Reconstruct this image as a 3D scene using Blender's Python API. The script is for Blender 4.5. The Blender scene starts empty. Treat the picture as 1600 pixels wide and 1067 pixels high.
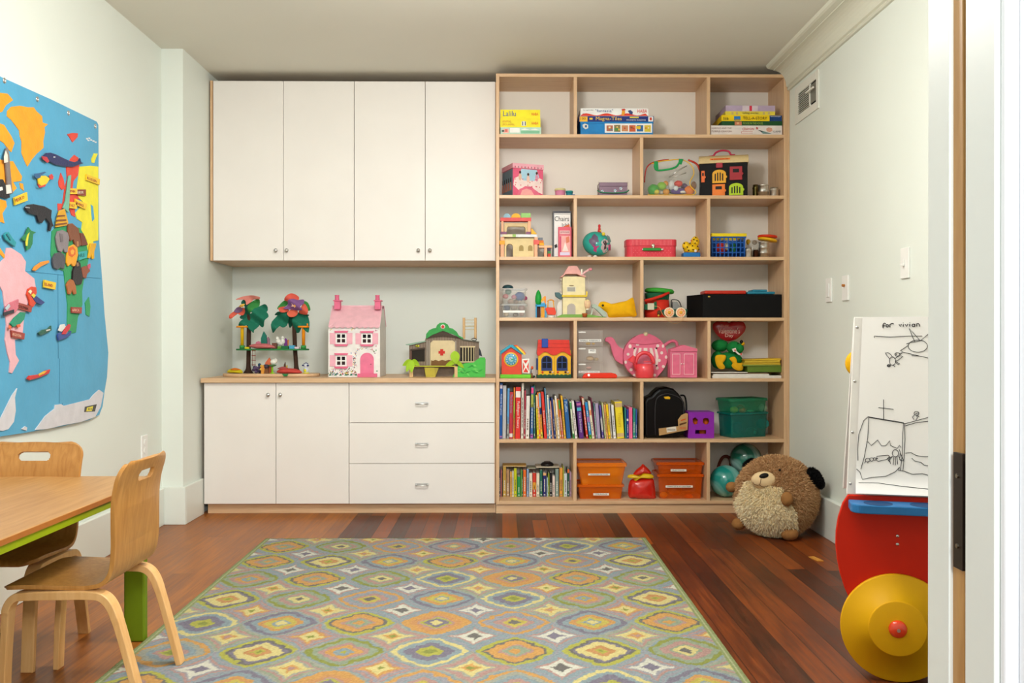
import bpy, math, random
import numpy as np
from mathutils import Matrix, Vector, noise as mnoise
random.seed(7)
SC = bpy.context.scene
COL = SC.collection
# ---------------------------------------------------------------- camera
FPX = 1425.0; YAW = math.radians(0.643); PITCH = math.radians(0.10); CH = 0.954
cam_d = bpy.data.cameras.new('camera'); cam = bpy.data.objects.new('camera', cam_d); COL.objects.link(cam)
cam_d.sensor_width = 36; cam_d.lens = 36 * FPX / 1600; cam_d.clip_start = 0.05
cam.location = (0, 0, CH); cam.rotation_euler = (math.pi / 2 - PITCH, 0, -YAW)
SC.camera = cam
CR = cam.rotation_euler.to_matrix()
# ---------------------------------------------------------------- world, lights, exposure
W = bpy.data.worlds.new('world'); SC.world = W; W.use_nodes = True
W.node_tree.nodes['Background'].inputs[0].default_value = (0.86, 0.93, 1.0, 1)
W.node_tree.nodes['Background'].inputs[1].default_value = 0.55
def lamp(name, kind, loc, power, color, size=0.2, aim=None, sy=None):
    d = bpy.data.lights.new(name, kind); d.energy = power; d.color = color
    if kind == 'AREA':
        d.size = size
        if sy: d.shape = 'RECTANGLE'; d.size_y = sy
    else: d.shadow_soft_size = size
    o = bpy.data.objects.new(name, d); COL.objects.link(o); o.location = loc
    if aim is not None: o.rotation_euler = (Vector(aim) - Vector(loc)).to_track_quat('-Z', 'Y').to_euler()
    return o
lamp('hall_light', 'AREA', (0.34, -0.9, 1.85), 46, (0.97, 0.99, 1.0), 0.7, (0, 5, 1.1), 0.6)
lamp('ceiling_lamp', 'POINT', (-0.1, 2.85, 2.12), 42, (1.0, 0.975, 0.93), 0.16)
lamp('ceiling_panel', 'AREA', (-0.1, 2.5, 2.44), 24, (1.0, 0.985, 0.96), 1.4, (-0.1, 2.7, 0))
VS = SC.view_settings
VS.view_transform = 'Standard'; VS.look = 'None'; VS.gamma = 1.0; VS.use_curve_mapping = False; VS.exposure = 0.70
# ---------------------------------------------------------------- projection helpers (photo pixel + depth -> place)
def ray(px, py): return CR @ Vector(((px - 800) / FPX, -(py - 533.5) / FPX, -1))
def P(px, py, Y):
    d = ray(px, py); t = Y / d.y; return Vector((d.x * t, Y, CH + d.z * t))
def X(px, Y, py=531): return P(px, py, Y).x
def Zz(py, Y, px=1000): return P(px, py, Y).z
# ---------------------------------------------------------------- materials
MC = {}
def lin(h):
    h = h.lstrip('#'); r = []
    for i in (0, 2, 4):
        c = int(h[i:i + 2], 16) / 255; r.append(c / 12.92 if c <= .04045 else ((c + .055) / 1.055) ** 2.4)
    return (*r, 1)
def m(hexc, rough=.5, metal=0, alpha=1, nz=.06, sc=30, bump=0, coat=0, sheen=0):
    k = (hexc, rough, metal, alpha, nz, sc, bump, coat, sheen)
    if k in MC: return MC[k]
    M_ = bpy.data.materials.new('paint_' + hexc.lstrip('#')); M_.use_nodes = True
    nt = M_.node_tree; N = nt.nodes; L = nt.links; b = N['Principled BSDF']
    b.inputs['Roughness'].default_value = rough; b.inputs['Metallic'].default_value = metal
    b.inputs['Alpha'].default_value = alpha; b.inputs['Coat Weight'].default_value = coat
    b.inputs['Sheen Weight'].default_value = sheen
    if not metal: b.inputs['Specular IOR Level'].default_value = .5 if coat or alpha < 1 else .22
    tc = N.new('ShaderNodeTexCoord'); no = N.new('ShaderNodeTexNoise'); no.inputs['Scale'].default_value = sc; no.inputs['Detail'].default_value = 3
    L.new(tc.outputs['Object'], no.inputs['Vector'])
    hs = N.new('ShaderNodeHueSaturation'); hs.inputs['Color'].default_value = lin(hexc)
    mr = N.new('ShaderNodeMapRange'); mr.inputs['From Min'].default_value = .3; mr.inputs['From Max'].default_value = .7
    mr.inputs['To Min'].default_value = 1 - nz; mr.inputs['To Max'].default_value = 1 + nz
    L.new(no.outputs['Fac'], mr.inputs['Value']); L.new(mr.outputs[0], hs.inputs['Value']); L.new(hs.outputs[0], b.inputs['Base Color'])
    if bump:
        n2 = N.new('ShaderNodeTexNoise'); n2.inputs['Scale'].default_value = sc * 6; n2.inputs['Detail'].default_value = 4
        L.new(tc.outputs['Object'], n2.inputs['Vector'])
        bp = N.new('ShaderNodeBump'); bp.inputs['Strength'].default_value = bump; bp.inputs['Distance'].default_value = .003
        L.new(n2.outputs['Fac'], bp.inputs['Height']); L.new(bp.outputs[0], b.inputs['Normal'])
    MC[k] = M_; return M_
def wood(name, c1, c2, axis='X', rough=.42, sc=6, stretch=14, spec=.5):
    M_ = bpy.data.materials.new(name); M_.use_nodes = True
    nt = M_.node_tree; N = nt.nodes; L = nt.links; b = N['Principled BSDF']; b.inputs['Roughness'].default_value = rough
    b.inputs['Specular IOR Level'].default_value = spec
    tc = N.new('ShaderNodeTexCoord'); mp = N.new('ShaderNodeMapping'); s = [stretch] * 3; s['XYZ'.index(axis)] = 1
    mp.inputs['Scale'].default_value = s; L.new(tc.outputs['Object'], mp.inputs[0])
    no = N.new('ShaderNodeTexNoise'); no.inputs['Scale'].default_value = sc; no.inputs['Detail'].default_value = 6; no.inputs['Distortion'].default_value = .6
    L.new(mp.outputs[0], no.inputs['Vector'])
    cr = N.new('ShaderNodeValToRGB'); cr.color_ramp.elements[0].position = .3; cr.color_ramp.elements[1].position = .72
    cr.color_ramp.elements[0].color = lin(c2); cr.color_ramp.elements[1].color = lin(c1)
    L.new(no.outputs['Fac'], cr.inputs[0]); L.new(cr.outputs[0], b.inputs['Base Color'])
    bp = N.new('ShaderNodeBump'); bp.inputs['Strength'].default_value = .05; L.new(no.outputs['Fac'], bp.inputs['Height']); L.new(bp.outputs[0], b.inputs['Normal'])
    return M_
def plaster(name, hexc, rough=.6, bump=.08, sc=90, spec=.5):
    M_ = bpy.data.materials.new(name); M_.use_nodes = True
    nt = M_.node_tree; N = nt.nodes; L = nt.links; b = N['Principled BSDF']; b.inputs['Roughness'].default_value = rough
    b.inputs['Specular IOR Level'].default_value = spec
    tc = N.new('ShaderNodeTexCoord'); no = N.new('ShaderNodeTexNoise'); no.inputs['Scale'].default_value = 2.5; no.inputs['Detail'].default_value = 2
    L.new(tc.outputs['Object'], no.inputs['Vector'])
    mr = N.new('ShaderNodeMapRange'); mr.inputs['To Min'].default_value = .97; mr.inputs['To Max'].default_value = 1.03
    hs = N.new('ShaderNodeHueSaturation'); hs.inputs['Color'].default_value = lin(hexc)
    L.new(no.outputs['Fac'], mr.inputs[0]); L.new(mr.outputs[0], hs.inputs['Value']); L.new(hs.outputs[0], b.inputs['Base Color'])
    n2 = N.new('ShaderNodeTexNoise'); n2.inputs['Scale'].default_value = sc; L.new(tc.outputs['Object'], n2.inputs['Vector'])
    bp = N.new('ShaderNodeBump'); bp.inputs['Strength'].default_value = bump; bp.inputs['Distance'].default_value = .002
    L.new(n2.outputs['Fac'], bp.inputs['Height']); L.new(bp.outputs[0], b.inputs['Normal'])
    return M_
MAPLE = wood('maple_ply', '#debb94', '#cfa67c', 'X', .4); MAPLEV = wood('maple_ply_upright', '#debb94', '#cfa67c', 'Z', .4)
PLYEDGE = wood('ply_edge', '#dcb98c', '#c9a06c', 'X', .5, 40, 3)
BEECH = wood('beech_bentwood', '#c18c4a', '#a87234', 'Z', .35, 5, 16); BEECHT = wood('beech_top', '#c0915a', '#a97a44', 'Y', .4, 4, 12)
BIRCHL = wood('birch_leg', '#e6b87c', '#d8a465', 'Z', .38, 6, 10)
WHITE = m('#ebe6e0', .38, nz=.015, sc=4); CHROME = m('#d4d4d2', .3, 1)
# ---------------------------------------------------------------- mesh builder
class B:
    def __init__(s): s.v = []; s.f = []; s.mi = []; s.ms = []; s.sm = []; s.T = None
    def slot(s, mt):
        if mt not in s.ms: s.ms.append(mt)
        return s.ms.index(mt)
    def add(s, vs, fs, mt, smooth=False):
        o = len(s.v); k = s.slot(mt)
        if s.T is not None: vs = [s.T @ Vector(v) for v in vs]
        s.v += [tuple(v) for v in vs]
        for f in fs: s.f.append(tuple(o + i for i in f)); s.mi.append(k); s.sm.append(smooth)
    def box(s, x0, x1, y0, y1, z0, z1, mt):
        s.add([(x, y, z) for x in (x0, x1) for y in (y0, y1) for z in (z0, z1)],
              [(0, 1, 3, 2), (4, 6, 7, 5), (0, 4, 5, 1), (2, 3, 7, 6), (0, 2, 6, 4), (1, 5, 7, 3)], mt); return s
    def prism(s, poly, d, mt):   # poly of 3D points, extruded by vector d
        n = len(poly); p = [Vector(q) for q in poly]; d = Vector(d)
        nrm = Vector((0, 0, 0))
        for i in range(n): nrm += p[i].cross(p[(i + 1) % n])
        if nrm.dot(d) > 0: p.reverse()
        s.add(p + [q + d for q in p], [tuple(range(n)), tuple(range(2 * n - 1, n - 1, -1))] + [(i, i + n, (i + 1) % n + n, (i + 1) % n) for i in range(n)], mt); return s
    def fp(s, pts, Y, d, mt):    # outline on a plane facing the room at depth Y, with thickness d going back
        return s.prism([P(x, y, Y) for x, y in pts], (0, d, 0), mt)
    def cone(s, a, b, ra, rb, mt, n=20, caps=True):
        a = Vector(a); b = Vector(b); ax = (b - a).normalized(); u = ax.orthogonal().normalized(); w = ax.cross(u)
        vs = [a + (u * math.cos(t) + w * math.sin(t)) * ra for t in [2 * math.pi * i / n for i in range(n)]]
        vs += [b + (u * math.cos(t) + w * math.sin(t)) * rb for t in [2 * math.pi * i / n for i in range(n)]]
        s.add(vs, [(i, (i + 1) % n, (i + 1) % n + n, i + n) for i in range(n)], mt, True)
        if caps: s.add(vs, [tuple(range(n - 1, -1, -1)), tuple(range(n, 2 * n))], mt)
        return s
    def cyl(s, a, b, r, mt, n=20): return s.cone(a, b, r, r, mt, n)
    def tube(s, pts, r, mt, n=8, closed=False):
        pts = [Vector(p) for p in pts]; k = len(pts); vs = []; fs = []; pu = None
        for i, p in enumerate(pts):
            if closed: t = pts[(i + 1) % k] - pts[i - 1]
            else: t = pts[min(i + 1, k - 1)] - pts[max(i - 1, 0)]
            t.normalize(); u = t.orthogonal().normalized() if pu is None else (pu - t * pu.dot(t)).normalized()
            pu = u; w = t.cross(u); rr = r[i] if isinstance(r, (list, tuple)) else r
            vs += [p + (u * math.cos(a) + w * math.sin(a)) * rr for a in [2 * math.pi * j / n for j in range(n)]]
        for i in range(k if closed else k - 1):
            j = (i + 1) % k
            fs += [(i * n + q, i * n + (q + 1) % n, j * n + (q + 1) % n, j * n + q) for q in range(n)]
        if not closed: fs += [tuple(range(n - 1, -1, -1)), tuple(range((k - 1) * n, k * n))]
        s.add(vs, fs, mt, True); return s
    def lathe(s, c, prof, mt, n=28, axis=(0, 0, 1)):
        c = Vector(c); ax = Vector(axis).normalized(); u = ax.orthogonal().normalized(); w = ax.cross(u); vs = []; fs = []
        for r, h in prof: vs += [c + ax * h + (u * math.cos(t) + w * math.sin(t)) * max(r, 1e-5) for t in [2 * math.pi * i / n for i in range(n)]]
        for k in range(len(prof) - 1): fs += [(k * n + i, k * n + (i + 1) % n, (k + 1) * n + (i + 1) % n, (k + 1) * n + i) for i in range(n)]
        s.add(vs, fs, mt, True); return s
    def ball(s, c, r, mt, n=20, T=None, disp=0, fr=8):
        c = Vector(c); r = (r, r, r) if not hasattr(r, '__len__') else r; prof = []; vs = []; fs = []; k = n // 2
        for j in range(k + 1):
            ph = math.pi * j / k
            for i in range(n):
                th = 2 * math.pi * i / n
                d = Vector((math.sin(ph) * math.cos(th), math.sin(ph) * math.sin(th), math.cos(ph)))
                q = Vector((d.x * r[0], d.y * r[1], d.z * r[2]))
                if T: q = T @ q
                if disp: q *= 1 + disp * mnoise.noise((d + c) * fr)
                vs.append(c + q)
        for j in range(k): fs += [(j * n + i, (j + 1) * n + i, (j + 1) * n + (i + 1) % n, j * n + (i + 1) % n) for i in range(n)]
        s.add(vs, fs, mt, True); return s
    def strip(s, path, w, th, mt):   # path of (x,z), band of width w along y, thickness th
        n = len(path); vs = []; w = w if hasattr(w, '__len__') else [w] * n; th = th if hasattr(th, '__len__') else [th] * n
        for i, (x, y, z) in enumerate(path):
            a = Vector(path[max(i - 1, 0)]); b = Vector(path[min(i + 1, n - 1)]); t = (b - a).normalized(); nn = Vector((-t.z, 0, t.x)).normalized(); p = Vector((x, y, z)); h = Vector((0, w[i] / 2, 0)); q = nn * th[i] / 2
            vs += [p - h - q, p + h - q, p + h + q, p - h + q]
        fs = [(3, 2, 1, 0), (4 * n - 4, 4 * n - 3, 4 * n - 2, 4 * n - 1)]
        for i in range(n - 1):
            for k in range(4): fs.append((i * 4 + k, i * 4 + (k + 1) % 4, i * 4 + 4 + (k + 1) % 4, i * 4 + 4 + k))
        s.add(vs, fs, mt); return s
    def txt(s, text, px0, px1, py0, py1, Y, mt, rot=0, sy=None):   # lettering on a face at depth Y
        a = P(px0, py1, Y); b = P(px1, py0, Y)
        return s.txt3(text, ((a.x + b.x) / 2, Y, (a.z + b.z) / 2), b.x - a.x, b.z - a.z, mt, Matrix.Rotation(math.pi / 2, 3, 'X'), rot)
    def txt3(s, text, c, w, h, mt, R3, rot=0, shear=0):
        cu = bpy.data.curves.new('t', 'FONT'); cu.body = text; cu.extrude = 0.004; cu.shear = shear; cu.resolution_u = 2
        o = bpy.data.objects.new('t', cu); me = o.to_mesh()
        vs = [v.co.copy() for v in me.vertices]; fs = [tuple(p.vertices) for p in me.polygons]; o.to_mesh_clear()
        bpy.data.objects.remove(o); bpy.data.curves.remove(cu)
        if not vs: return s
        x0 = min(v.x for v in vs); x1 = max(v.x for v in vs); y0 = min(v.y for v in vs); y1 = max(v.y for v in vs)
        ang = math.radians(rot)
        if abs(rot) == 90: w, h = h, w
        out = []
        for v in vs:
            q = Vector(((v.x - (x0 + x1) / 2) / (x1 - x0) * w, (v.y - (y0 + y1) / 2) / (y1 - y0) * h, v.z * .08 + .0004))
            q = Matrix.Rotation(ang, 3, 'Z') @ q; out.append(Vector(c) + R3 @ q)
        s.add(out, fs, mt); return s
    def bounds(s):
        a = np.array(s.v); return a.min(0), a.max(0)
def tag(o, label=None, cat=None, group=None, kind=None):
    if label: o['label'] = label
    if cat: o['category'] = cat
    if group: o['group'] = group
    if kind: o['kind'] = kind
    return o
ORG = {}; FZ = None
def thing(name, label, cat, loc, group=None):
    o = bpy.data.objects.new(name, None); COL.objects.link(o); o.location = loc; o.empty_display_size = .05
    ORG[o] = Vector(loc); return tag(o, label, cat, group)
def obj(name, b, parent=None, bevel=0, label=None, cat=None, group=None, kind=None, solid=0, sub=0, seg=2):
    if FZ and name != 'pull_cord': b.v = [(v[0], v[1], FZ if FZ - .03 < v[2] < FZ else v[2]) for v in b.v]
    if parent is None:
        lo, hi = b.bounds(); org = Vector(((lo[0] + hi[0]) / 2, (lo[1] + hi[1]) / 2, lo[2]))
        if kind == 'structure': org = Vector((0, 0, 0))
    else: org = ORG[parent]
    me = bpy.data.meshes.new(name); me.from_pydata([(v[0] - org.x, v[1] - org.y, v[2] - org.z) for v in b.v], [], b.f)
    for q in b.ms: me.materials.append(q)
    me.polygons.foreach_set('material_index', b.mi); me.polygons.foreach_set('use_smooth', b.sm); me.update()
    o = bpy.data.objects.new(name, me); COL.objects.link(o)
    if parent is None: o.location = org; ORG[o] = org
    else: o.parent = parent; ORG[o] = org; 
    if solid: q = o.modifiers.new('solid', 'SOLIDIFY'); q.thickness = solid; q.offset = 0
    if bevel:
        q = o.modifiers.new('bevel', 'BEVEL'); q.width = bevel; q.segments = seg; q.limit_method = 'ANGLE'; q.angle_limit = math.radians(50); q.harden_normals = False
    if sub: q = o.modifiers.new('sub', 'SUBSURF'); q.levels = sub; q.render_levels = sub
    return tag(o, label, cat, group, kind)
# parts sit at their thing's origin, so a part parented to a part needs no offset
def rotT(c, deg, axis='Z'): return Matrix.Translation(c) @ Matrix.Rotation(math.radians(deg), 4, axis) @ Matrix.Translation(-Vector(c))
# ---------------------------------------------------------------- room
CZ = 2.46; XL = -1.76; XR = 1.585; YB = 5.605; YF = 0.93
WALL = plaster('wall_paint', '#e3e9e1', .5); CEIL = plaster('ceiling_paint', '#e0ded2', .7); TRIM = plaster('trim_paint', '#e3e8e0', .35, .02)
def struct(name, b, **k): return obj(name, b, kind='structure', **k)
struct('wall_back', B().box(XL - .1, XR + .1, YB, YB + .1, 0, CZ, WALL))
struct('wall_left', B().box(XL - .1, XL, 0.8, YB, 0, CZ, WALL))
struct('wall_right', B().box(XR, XR + .1, 0.8, YB, 0, CZ, WALL))
struct('ceiling', B().box(XL - .1, XR + .1, 0.8, YB + .1, CZ, CZ + .1, CEIL))
b = B().box(XL, -1.65, 4.74, YB, 0, CZ, WALL); struct('wall_pilaster', b)
XJ = 0.435
b = B(); b.box(XL - .1, -.62, .80, YF, 0, CZ, WALL); b.box(-.62, XJ + .03, .80, YF, 2.05, CZ, WALL)
b.box(XJ + .03, XR + .1, .80, .8515, 0, CZ, WALL); b.box(XJ + .03, XR + .1, .882, YF, 0, CZ, WALL); struct('wall_front', b)
# pocket door in its slot
b = B(); b.T = Matrix.Translation((XJ, .866, 0)) @ Matrix.Rotation(math.radians(-.35), 4, 'X') @ Matrix.Translation((-XJ, -.866, 0))
DW = wood('bare_door_edge', '#c99a58', '#b38243', 'Z', .45, 8, 10)
b.box(XJ + .004, 1.3, .8565, .879, .01, 2.04, DW); d1 = struct('door_1', b, bevel=.001)
b = B(); b.box(XJ + .001, XJ + .006, .858, .876, .735, .846, m('#2a1c12', .4, .6))
b.cyl((XJ - .0005, .867, .824), (XJ + .003, .867, .824), .0022, m('#8a8272', .3, 1), 12); b.cyl((XJ - .0005, .867, .757), (XJ + .003, .867, .757), .0022, m('#8a8272', .3, 1), 12)
obj('lock_plate', b, d1, bevel=.0005, label='dark metal lock plate with brass screws')
b = B(); b.box(XJ, XJ + .03, .882, .9266, 0, 2.05, TRIM); struct('trim_1', b, bevel=.0012)
b = B(); b.box(XJ, XJ + .03, .8, .8515, 0, 2.05, TRIM); struct('trim_2', b, bevel=.0012)
CAS = plaster('casing_paint', '#eef1f2', .35, .02)
b = B(); b.box(XJ + .004, XJ + .10, .788, .80, 0, 2.14, CAS); b.box(XJ + .014, XJ + .09, .774, .788, 0, 2.12, CAS)
b.box(-.72, -.624, .788, .80, 0, 2.14, CAS); b.box(-.624, XJ + .004, .788, .80, 2.054, 2.14, CAS); struct('trim_3', b, bevel=.004, seg=3)
# baseboards
b = B()
b.box(XL, XL + .02, YF, 4.72, 0, .19, TRIM); struct('baseboard_left', b, bevel=.003)
b = B(); b.box(XL, -1.632, 4.722, 4.74, 0, .195, TRIM); b.box(-1.65, -1.632, 4.74, 5.02, 0, .195, TRIM); struct('baseboard_pilaster', b, bevel=.003)
b = B(); b.box(XR - .028, XR, YF, 4.998, 0, .19, TRIM); struct('baseboard_right', b, bevel=.003)
# crown moulding on the right wall
CROWN = plaster('crown_paint', '#dcdccb', .45, .02)
prof = [(XR, 2.325), (XR - .012, 2.325), (XR - .018, 2.333), (XR - .012, 2.341), (XR - .02, 2.345)]
for i in range(9):
    t = math.pi / 2 * i / 8; prof.append((XR - .022 - .066 * (1 - math.cos(t)), 2.347 + .085 * math.sin(t)))
prof += [(XR - .092, 2.432), (XR - .092, 2.437), (XR - .118, 2.441), (XR - .128, 2.447), (XR - .134, CZ), (XR, CZ)]
b = B(); b.prism([(x, YF, z) for x, z in prof], (0, 4.998 - YF, 0), CROWN); struct('trim_4', b)
# ---------------------------------------------------------------- floor
FM = bpy.data.materials.new('old_floorboards'); FM.use_nodes = True
nt = FM.node_tree; N = nt.nodes; L = nt.links; bs = N['Principled BSDF']
def nd(t, **k):
    n = N.new('ShaderNode' + t)
    for a, v in k.items(): setattr(n, a, v)
    return n
def mth(op, a, b_=None, c=None):
    n = nd('Math', operation=op)
    for i, q in enumerate((a, b_, c)):
        if q is None: continue
        if isinstance(q, (int, float)): n.inputs[i].default_value = q
        else: L.new(q, n.inputs[i])
    return n.outputs[0]
tc = nd('TexCoord'); sp = nd('SeparateXYZ'); L.new(tc.outputs['Object'], sp.inputs[0]); fx, fy = sp.outputs[0], sp.outputs[1]
PWD = .079
ix = mth('FLOOR', mth('DIVIDE', fx, PWD)); wn = nd('TexWhiteNoise', noise_dimensions='1D'); L.new(ix, wn.inputs['W'])
iy = mth('FLOOR', mth('ADD', mth('DIVIDE', fy, 1.9), mth('MULTIPLY', wn.outputs['Value'], 7.3)))
cx = nd('CombineXYZ'); L.new(ix, cx.inputs[0]); L.new(iy, cx.inputs[1])
w2 = nd('TexWhiteNoise', noise_dimensions='3D'); L.new(cx.outputs[0], w2.inputs['Vector'])
mp = nd('Mapping'); mp.inputs['Scale'].default_value = (34, 1.6, 1); L.new(tc.outputs['Object'], mp.inputs[0])
ad = nd('VectorMath', operation='ADD'); L.new(mp.outputs[0], ad.inputs[0]); L.new(w2.outputs['Color'], ad.inputs[1])
gn = nd('TexNoise'); gn.inputs['Scale'].default_value = 2.2; gn.inputs['Detail'].default_value = 8; gn.inputs['Roughness'].default_value = .65; L.new(ad.outputs[0], gn.inputs['Vector'])
big = nd('TexNoise'); big.inputs['Scale'].default_value = 1.7; big.inputs['Detail'].default_value = 4; L.new(tc.outputs['Object'], big.inputs['Vector'])
val = mth('ADD', mth('ADD', mth('MULTIPLY', w2.outputs['Value'], .42), mth('MULTIPLY', gn.outputs['Fac'], .5)), mth('MULTIPLY', big.outputs['Fac'], .35))
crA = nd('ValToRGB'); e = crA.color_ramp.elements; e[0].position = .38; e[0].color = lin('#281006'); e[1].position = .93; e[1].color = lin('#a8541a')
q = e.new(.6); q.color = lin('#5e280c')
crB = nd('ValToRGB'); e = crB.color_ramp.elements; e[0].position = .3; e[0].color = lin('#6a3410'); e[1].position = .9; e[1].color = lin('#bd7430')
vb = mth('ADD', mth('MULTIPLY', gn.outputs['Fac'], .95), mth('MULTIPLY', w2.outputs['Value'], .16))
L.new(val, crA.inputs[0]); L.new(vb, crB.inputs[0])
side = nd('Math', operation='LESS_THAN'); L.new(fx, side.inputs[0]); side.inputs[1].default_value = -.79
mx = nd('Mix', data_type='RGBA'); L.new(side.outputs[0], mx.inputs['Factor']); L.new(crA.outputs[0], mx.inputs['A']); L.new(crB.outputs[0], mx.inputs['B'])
fr = mth('FRACT', mth('DIVIDE', fx, PWD)); sm = mth('LESS_THAN', fr, .035)
fyv = mth('FRACT', mth('ADD', mth('DIVIDE', fy, 1.9), mth('MULTIPLY', wn.outputs['Value'], 7.3))); se = mth('LESS_THAN', fyv, .0022)
seam = mth('MAXIMUM', sm, se); seam = mth('MULTIPLY', seam, mth('SUBTRACT', 1.0, mth('MULTIPLY', side.outputs[0], .75)))
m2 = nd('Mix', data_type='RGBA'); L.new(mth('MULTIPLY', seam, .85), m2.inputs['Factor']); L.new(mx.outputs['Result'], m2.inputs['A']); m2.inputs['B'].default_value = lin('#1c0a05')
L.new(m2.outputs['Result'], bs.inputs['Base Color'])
bs.inputs['Specular IOR Level'].default_value = .35; rr = nd('MapRange'); rr.inputs['To Min'].default_value = .28; rr.inputs['To Max'].default_value = .5; L.new(gn.outputs['Fac'], rr.inputs[0]); L.new(rr.outputs[0], bs.inputs['Roughness'])
bp = nd('Bump'); bp.inputs['Strength'].default_value = .25; bp.inputs['Distance'].default_value = .002
L.new(mth('SUBTRACT', mth('MULTIPLY', gn.outputs['Fac'], .4), seam), bp.inputs['Height']); L.new(bp.outputs[0], bs.inputs['Normal'])
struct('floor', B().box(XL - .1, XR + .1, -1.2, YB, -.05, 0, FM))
# ---------------------------------------------------------------- built-in furniture
Y5 = 5.0
RZ = {1: 2.0825, 2: 1.748, 3: 1.4105, 4: 1.0765, 5: .742, 6: .408, 7: .0705}
TH = .018; BL = X(775, Y5); BR = X(1230, Y5); BT = 2.414
SHLAB = {1: 'top', 2: 'second', 3: 'third', 4: 'fourth', 5: 'fifth', 6: 'sixth', 7: 'bottom'}
t = thing('bookcase', 'tall open maple bookcase with staggered cubbies filled with toys', 'bookcase', ((BL + BR) / 2, 5.16, 0))
for nm, x0, x1 in (('side_panel', BL, BL + TH), ('side_panel', BR - TH, BR)):
    obj(nm, B().box(x0, x1, Y5, YB - .01, .052, BT, MAPLEV), t, bevel=.001)
obj('filler_strip', B().box(BR + .0005, XR - .001, Y5 + .004, Y5 + .024, 0, 2.33, MAPLEV), t, bevel=.001)
obj('top_panel', B().box(BL + TH, BR - TH, Y5, 5.32, BT - TH, BT, MAPLE), t, bevel=.001)
for r in range(1, 8): obj('shelf', B().box(BL + TH, BR - TH, Y5, 5.30, RZ[r] - TH, RZ[r], MAPLE), t, bevel=.001)
BACK = m('#ece6dc', .6, nz=.015, sc=3)
obj('back_panel', B().box(BL + TH, BR - TH, 5.301, 5.312, .052, BT - TH, BACK), t)
DV = {1: (899, 1107), 2: (1002.6,), 3: (899, 1107.3), 4: (1003,), 5: (899, 1108), 6: (1003,), 7: (898.5, 1107)}
for r in range(1, 8):
    zt = (BT if r == 1 else RZ[r - 1]) - TH
    for px in DV[r]:
        c = X(px, Y5); obj('divider', B().box(c - TH / 2, c + TH / 2, Y5 + .001, 5.30, RZ[r], zt, MAPLEV), t, bevel=.001)
obj('plinth', B().box(BL, BR, Y5 + .012, Y5 + .03, 0, .052, MAPLE), t, bevel=.001)
# upper cabinet: Y front 5.155
YU = 5.155
ux0 = X(328.5, YU); ux1 = BL - .001; uz0 = Zz(408, YU); uz1 = BT
t = thing('wall_cabinet', 'white four-door cabinet with maple carcass hung above the counter', 'cabinet', ((ux0 + ux1) / 2, 5.4, uz0))
b = B(); CI = YU + .02
b.box(ux0, ux0 + .018, CI, YB - .002, uz0, uz1, MAPLEV); b.box(ux1 - .018, ux1, CI, YB - .002, uz0, uz1, MAPLEV)
b.box(ux0 + .018, ux1 - .018, CI, YB - .002, uz0, uz0 + .018, MAPLE); b.box(ux0 + .018, ux1 - .018, CI, YB - .002, uz1 - .018, uz1, MAPLE)
b.box(ux0 + .018, ux1 - .018, YB - .012, YB - .002, uz0 + .018, uz1 - .018, MAPLE); b.box(ux0, ux0 + .014, YU, CI - .0005, uz0, uz1, MAPLEV)
obj('carcass', b, t, bevel=.001)
xs = [X(p, YU) for p in (333, 442.8, 553.5, 664.3, 774.2)]
def knob(d, x, z, Y):
    b = B(); b.lathe((x, Y, z), [(.004, 0), (.0045, .012), (.009, .014), (.011, .018), (.0095, .023), (.0, .0245)], CHROME, 20, (0, -1, 0)); obj('knob', b, d, label='small round chrome knob')
for i in range(4):
    d = obj('door', B().box(xs[i] + .0014, xs[i + 1] - .0014, YU, YU + .018, uz0 + .002, uz1 - .002, WHITE), t, bevel=.0008)
    px = (432, 449, 654, 672)[i]; knob(d, X(px, YU), Zz(391.5, YU, px), YU)
# lower cabinet
YL = 5.0
lx0 = X(318, YL); zt = Zz(597.5, YL); zb = Zz(786.5, YL)
t = thing('base_cabinet', 'white base cabinet with two doors and three drawers under the counter', 'cabinet', ((lx0 + BL) / 2, 5.25, 0))
b = B(); b.box(lx0, lx0 + .018, YL + .02, YB - .002, zb, zt, MAPLEV); b.box(BL - .022, BL - .002, YL + .02, YB - .002, zb, zt, MAPLEV)
b.box(lx0 + .018, BL - .022, YL + .02, YB - .002, zb, zb + .018, MAPLE); b.box(lx0 + .018, BL - .022, YB - .02, YB - .002, zb + .018, zt, MAPLE)
b.box(X(545, YL) - .009, X(545, YL) + .009, YL + .02, YB - .02, zb + .018, zt, MAPLEV); obj('carcass', b, t, bevel=.001)
obj('plinth', B().box(lx0 + .012, BL - .002, YL + .035, YL + .053, 0, zb - .001, MAPLE), t, bevel=.001)
dx = [X(p, YL) for p in (318.5, 431, 545.2, 773)]
for i in range(2):
    d = obj('door', B().box(dx[i] + .0015, dx[i + 1] - .0015, YL, YL + .018, zb + .002, zt - .002, WHITE), t, bevel=.0008)
    px = (420, 439)[i]; knob(d, X(px, YL), Zz(616.5, YL, px), YL)
dz = [Zz(p, YL) for p in (597.5, 660.2, 723.6, 786.5)]
for i in range(3):
    d = obj('drawer', B().box(dx[2] + .0015, dx[3] - .0015, YL, YL + .018, dz[i + 1] + .0015, dz[i] - .0015, WHITE), t, bevel=.0008)
    zc = Zz((630.2, 693.6, 757)[i], YL, 659); xa, xb = X(650, YL), X(668.5, YL); b = B()
    b.tube([(xa, YL, zc), (xa, YL - .018, zc), (xa + .003, YL - .022, zc - .002), (xb - .003, YL - .022, zc - .002), (xb, YL - .018, zc), (xb, YL, zc)], .0032, CHROME, 10)
    b.box(xa - .004, xb + .004, YL - .001, YL, zc - .007, zc + .007, CHROME); obj('handle', b, d, label='chrome bar pull')
CT = .7455; YC = 4.975
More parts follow.
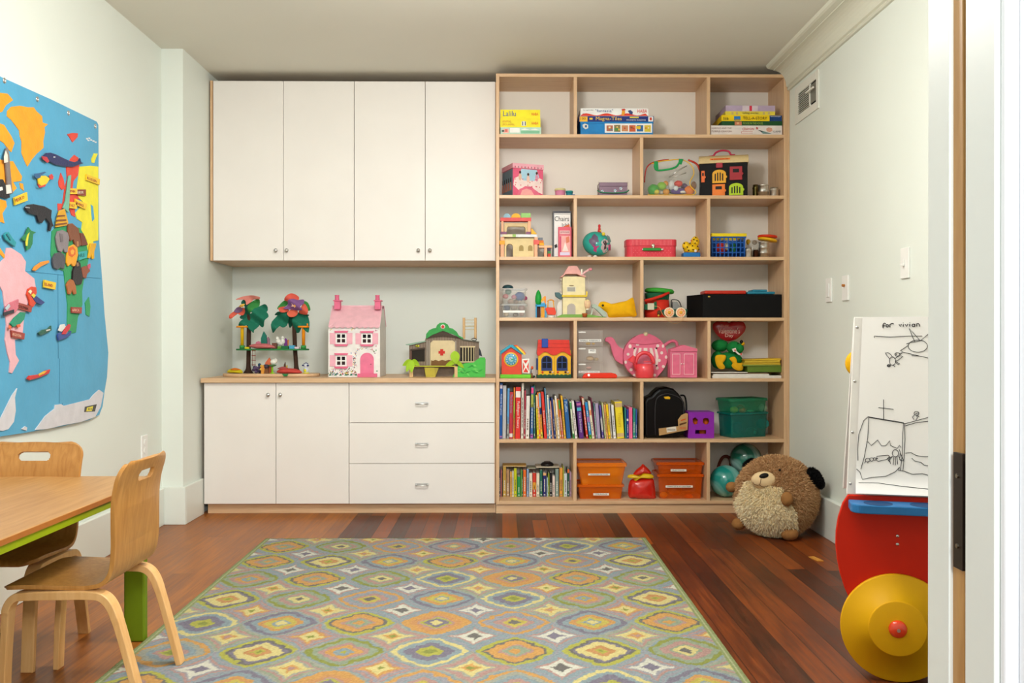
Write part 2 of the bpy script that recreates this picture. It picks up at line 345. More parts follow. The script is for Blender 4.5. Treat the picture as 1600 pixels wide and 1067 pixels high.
obj('countertop', B().box(X(313.5, YC), BL - .0015, YC, YB - .001, zt + .001, CT, MAPLE), bevel=.001, label='maple countertop running over the white base cabinet', cat='countertop')
# ---------------------------------------------------------------- wall fittings
LG = m('#eeeeea', .35, nz=.01)
def plate(x, side, Yc, zc, w, h, name, label, cat, detail):
    t = thing(name, label, cat, (x, Yc, zc - h / 2)); b = B(); s = side
    b.box(min(x, x + s * .008), max(x, x + s * .008), Yc - w / 2, Yc + w / 2, zc - h / 2, zc + h / 2, LG); obj('cover_plate', b, t, bevel=.002)
    b = B(); xx = x + s * .0085
    if detail == 'rocker': b.box(min(xx, xx + s * .004), max(xx, xx + s * .004), Yc - .017, Yc + .017, zc - .033, zc + .033, LG); obj('rocker', b, t, bevel=.0015)
    if detail == 'toggle':
        b.box(min(xx, xx + s * .002), max(xx, xx + s * .002), Yc - .006, Yc + .006, zc - .013, zc + .013, LG); b.box(min(xx, xx + s * .016), max(xx, xx + s * .016), Yc - .004, Yc + .004, zc - .011, zc - .001, LG); obj('toggle', b, t, bevel=.001)
    if detail == 'jack': b.cyl((xx, Yc, zc + .012), (xx + s * .012, Yc, zc + .012), .006, m('#c07a34', .4, .6)); obj('jack', b, t, label='small brass jack')
    if detail == 'outlet':
        for dzz in (-.02, .02): b.cyl((xx - s * .001, Yc, zc + dzz), (xx + s * .002, Yc, zc + dzz), .015, LG)
        obj('socket', b, t)
def RW(px, py):
    d = ray(px, py); k = XR / d.x; return Vector((XR, d.y * k, CH + d.z * k))
q = RW(1296.5, 453.5); plate(XR, -1, q.y, q.z, .072, .115, 'light_switch', 'white rocker switch plate on right wall nearest the bookcase', 'switch', 'rocker')
q = RW(1322.5, 450); plate(XR, -1, q.y, q.z, .072, .115, 'wall_jack', 'white wall plate with small brass jack beside the rocker switch', 'wall plate', 'jack')
q = RW(1416, 411); plate(XR, -1, q.y, q.z, .072, .12, 'light_switch', 'white toggle light switch plate high on right wall above the easel', 'switch', 'toggle')
def LW(px, py, x=XL):
    d = ray(px, py); k = x / d.x; return Vector((x, d.y * k, CH + d.z * k))
q = LW(224, 698); plate(XL, 1, q.y, q.z, .072, .115, 'wall_outlet', 'white outlet plate low on left wall behind the chair', 'outlet', 'outlet')
# vent
a = RW(1244, 160); c = RW(1281, 137); y0, y1 = c.y, a.y; z0 = .954 + (531 - 167) * c.y / 1425; z1 = .954 + (531 - 106) * c.y / 1425
t = thing('air_vent', 'white metal louvred air vent high on the right wall', 'vent', (XR, (y0 + y1) / 2, z0)); VW = m('#e6e6dc', .4, nz=.01)
b = B(); xa = XR - .008
ya, yb_, za, zb_ = y0 + .035, y1 - .055, z0 + .04, z1 - .04
for e in ((y0, ya, z0, z1), (yb_, y1, z0, z1), (ya, yb_, z0, za), (ya, yb_, zb_, z1)): b.box(xa, XR, e[0], e[1], e[2], e[3], VW)
obj('frame', b, t, bevel=.002)
obj('duct', B().box(XR - .002, XR - .0005, ya, yb_, za, zb_, m('#0c0c0c', .8)), t)
n = 11; ydv = ya + (yb_ - ya) * .33
obj('divider', B().box(xa - .002, XR - .002, ydv - .004, ydv + .004, za, zb_, VW), t)
for i in range(n):
    zc = za + (zb_ - za) * (i + .5) / n; b = B(); b.T = rotT((XR - .007, 0, zc), -12, 'Y')
    b.box(XR - .011, XR - .003, ydv + .004, yb_, zc - .0012, zc + .0012, VW); obj('slat', b, t)
obj('damper', B().box(XR - .006, XR - .004, ya + .002, ydv - .006, za + .01, zb_ - .01, m('#8a8a80', .4, .3)), t)
b = B(); zc = (za + zb_) / 2 + .012; b.box(xa - .02, xa - .012, ya - .01, ydv + .008, zc - .004, zc + .004, VW); b.box(xa - .014, XR - .004, ydv - .003, ydv + .003, zc - .004, zc + .004, VW); obj('lever', b, t, bevel=.001)
# ---------------------------------------------------------------- rug
RX0, RX1, RY1, RY0 = -1.1246, .689, 4.343, 1.6
RC = {'g': '#a3a596', 'b': '#8c9ea4', 'v': '#7d7487', 'd': '#6d6763', 'o': '#d49c4c', 't': '#cf9355', 's': '#b98f86', 'l': '#b5b33f', 'w': '#dbd9c8', 'c': '#dfcf86', 'n': '#8d9433', 'a': '#96a489', 'p': '#9c9aa2', 'y': '#c9b84a', 'k': '#c98f52'}
TYPES = ['lldooosaaoo', 'nnaassaccdd', 'ooppbssyydd', 'vvbbotyybcc', 'ccbbvvvllnn', 'ooottslvvcc', 'lldvcccktln', 'nnaassoobbl', 'vvppsstgacc', 'ooggbbsslnn']
STARS = ['bpbspwwvv', 'bgssgccon', 'bgasgccos', 'bpbbswwdd', 'gbspsoccn']
pat = [[0, 1, 2, 8, 9, 4, 3], [0, 6, 3, 0, 3, 2, 6], [7, 0, 1, 4, 5, 0, 1], [6, 1, 2, 3, 4, 7, 6], [4, 3, 0, 5, 2, 3, 0], [9, 6, 7, 4, 0, 6, 1], [0, 3, 5, 2, 9, 4, 3], [2, 7, 4, 1, 3, 8, 5], [5, 0, 8, 6, 7, 2, 4], [1, 4, 3, 0, 5, 6, 7]]
CS = .0042
nx = int((RX1 - RX0) / CS); ny = int((RY1 - RY0) / CS)
gx, gy = np.meshgrid(np.linspace(RX0, RX1, nx + 1), np.linspace(RY0, RY1, ny + 1))
rs = np.random.RandomState(3)
def smooth_noise(shape, k, seed):
    r = np.random.RandomState(seed); g = r.rand(shape[0] // k + 3, shape[1] // k + 3)
    yy = np.arange(shape[0]) / k; xx = np.arange(shape[1]) / k; yi = yy.astype(int); xi = xx.astype(int); fy_ = (yy - yi)[:, None]; fx_ = (xx - xi)[None, :]
    fy_ = fy_ * fy_ * (3 - 2 * fy_); fx_ = fx_ * fx_ * (3 - 2 * fx_)
    a = g[np.ix_(yi, xi)]; b_ = g[np.ix_(yi, xi + 1)]; c_ = g[np.ix_(yi + 1, xi)]; d_ = g[np.ix_(yi + 1, xi + 1)]
    return (a * (1 - fx_) + b_ * fx_) * (1 - fy_) + (c_ * (1 - fx_) + d_ * fx_) * fy_ - .5
SX = (RX1 - RX0) / 7; SY = .281
wob = smooth_noise(gx.shape, 6, 1) * .012 + smooth_noise(gx.shape, 3, 5) * .007; wob2 = smooth_noise(gx.shape, 6, 2) * .012 + smooth_noise(gx.shape, 3, 6) * .007
ux = (gx + wob - RX0) / SX - .5; uy = (4.164 - gy + wob2) / SY
ci = np.clip(np.round(ux), 0, 6).astype(int); cj = np.round(uy).astype(int)
dxx = np.abs(ux - ci) * 2; dyy = np.abs(uy - cj) * 2
# lobed diamond metric
ang = np.arctan2(dyy, dxx); d1 = dxx + dyy; pw = .97 + .22 * np.clip(d1, 0, 1.2); dm = (dxx ** pw + dyy ** pw) ** (1 / pw) * (1 + .03 * np.cos(12 * ang))
cols = np.zeros(gx.shape + (3,)); GR = np.array(lin(RC['b'])[:3])
base = np.array(lin(RC['g'])[:3]); base2 = np.array(lin(RC['p'])[:3])
sn = smooth_noise(gx.shape, 22, 9)[..., None]; cols[:] = GR * (.5 + sn) + base2 * (.5 - sn)
for tp in range(len(TYPES)):
    pj = np.array([[pat[j % 10][i] for i in range(7)] for j in range(-2, 14)])
    sel = pj[np.clip(cj + 2, 0, 15), ci] == tp; s_ = TYPES[tp]; n = len(s_)
    k = ((1 - dm / .98) * n).astype(int); ins = sel & (dm < .98)
    for q_ in range(n): cols[ins & (np.clip(k, 0, n - 1) == q_)] = lin(RC[s_[q_]])[:3]
sx = ux - .5; ti = np.round(sx).astype(int); ty = uy - .5; tj = np.round(ty).astype(int)
ax_ = np.abs(sx - ti) * 2; ay_ = np.abs(ty - tj) * 2
ds = (np.power(ax_, .7) + np.power(ay_, .7)) ** (1 / .7)
lim = 1.25
for tp in range(len(STARS)):
    sel = ((ti * 2 + tj * 3) % len(STARS)) == tp; s_ = STARS[tp]; n = len(s_)
    k = ((1 - ds / lim) * n).astype(int); ins = sel & (ds < lim) & (dm > .93)
    for q_ in range(n): cols[ins & (np.clip(k, 0, n - 1) == q_)] = lin(RC[s_[q_]])[:3]
ex = np.minimum(gx - RX0, RX1 - gx); ey = np.minimum(RY1 - gy, gy - RY0)
cols[ex < .028] = lin('#8f9a5e')[:3]; cols[(ex < .020) & (ex > .014)] = lin('#b7bb8c')[:3]; cols[(ey < .010)] = lin('#8a9450')[:3]
cols = cols * .60 + np.array(lin('#8f918c')[:3]) * .15
cols *= (1 + (rs.rand(*gx.shape)[..., None] - .5) * .30)
zz = .011 + rs.rand(*gx.shape) * .0022; zz[(ex < .001) | (ey < .001)] = .0005
cx_ = (RX0 + RX1) / 2; cy_ = (RY0 + RY1) / 2
co = np.stack([gx - cx_, gy - cy_, zz], -1).reshape(-1, 3)
me = bpy.data.meshes.new('rug'); nv = co.shape[0]; W1 = nx + 1
ii = (np.arange(ny)[:, None] * W1 + np.arange(nx)[None, :]).ravel(); quads = np.stack([ii, ii + 1, ii + 1 + W1, ii + W1], 1)
me.vertices.add(nv); me.vertices.foreach_set('co', co.ravel()); nf = len(quads)
me.loops.add(nf * 4); me.loops.foreach_set('vertex_index', quads.ravel().astype(np.int32)); me.polygons.add(nf)
me.polygons.foreach_set('loop_start', np.arange(nf, dtype=np.int32) * 4); me.update(calc_edges=True)
ca = me.color_attributes.new('yarn', 'FLOAT_COLOR', 'POINT'); ca.data.foreach_set('color', np.concatenate([cols.reshape(-1, 3), np.ones((nv, 1))], 1).ravel())
RM = bpy.data.materials.new('rug_yarn'); RM.use_nodes = True; nn = RM.node_tree.nodes; at = nn.new('ShaderNodeVertexColor'); at.layer_name = 'yarn'
RM.node_tree.links.new(at.outputs['Color'], nn['Principled BSDF'].inputs['Base Color']); nn['Principled BSDF'].inputs['Roughness'].default_value = .95; nn['Principled BSDF'].inputs['Specular IOR Level'].default_value = .1
me.materials.append(RM); ro = bpy.data.objects.new('rug', me); COL.objects.link(ro); ro.location = (cx_, cy_, 0)
tag(ro, 'hooked wool area rug with concentric multicoloured diamonds on the floor', 'rug')
# ---------------------------------------------------------------- table and chairs
GREEN = m('#94a40e', .45, nz=.03); GLEG = m('#6a8010', .5, nz=.03)
t = thing('play_table', 'low beech-topped play table with green edge band and legs', 'table', (-1.41, 2.2, 0))
TX0, TX1, TY0, TY1, TZ = -1.735, -1.10, 1.45, 2.95, .516
b = B(); b.box(TX0, TX1, TY0, TY1, TZ - .016, TZ, BEECHT); obj('tabletop', b, t, bevel=.003)
b = B(); pe = m('#a9682e', .5); b.box(TX1 + .0001, TX1 + .0009, TY0 + .003, TY1 - .003, TZ - .015, TZ - .002, pe); b.box(TX0 + .003, TX1 - .003, TY1 + .0001, TY1 + .0009, TZ - .015, TZ - .002, pe); obj('ply_edge', b, t, label='darker ply edge')
b = B(); b.box(TX0 + .004, TX1 - .004, TY0 + .004, TY1 - .004, TZ - .036, TZ - .0165, GREEN); obj('edge_band', b, t, bevel=.001, label='lime green layer beneath the top')
for x0 in (TX0 + .02, TX1 - .094):
    for y0 in (TY0 + .03, TY1 - .06): obj('leg', B().box(x0, x0 + .066, y0, y0 + .03, 0, TZ - .037, GLEG), t, bevel=.006, label='green painted flat leg')
def smooth_path(pts, n=6):
    out = []; k = len(pts)
    for i in range(k - 1):
        p0, p1, p2, p3 = [Vector(pts[j]) for j in (max(i - 1, 0), i, i + 1, min(i + 2, k - 1))]
        for q in range(n):
            u = q / n; out.append(.5 * ((2 * p1) + (p2 - p0) * u + (2 * p0 - 5 * p1 + 4 * p2 - p3) * u * u + (3 * p1 - p0 - 3 * p2 + p3) * u ** 3))
    out.append(Vector(pts[-1])); return out
ct = thing('child_chair', 'beech bentwood child chair at right side of play table', 'chair', (0, 0, 0), 'bentwood chairs at the play table')
prof = smooth_path([(.162, 0, .302), (.150, 0, .312), (.10, 0, .314), (0, 0, .308), (-.058, 0, .306), (-.098, 0, .315), (-.120, 0, .345), (-.128, 0, .40), (-.130, 0, .46), (-.133, 0, .52), (-.143, 0, .57), (-.162, 0, .622)], 14)
Ls = [0]
for i in range(1, len(prof)): Ls.append(Ls[-1] + (prof[i] - prof[i - 1]).length)
TL = Ls[-1]; NS = 220; NT = 120
def prof_at(s):
    for i in range(1, len(prof)):
        if Ls[i] >= s: u = (s - Ls[i - 1]) / (Ls[i] - Ls[i - 1]); return prof[i - 1].lerp(prof[i], u)
    return prof[-1]
vs = []; ss = [TL * i / NS for i in range(NS + 1)]
for s_ in ss:
    h = .158 - .006 * math.sin(math.pi * s_ / TL)
    for edge, r in ((s_, .045), (TL - s_, .045)):
        if edge < r: h = min(h, h - r + math.sqrt(max(0, r * r - (r - edge) ** 2)))
    p = prof_at(s_)
    for j in range(NT + 1):
        u = -1 + 2 * j / NT; vs.append((p.x - .012 * (1 - u * u) * max(0, min(1, (s_ - .36) / .1)), u * h, p.z))
fs = []
for i in range(NS):
    sm_ = (ss[i] + ss[i + 1]) / 2
    for j in range(NT):
        y = (vs[i * (NT + 1) + j][1] + vs[i * (NT + 1) + j + 1][1] + vs[(i + 1) * (NT + 1) + j][1]) / 3
        d_ = math.hypot(max(0, abs(y) - .038), sm_ - (TL - .047)); 
        if d_ < .0145: continue
        a = i * (NT + 1) + j; fs.append((a, a + 1, a + NT + 2, a + NT + 1))
b = B(); b.add(vs, fs, BEECH, True); o = obj('seat_and_backrest', b, ct, solid=.011, bevel=.002); 
for sgn in (-1, 1):
    y = sgn * .145
    path = [(.168, y, 0), (.160, y, .12), (.150, y, .23), (.146, y, .262), (.128, y, .286), (.10, y, .291), (0, y, .290), (-.06, y, .288), (-.095, y, .282), (-.118, y, .258), (-.135, y, .21), (-.160, y, .11), (-.186, y, 0)]
    path = [tuple(q) for q in smooth_path(path, 4)]; n = len(path)
    b = B(); b.strip(path, [.040 if .2 < i / n < .8 else .036 for i in range(n)], [.016 + .006 * (1 - abs(i / n - .5) * 2) for i in range(n)], BIRCHL); obj('leg_frame', b, ct, bevel=.002)
ct.location = (-1.121, 2.52, .0056); ct.rotation_euler.z = math.pi
c2 = ct.copy(); COL.objects.link(c2)
for ch in ct.children:
    cc = ch.copy(); cc.parent = c2; COL.objects.link(cc)
c2.location = (-1.505, 2.80, 0); c2.rotation_euler.z = -math.pi / 2; c2['label'] = 'beech bentwood child chair at far end of play table by wall'
# lift the chair whose rear feet stand on the rug
ct.rotation_euler.y = .0315
# ---------------------------------------------------------------- felt world map on the left wall
def k1(*pts): return [(x / 3.556, 100 + y / 3.556) for x, y in pts]
def k2(*pts): return [(x / 3.444, 380 + y / 3.444) for x, y in pts]
XM = XL + .014
def wallpoly(b, pts, th, mt, x=XM):
    return b.prism([LW(px, py, x) for px, py in pts], (th, 0, 0), mt)
mo = LW(80, 675, XM); t = thing('wall_map', 'large blue felt world map hanging on the left wall', 'wall map', (XL, 3.4, .61))
FB = m('#4a9fc6', .9, nz=.05, sc=8, bump=.3, sheen=.3)
def felt(h): return m(h, .92, nz=.06, sc=25, bump=.35, sheen=.25)
b = B(); outline = [(-90, 70), (0, 120), (78, 155), (150, 190), (152.5, 195), (153, 300), (154, 380), (158, 432), (162, 490), (166, 530), (168, 551), (166, 589), (162, 612), (159, 635), (154, 648), (139, 656), (96, 666), (40, 676), (0, 682), (-90, 697)]
wallpoly(b, outline, .004, FB, XM - .004); obj('map_cloth', b, t, bevel=.001)
for px in ((22, 92), (205, 195), (378, 272), (527, 345)):
    q = LW(*k1(px)[0], XM); b = B(); b.lathe(q, [(.009, -.001), (.010, .003), (.005, .004), (.004, -.001)], CHROME, 16, (1, 0, 0)); b.cyl(q - Vector((.012, 0, 0)), q + Vector((.0005, 0, 0)), .0035, m('#3a3a3a', .5)); obj('grommet', b, t, label='small metal grommet')
OR, YE, RE, GN, PK, IV = '#f09a10', '#e6dc28', '#d8402c', '#23955a', '#e3aeb6', '#cfcdd2'
for nm, hx, pts in (
    ('greenland', OR, k1((38, 262), (60, 238), (110, 232), (150, 240), (185, 240), (200, 262), (232, 290), (235, 325), (265, 335), (245, 350), (248, 380), (238, 430), (240, 465), (200, 500), (175, 530), (150, 570), (135, 540), (118, 495), (118, 430), (108, 400), (105, 370), (60, 310), (36, 290))),
    ('arctic', OR, k1((-60, 150), (0, 160), (40, 165), (70, 200), (30, 230), (10, 265), (-60, 290))), ('island', OR, k1((-40, 320), (20, 338), (40, 370), (60, 400), (78, 440), (60, 490), (40, 470), (20, 440), (-40, 400))),
    ('canada', OR, k1((-60, 520), (45, 540), (70, 540), (90, 575), (120, 625), (115, 650), (70, 655), (90, 690), (70, 710), (45, 690), (-60, 680))), ('america', OR, k1((-80, 730), (30, 760), (35, 790), (10, 830), (22, 885), (10, 880), (-80, 850))),
    ('newfoundland', OR, k1((105, 660), (125, 665), (130, 705), (112, 690))),
    ('central', OR, k2((-40, -20), (0, 30), (30, 75), (22, 85), (-10, 50), (-40, 20))),
    ('europe', RE, k1((365, 575), (390, 525), (410, 505), (432, 520), (438, 560), (430, 620), (405, 650), (400, 690), (470, 720), (465, 760), (430, 750), (410, 780), (415, 850), (395, 840), (380, 800), (365, 790), (320, 815), (318, 775), (345, 775), (355, 700), (370, 640))),
    ('britain', RE, k1((335, 605), (350, 640), (358, 690), (340, 700), (325, 680), (322, 655))), ('svalbard', RE, k1((370, 390), (400, 383), (430, 385), (428, 405), (400, 435), (385, 410))),
    ('asia', YE, k1((440, 570), (500, 565), (543, 570), (543, 980), (515, 985), (512, 1030), (500, 1062), (485, 1062), (480, 980), (450, 925), (455, 880), (425, 860), (415, 830), (440, 800), (480, 790), (432, 740), (425, 690), (435, 620))),
    ('novaya', YE, k1((505, 530), (520, 497), (540, 498), (530, 520), (520, 550), (508, 548))),
    ('africa', GN, k1((285, 930), (310, 905), (375, 900), (440, 910), (470, 960), (480, 1020)) + k2((475, 60), (470, 100), (450, 180), (438, 260), (440, 330), (415, 400), (405, 480), (370, 485), (358, 430), (360, 330), (345, 200), (340, 150), (285, 130), (270, 60))),
    ('madagascar', GN, k2((455, 320), (475, 290), (483, 340), (478, 395), (460, 385))),
    ('south', PK, k2((30, 25), (55, 25), (110, 60), (135, 100), (130, 150), (180, 190), (188, 240), (150, 300), (125, 400), (115, 510), (75, 520), (80, 600), (98, 630), (60, 700), (45, 695), (50, 640), (35, 590), (22, 520), (30, 440), (20, 340), (10, 260), (-10, 220), (-10, 110), (20, 80))),
    ('antarctica', IV, k2((185, 1005), (240, 930), (290, 890), (292, 870), (325, 866), (340, 875), (420, 855), (480, 840), (500, 815), (530, 788), (553, 805), (538, 880), (508, 935), (430, 962), (330, 980), (260, 998))),
    ('peninsula', IV, k2((-40, 1000), (0, 940), (30, 880), (60, 820), (88, 780), (75, 830), (80, 900), (70, 960), (40, 1000), (10, 1010))), ('island', IV, k2((112, 1000), (130, 985), (142, 992), (138, 1008))),
    ('lake', '#4a9fc6', k1((500, 780), (512, 790), (520, 860), (508, 875), (503, 830)))):
    nth = globals().get('nth', .0016) + .00012; b = B(); wallpoly(b, pts, nth, felt(hx)); obj('continent' if nm not in ('lake', 'britain', 'svalbard', 'madagascar', 'newfoundland', 'novaya', 'island') else ('felt_lake' if nm == 'lake' else 'felt_island'), b, t)
b = B()   # white speckled islands, seams and printed maker's patch
for x, y in ((482, 415), (495, 412), (505, 422), (518, 428), (530, 434), (490, 424)): wallpoly(b, k1((x - 5, y - 4), (x + 5, y - 3), (x + 4, y + 4), (x - 4, y + 4)), .002, felt('#d8d8d8'))
obj('felt_island', b, t, label='tiny white felt islands')
b = B()
for s in (((-40, 128), (120, 152)), ((120, 150), (540, 190)), ((312, 170), (314, 620)), ((335, 860), (338, 975)), ((320, 620), (318, 860))):
    p0, p1 = [LW(*k2(q)[0], XM + .0008) for q in s]; b.tube([p0, p1], .0007, m('#2f6f92', .9), 5)
obj('seam', b, t)
b = B(); wallpoly(b, k2((452, 880), (515, 866), (505, 905), (448, 908)), .0048, felt('#3a3a34')); wallpoly(b, k2((462, 884), (495, 876), (488, 902), (458, 904)), .0054, felt('#e0d23a'))
for i in range(3): wallpoly(b, k2((468 + i * 8, 888), (471 + i * 8, 887), (470 + i * 8, 897), (467 + i * 8, 898)), .006, felt('#3a3a34'))
obj('cloth_patch', b, t, label='small black and yellow cloth patch')
def feltthing(name, label, cat, polys, parts=(), th=.007, group='felt figures on the wall map'):
    pts = polys[0][1]; c = LW(sum(p[0] for p in pts) / len(pts), max(p[1] for p in pts), XM)
    tt = thing(name, label, cat, c, group)
    b = B()
    for hx, pp in polys: wallpoly(b, pp, th, felt(hx), XM + .0045)
    obj('body', b, tt, bevel=.0025)
    for ip, (nm, hx, pp) in enumerate(parts):
        b = B(); wallpoly(b, pp, .0022 + .0008 * ip, felt(hx), XM + .0044 + th); obj(nm, b, tt, bevel=.0008)
feltthing('felt_whale', 'dark blue felt whale over the red felt land on map', 'felt figure', [('#1b2558', k1((228, 515), (250, 494), (275, 492), (305, 502), (345, 522), (385, 540), (410, 545), (430, 538), (438, 522), (444, 545), (460, 550), (430, 560), (400, 572), (350, 570), (300, 560), (265, 540), (235, 530)))], [('flipper', '#b8303a', k1((228, 512), (258, 516), (272, 540), (262, 550), (236, 530))), ('eye', '#d8d8d8', k1((296, 514), (304, 514), (304, 520), (296, 520)))])
feltthing('felt_helicopter', 'yellow felt helicopter with red tail between whale and Greenland-shaped felt', 'felt figure', [('#ecc52a', k1((205, 640), (215, 622), (245, 620), (262, 632), (285, 622), (292, 632), (265, 645), (250, 668), (225, 680), (208, 668)))], [('rotor', '#2d5a86', k1((190, 610), (215, 606), (245, 598), (256, 602), (226, 618), (222, 632), (198, 636), (190, 625))), ('tail', '#cf3a3a', k1((270, 620), (285, 610), (294, 625), (290, 642), (275, 640))), ('skid', '#cf3a3a', k1((205, 664), (222, 680), (250, 668), (246, 680), (215, 688)))])
feltthing('felt_whale', 'black felt whale below the yellow sign, in the mid ocean', 'felt figure', [('#14141c', k1((133, 795), (145, 782), (180, 778), (240, 790), (280, 812), (276, 850), (284, 885), (290, 900), (280, 905), (272, 930), (262, 925), (266, 885), (245, 855), (225, 885), (205, 878), (195, 842), (150, 828), (135, 808)))], [('stripe', '#8f949c', k1((138, 792), (165, 796), (163, 802), (140, 800)))])
feltthing('felt_turtle', 'green felt sea turtle below the black whale', 'felt figure', [('#1f7a4a', k1((112, 970), (135, 945), (150, 905), (165, 925), (195, 935), (176, 945), (172, 1000), (160, 1025), (140, 1037), (137, 985), (118, 980)))], [('shell_stripe', '#d8d23a', k1((140, 990), (150, 950), (162, 935), (156, 960), (150, 1010), (142, 1010)))])
feltthing('felt_fish', 'teal striped felt fish at left of the green turtle', 'felt figure', [('#1f8f9a', k1((12, 950), (25, 935), (40, 933), (60, 965), (82, 990), (75, 1017), (50, 1000), (20, 975)))], [('stripe', '#14606a', k1((30, 945), (38, 942), (60, 978), (54, 982)))])
SGN = '#e8c024'
def sign(label, hx, pts, text, tc='#a8402a'):
    c = LW(pts[0][0], max(p[1] for p in pts), XM); b = B(); wallpoly(b, pts, .006, felt(hx), XM + .005)
    P0, P1, P2, P3 = [LW(x, y, XM + .0115) for x, y in pts]
    ctr = (P0 + P1 + P2 + P3) / 4; w = ((P1 - P0).length + (P2 - P3).length) / 2; h = ((P3 - P0).length + (P2 - P1).length) / 2
    e1 = (P1 - P0).normalized(); e3 = Vector((1, 0, 0)); e2 = e3.cross(e1).normalized()
    R3 = Matrix((e1, e2, e3)).transposed(); b.txt3(text, ctr, w * .72, h * .42, felt(tc), R3)
    obj('felt_sign', b, label=label, cat='felt sign', group='felt name signs on the map')
sign('yellow felt sign reading MEXICO left above the black whale', SGN, k1((72, 742), (142, 712), (146, 758), (76, 784)), 'MEXICO')
sign('yellow felt sign on the yellow felt land near map edge', SGN, k1((474, 612), (548, 640), (546, 672), (474, 645)), 'RUSSIA')
sign('brown felt sign lettered in white on the red felt land', '#8a3a24', k1((422, 697), (470, 697), (470, 733), (422, 727)), 'EUROPE', '#d8c8b0')
sign('yellow felt sign touching left edge of the brown sign', SGN, k1((382, 690), (422, 692), (422, 722), (382, 722)), 'SPAIN')
sign('small yellow felt sign lowest on the red felt land', SGN, k1((380, 765), (420, 770), (420, 806), (380, 800)), 'ITALY')
sign('tilted yellow felt sign reading FRANCE', SGN, k1((412, 748), (476, 778), (470, 808), (414, 782)), 'FRANCE')
sign('yellow felt sign in the open ocean above the parrot', SGN, k2((232, 197), (294, 212), (290, 250), (230, 237)), 'ISLAND')
sign('brown felt sign just below the parrot', '#9a3f34', k2((88, 318), (165, 340), (160, 372), (86, 350)), 'COLOMBIA', '#5a1a14')
sign('brown felt sign below the green felt beetle', '#9a3f34', k2((54, 468), (126, 485), (122, 518), (58, 506)), 'ARGENTINA', '#e0a890')
sign('small brown felt sign low on the green felt land', '#9a3f34', k2((380, 343), (434, 345), (432, 378), (380, 374)), 'AFRICA', '#e0a890')
sign('teal felt tag on the green felt land beside the lion', '#2fa6a6', k2((415, 48), (462, 40), (460, 78), (418, 92)), 'NILE', '#126060')
feltthing('felt_tower', 'pale green tall felt tower standing on the red felt land', 'felt figure', [('#6fae98', k1((343, 800), (358, 760), (375, 622), (388, 616), (382, 700), (376, 790), (374, 826)))])
feltthing('felt_ruin', 'yellow felt stepped tower with brown arches', 'felt figure', [('#d8a01c', k1((302, 908), (310, 860), (322, 815), (352, 804), (372, 882), (362, 898)))], [('arches', '#7a4414', k1((318, 840), (358, 838), (360, 846), (318, 850))), ('arches', '#7a4414', k1((312, 865), (364, 862), (366, 870), (312, 875))), ('arches', '#7a4414', k1((308, 888), (368, 880), (368, 887), (308, 897)))])
feltthing('felt_elephant', 'light grey felt elephant on the green felt land', 'felt figure', [('#857c80', k1((303, 965), (312, 930), (340, 922), (368, 935), (377, 965), (372, 1000), (368, 1047), (352, 1047), (345, 1025), (335, 1047), (318, 1040), (308, 1005)))], [('ear', '#6f666a', k1((330, 940), (348, 945), (350, 985), (335, 990)))])
feltthing('felt_bear', 'brown felt bear right of the light grey elephant', 'felt figure', [('#7c4628', k1((370, 888), (395, 885), (430, 915), (435, 955), (445, 1005), (425, 1020), (412, 1018), (400, 975), (384, 985), (370, 935)))], [('paw', '#b07a4a', k1((424, 985), (434, 985), (436, 1012), (426, 1015)))])
feltthing('felt_pyramid', 'dark brown felt pyramid beside the brown bear', 'felt figure', [('#6e3420', k1((436, 938), (456, 940), (482, 1005), (446, 1010)))])
feltthing('felt_rhino', 'dark grey felt rhinoceros below the light grey elephant', 'felt figure', [('#4c4c54', k2((276, 80), (290, 55), (315, 48), (338, 60), (343, 100), (337, 140), (318, 132), (300, 142), (282, 130), (276, 105)))])
feltthing('felt_lion', 'orange maned felt lion on the green felt land', 'felt figure', [('#e8a01c', k2((352, 70), (356, 40), (365, 18), (390, 6), (408, 22), (413, 60), (404, 95), (402, 122), (386, 125), (376, 110), (358, 125), (350, 105)))], [('mane', '#d8641c', k2((366, 45), (372, 25), (390, 16), (404, 34), (404, 60), (388, 74), (370, 66))), ('face', '#e8a83a', k2((376, 42), (388, 32), (398, 42), (392, 60), (380, 60)))])
feltthing('felt_monkey', 'black felt gorilla below the orange lion', 'felt figure', [('#1c181a', k2((384, 150), (398, 108), (410, 94), (424, 104), (432, 150), (440, 190), (430, 222), (400, 224), (382, 200)))], [('face', '#8a6a50', k2((408, 106), (420, 104), (424, 122), (412, 126)))])
feltthing('felt_rooster', 'reddish brown felt bird with pink crest beside the gorilla', 'felt figure', [('#8c4a30', k2((430, 132), (452, 122), (470, 126), (478, 150), (462, 165), (456, 190), (438, 184)))], [('crest', '#c8506a', k2((468, 118), (484, 108), (486, 130), (474, 140)))])
feltthing('felt_camel', 'tan brown felt camel below the gorilla', 'felt figure', [('#a8602c', k2((350, 225), (358, 208), (372, 193), (388, 198), (400, 230), (404, 272), (390, 276), (380, 252), (372, 276), (360, 274), (356, 250)))])
feltthing('felt_giraffe', 'yellow felt giraffe at right edge of the yellow land', 'felt figure', [('#e0a818', k2((480, 0), (512, 0), (508, 20), (500, 45), (500, 82), (490, 86), (486, 55), (478, 82), (466, 78), (474, 40)))])
feltthing('felt_canoe', 'orange felt canoe above the yellow ocean sign', 'felt figure', [('#dc8c28', k2((168, 145), (180, 124), (215, 100), (256, 92), (258, 105), (215, 124), (182, 150)))])
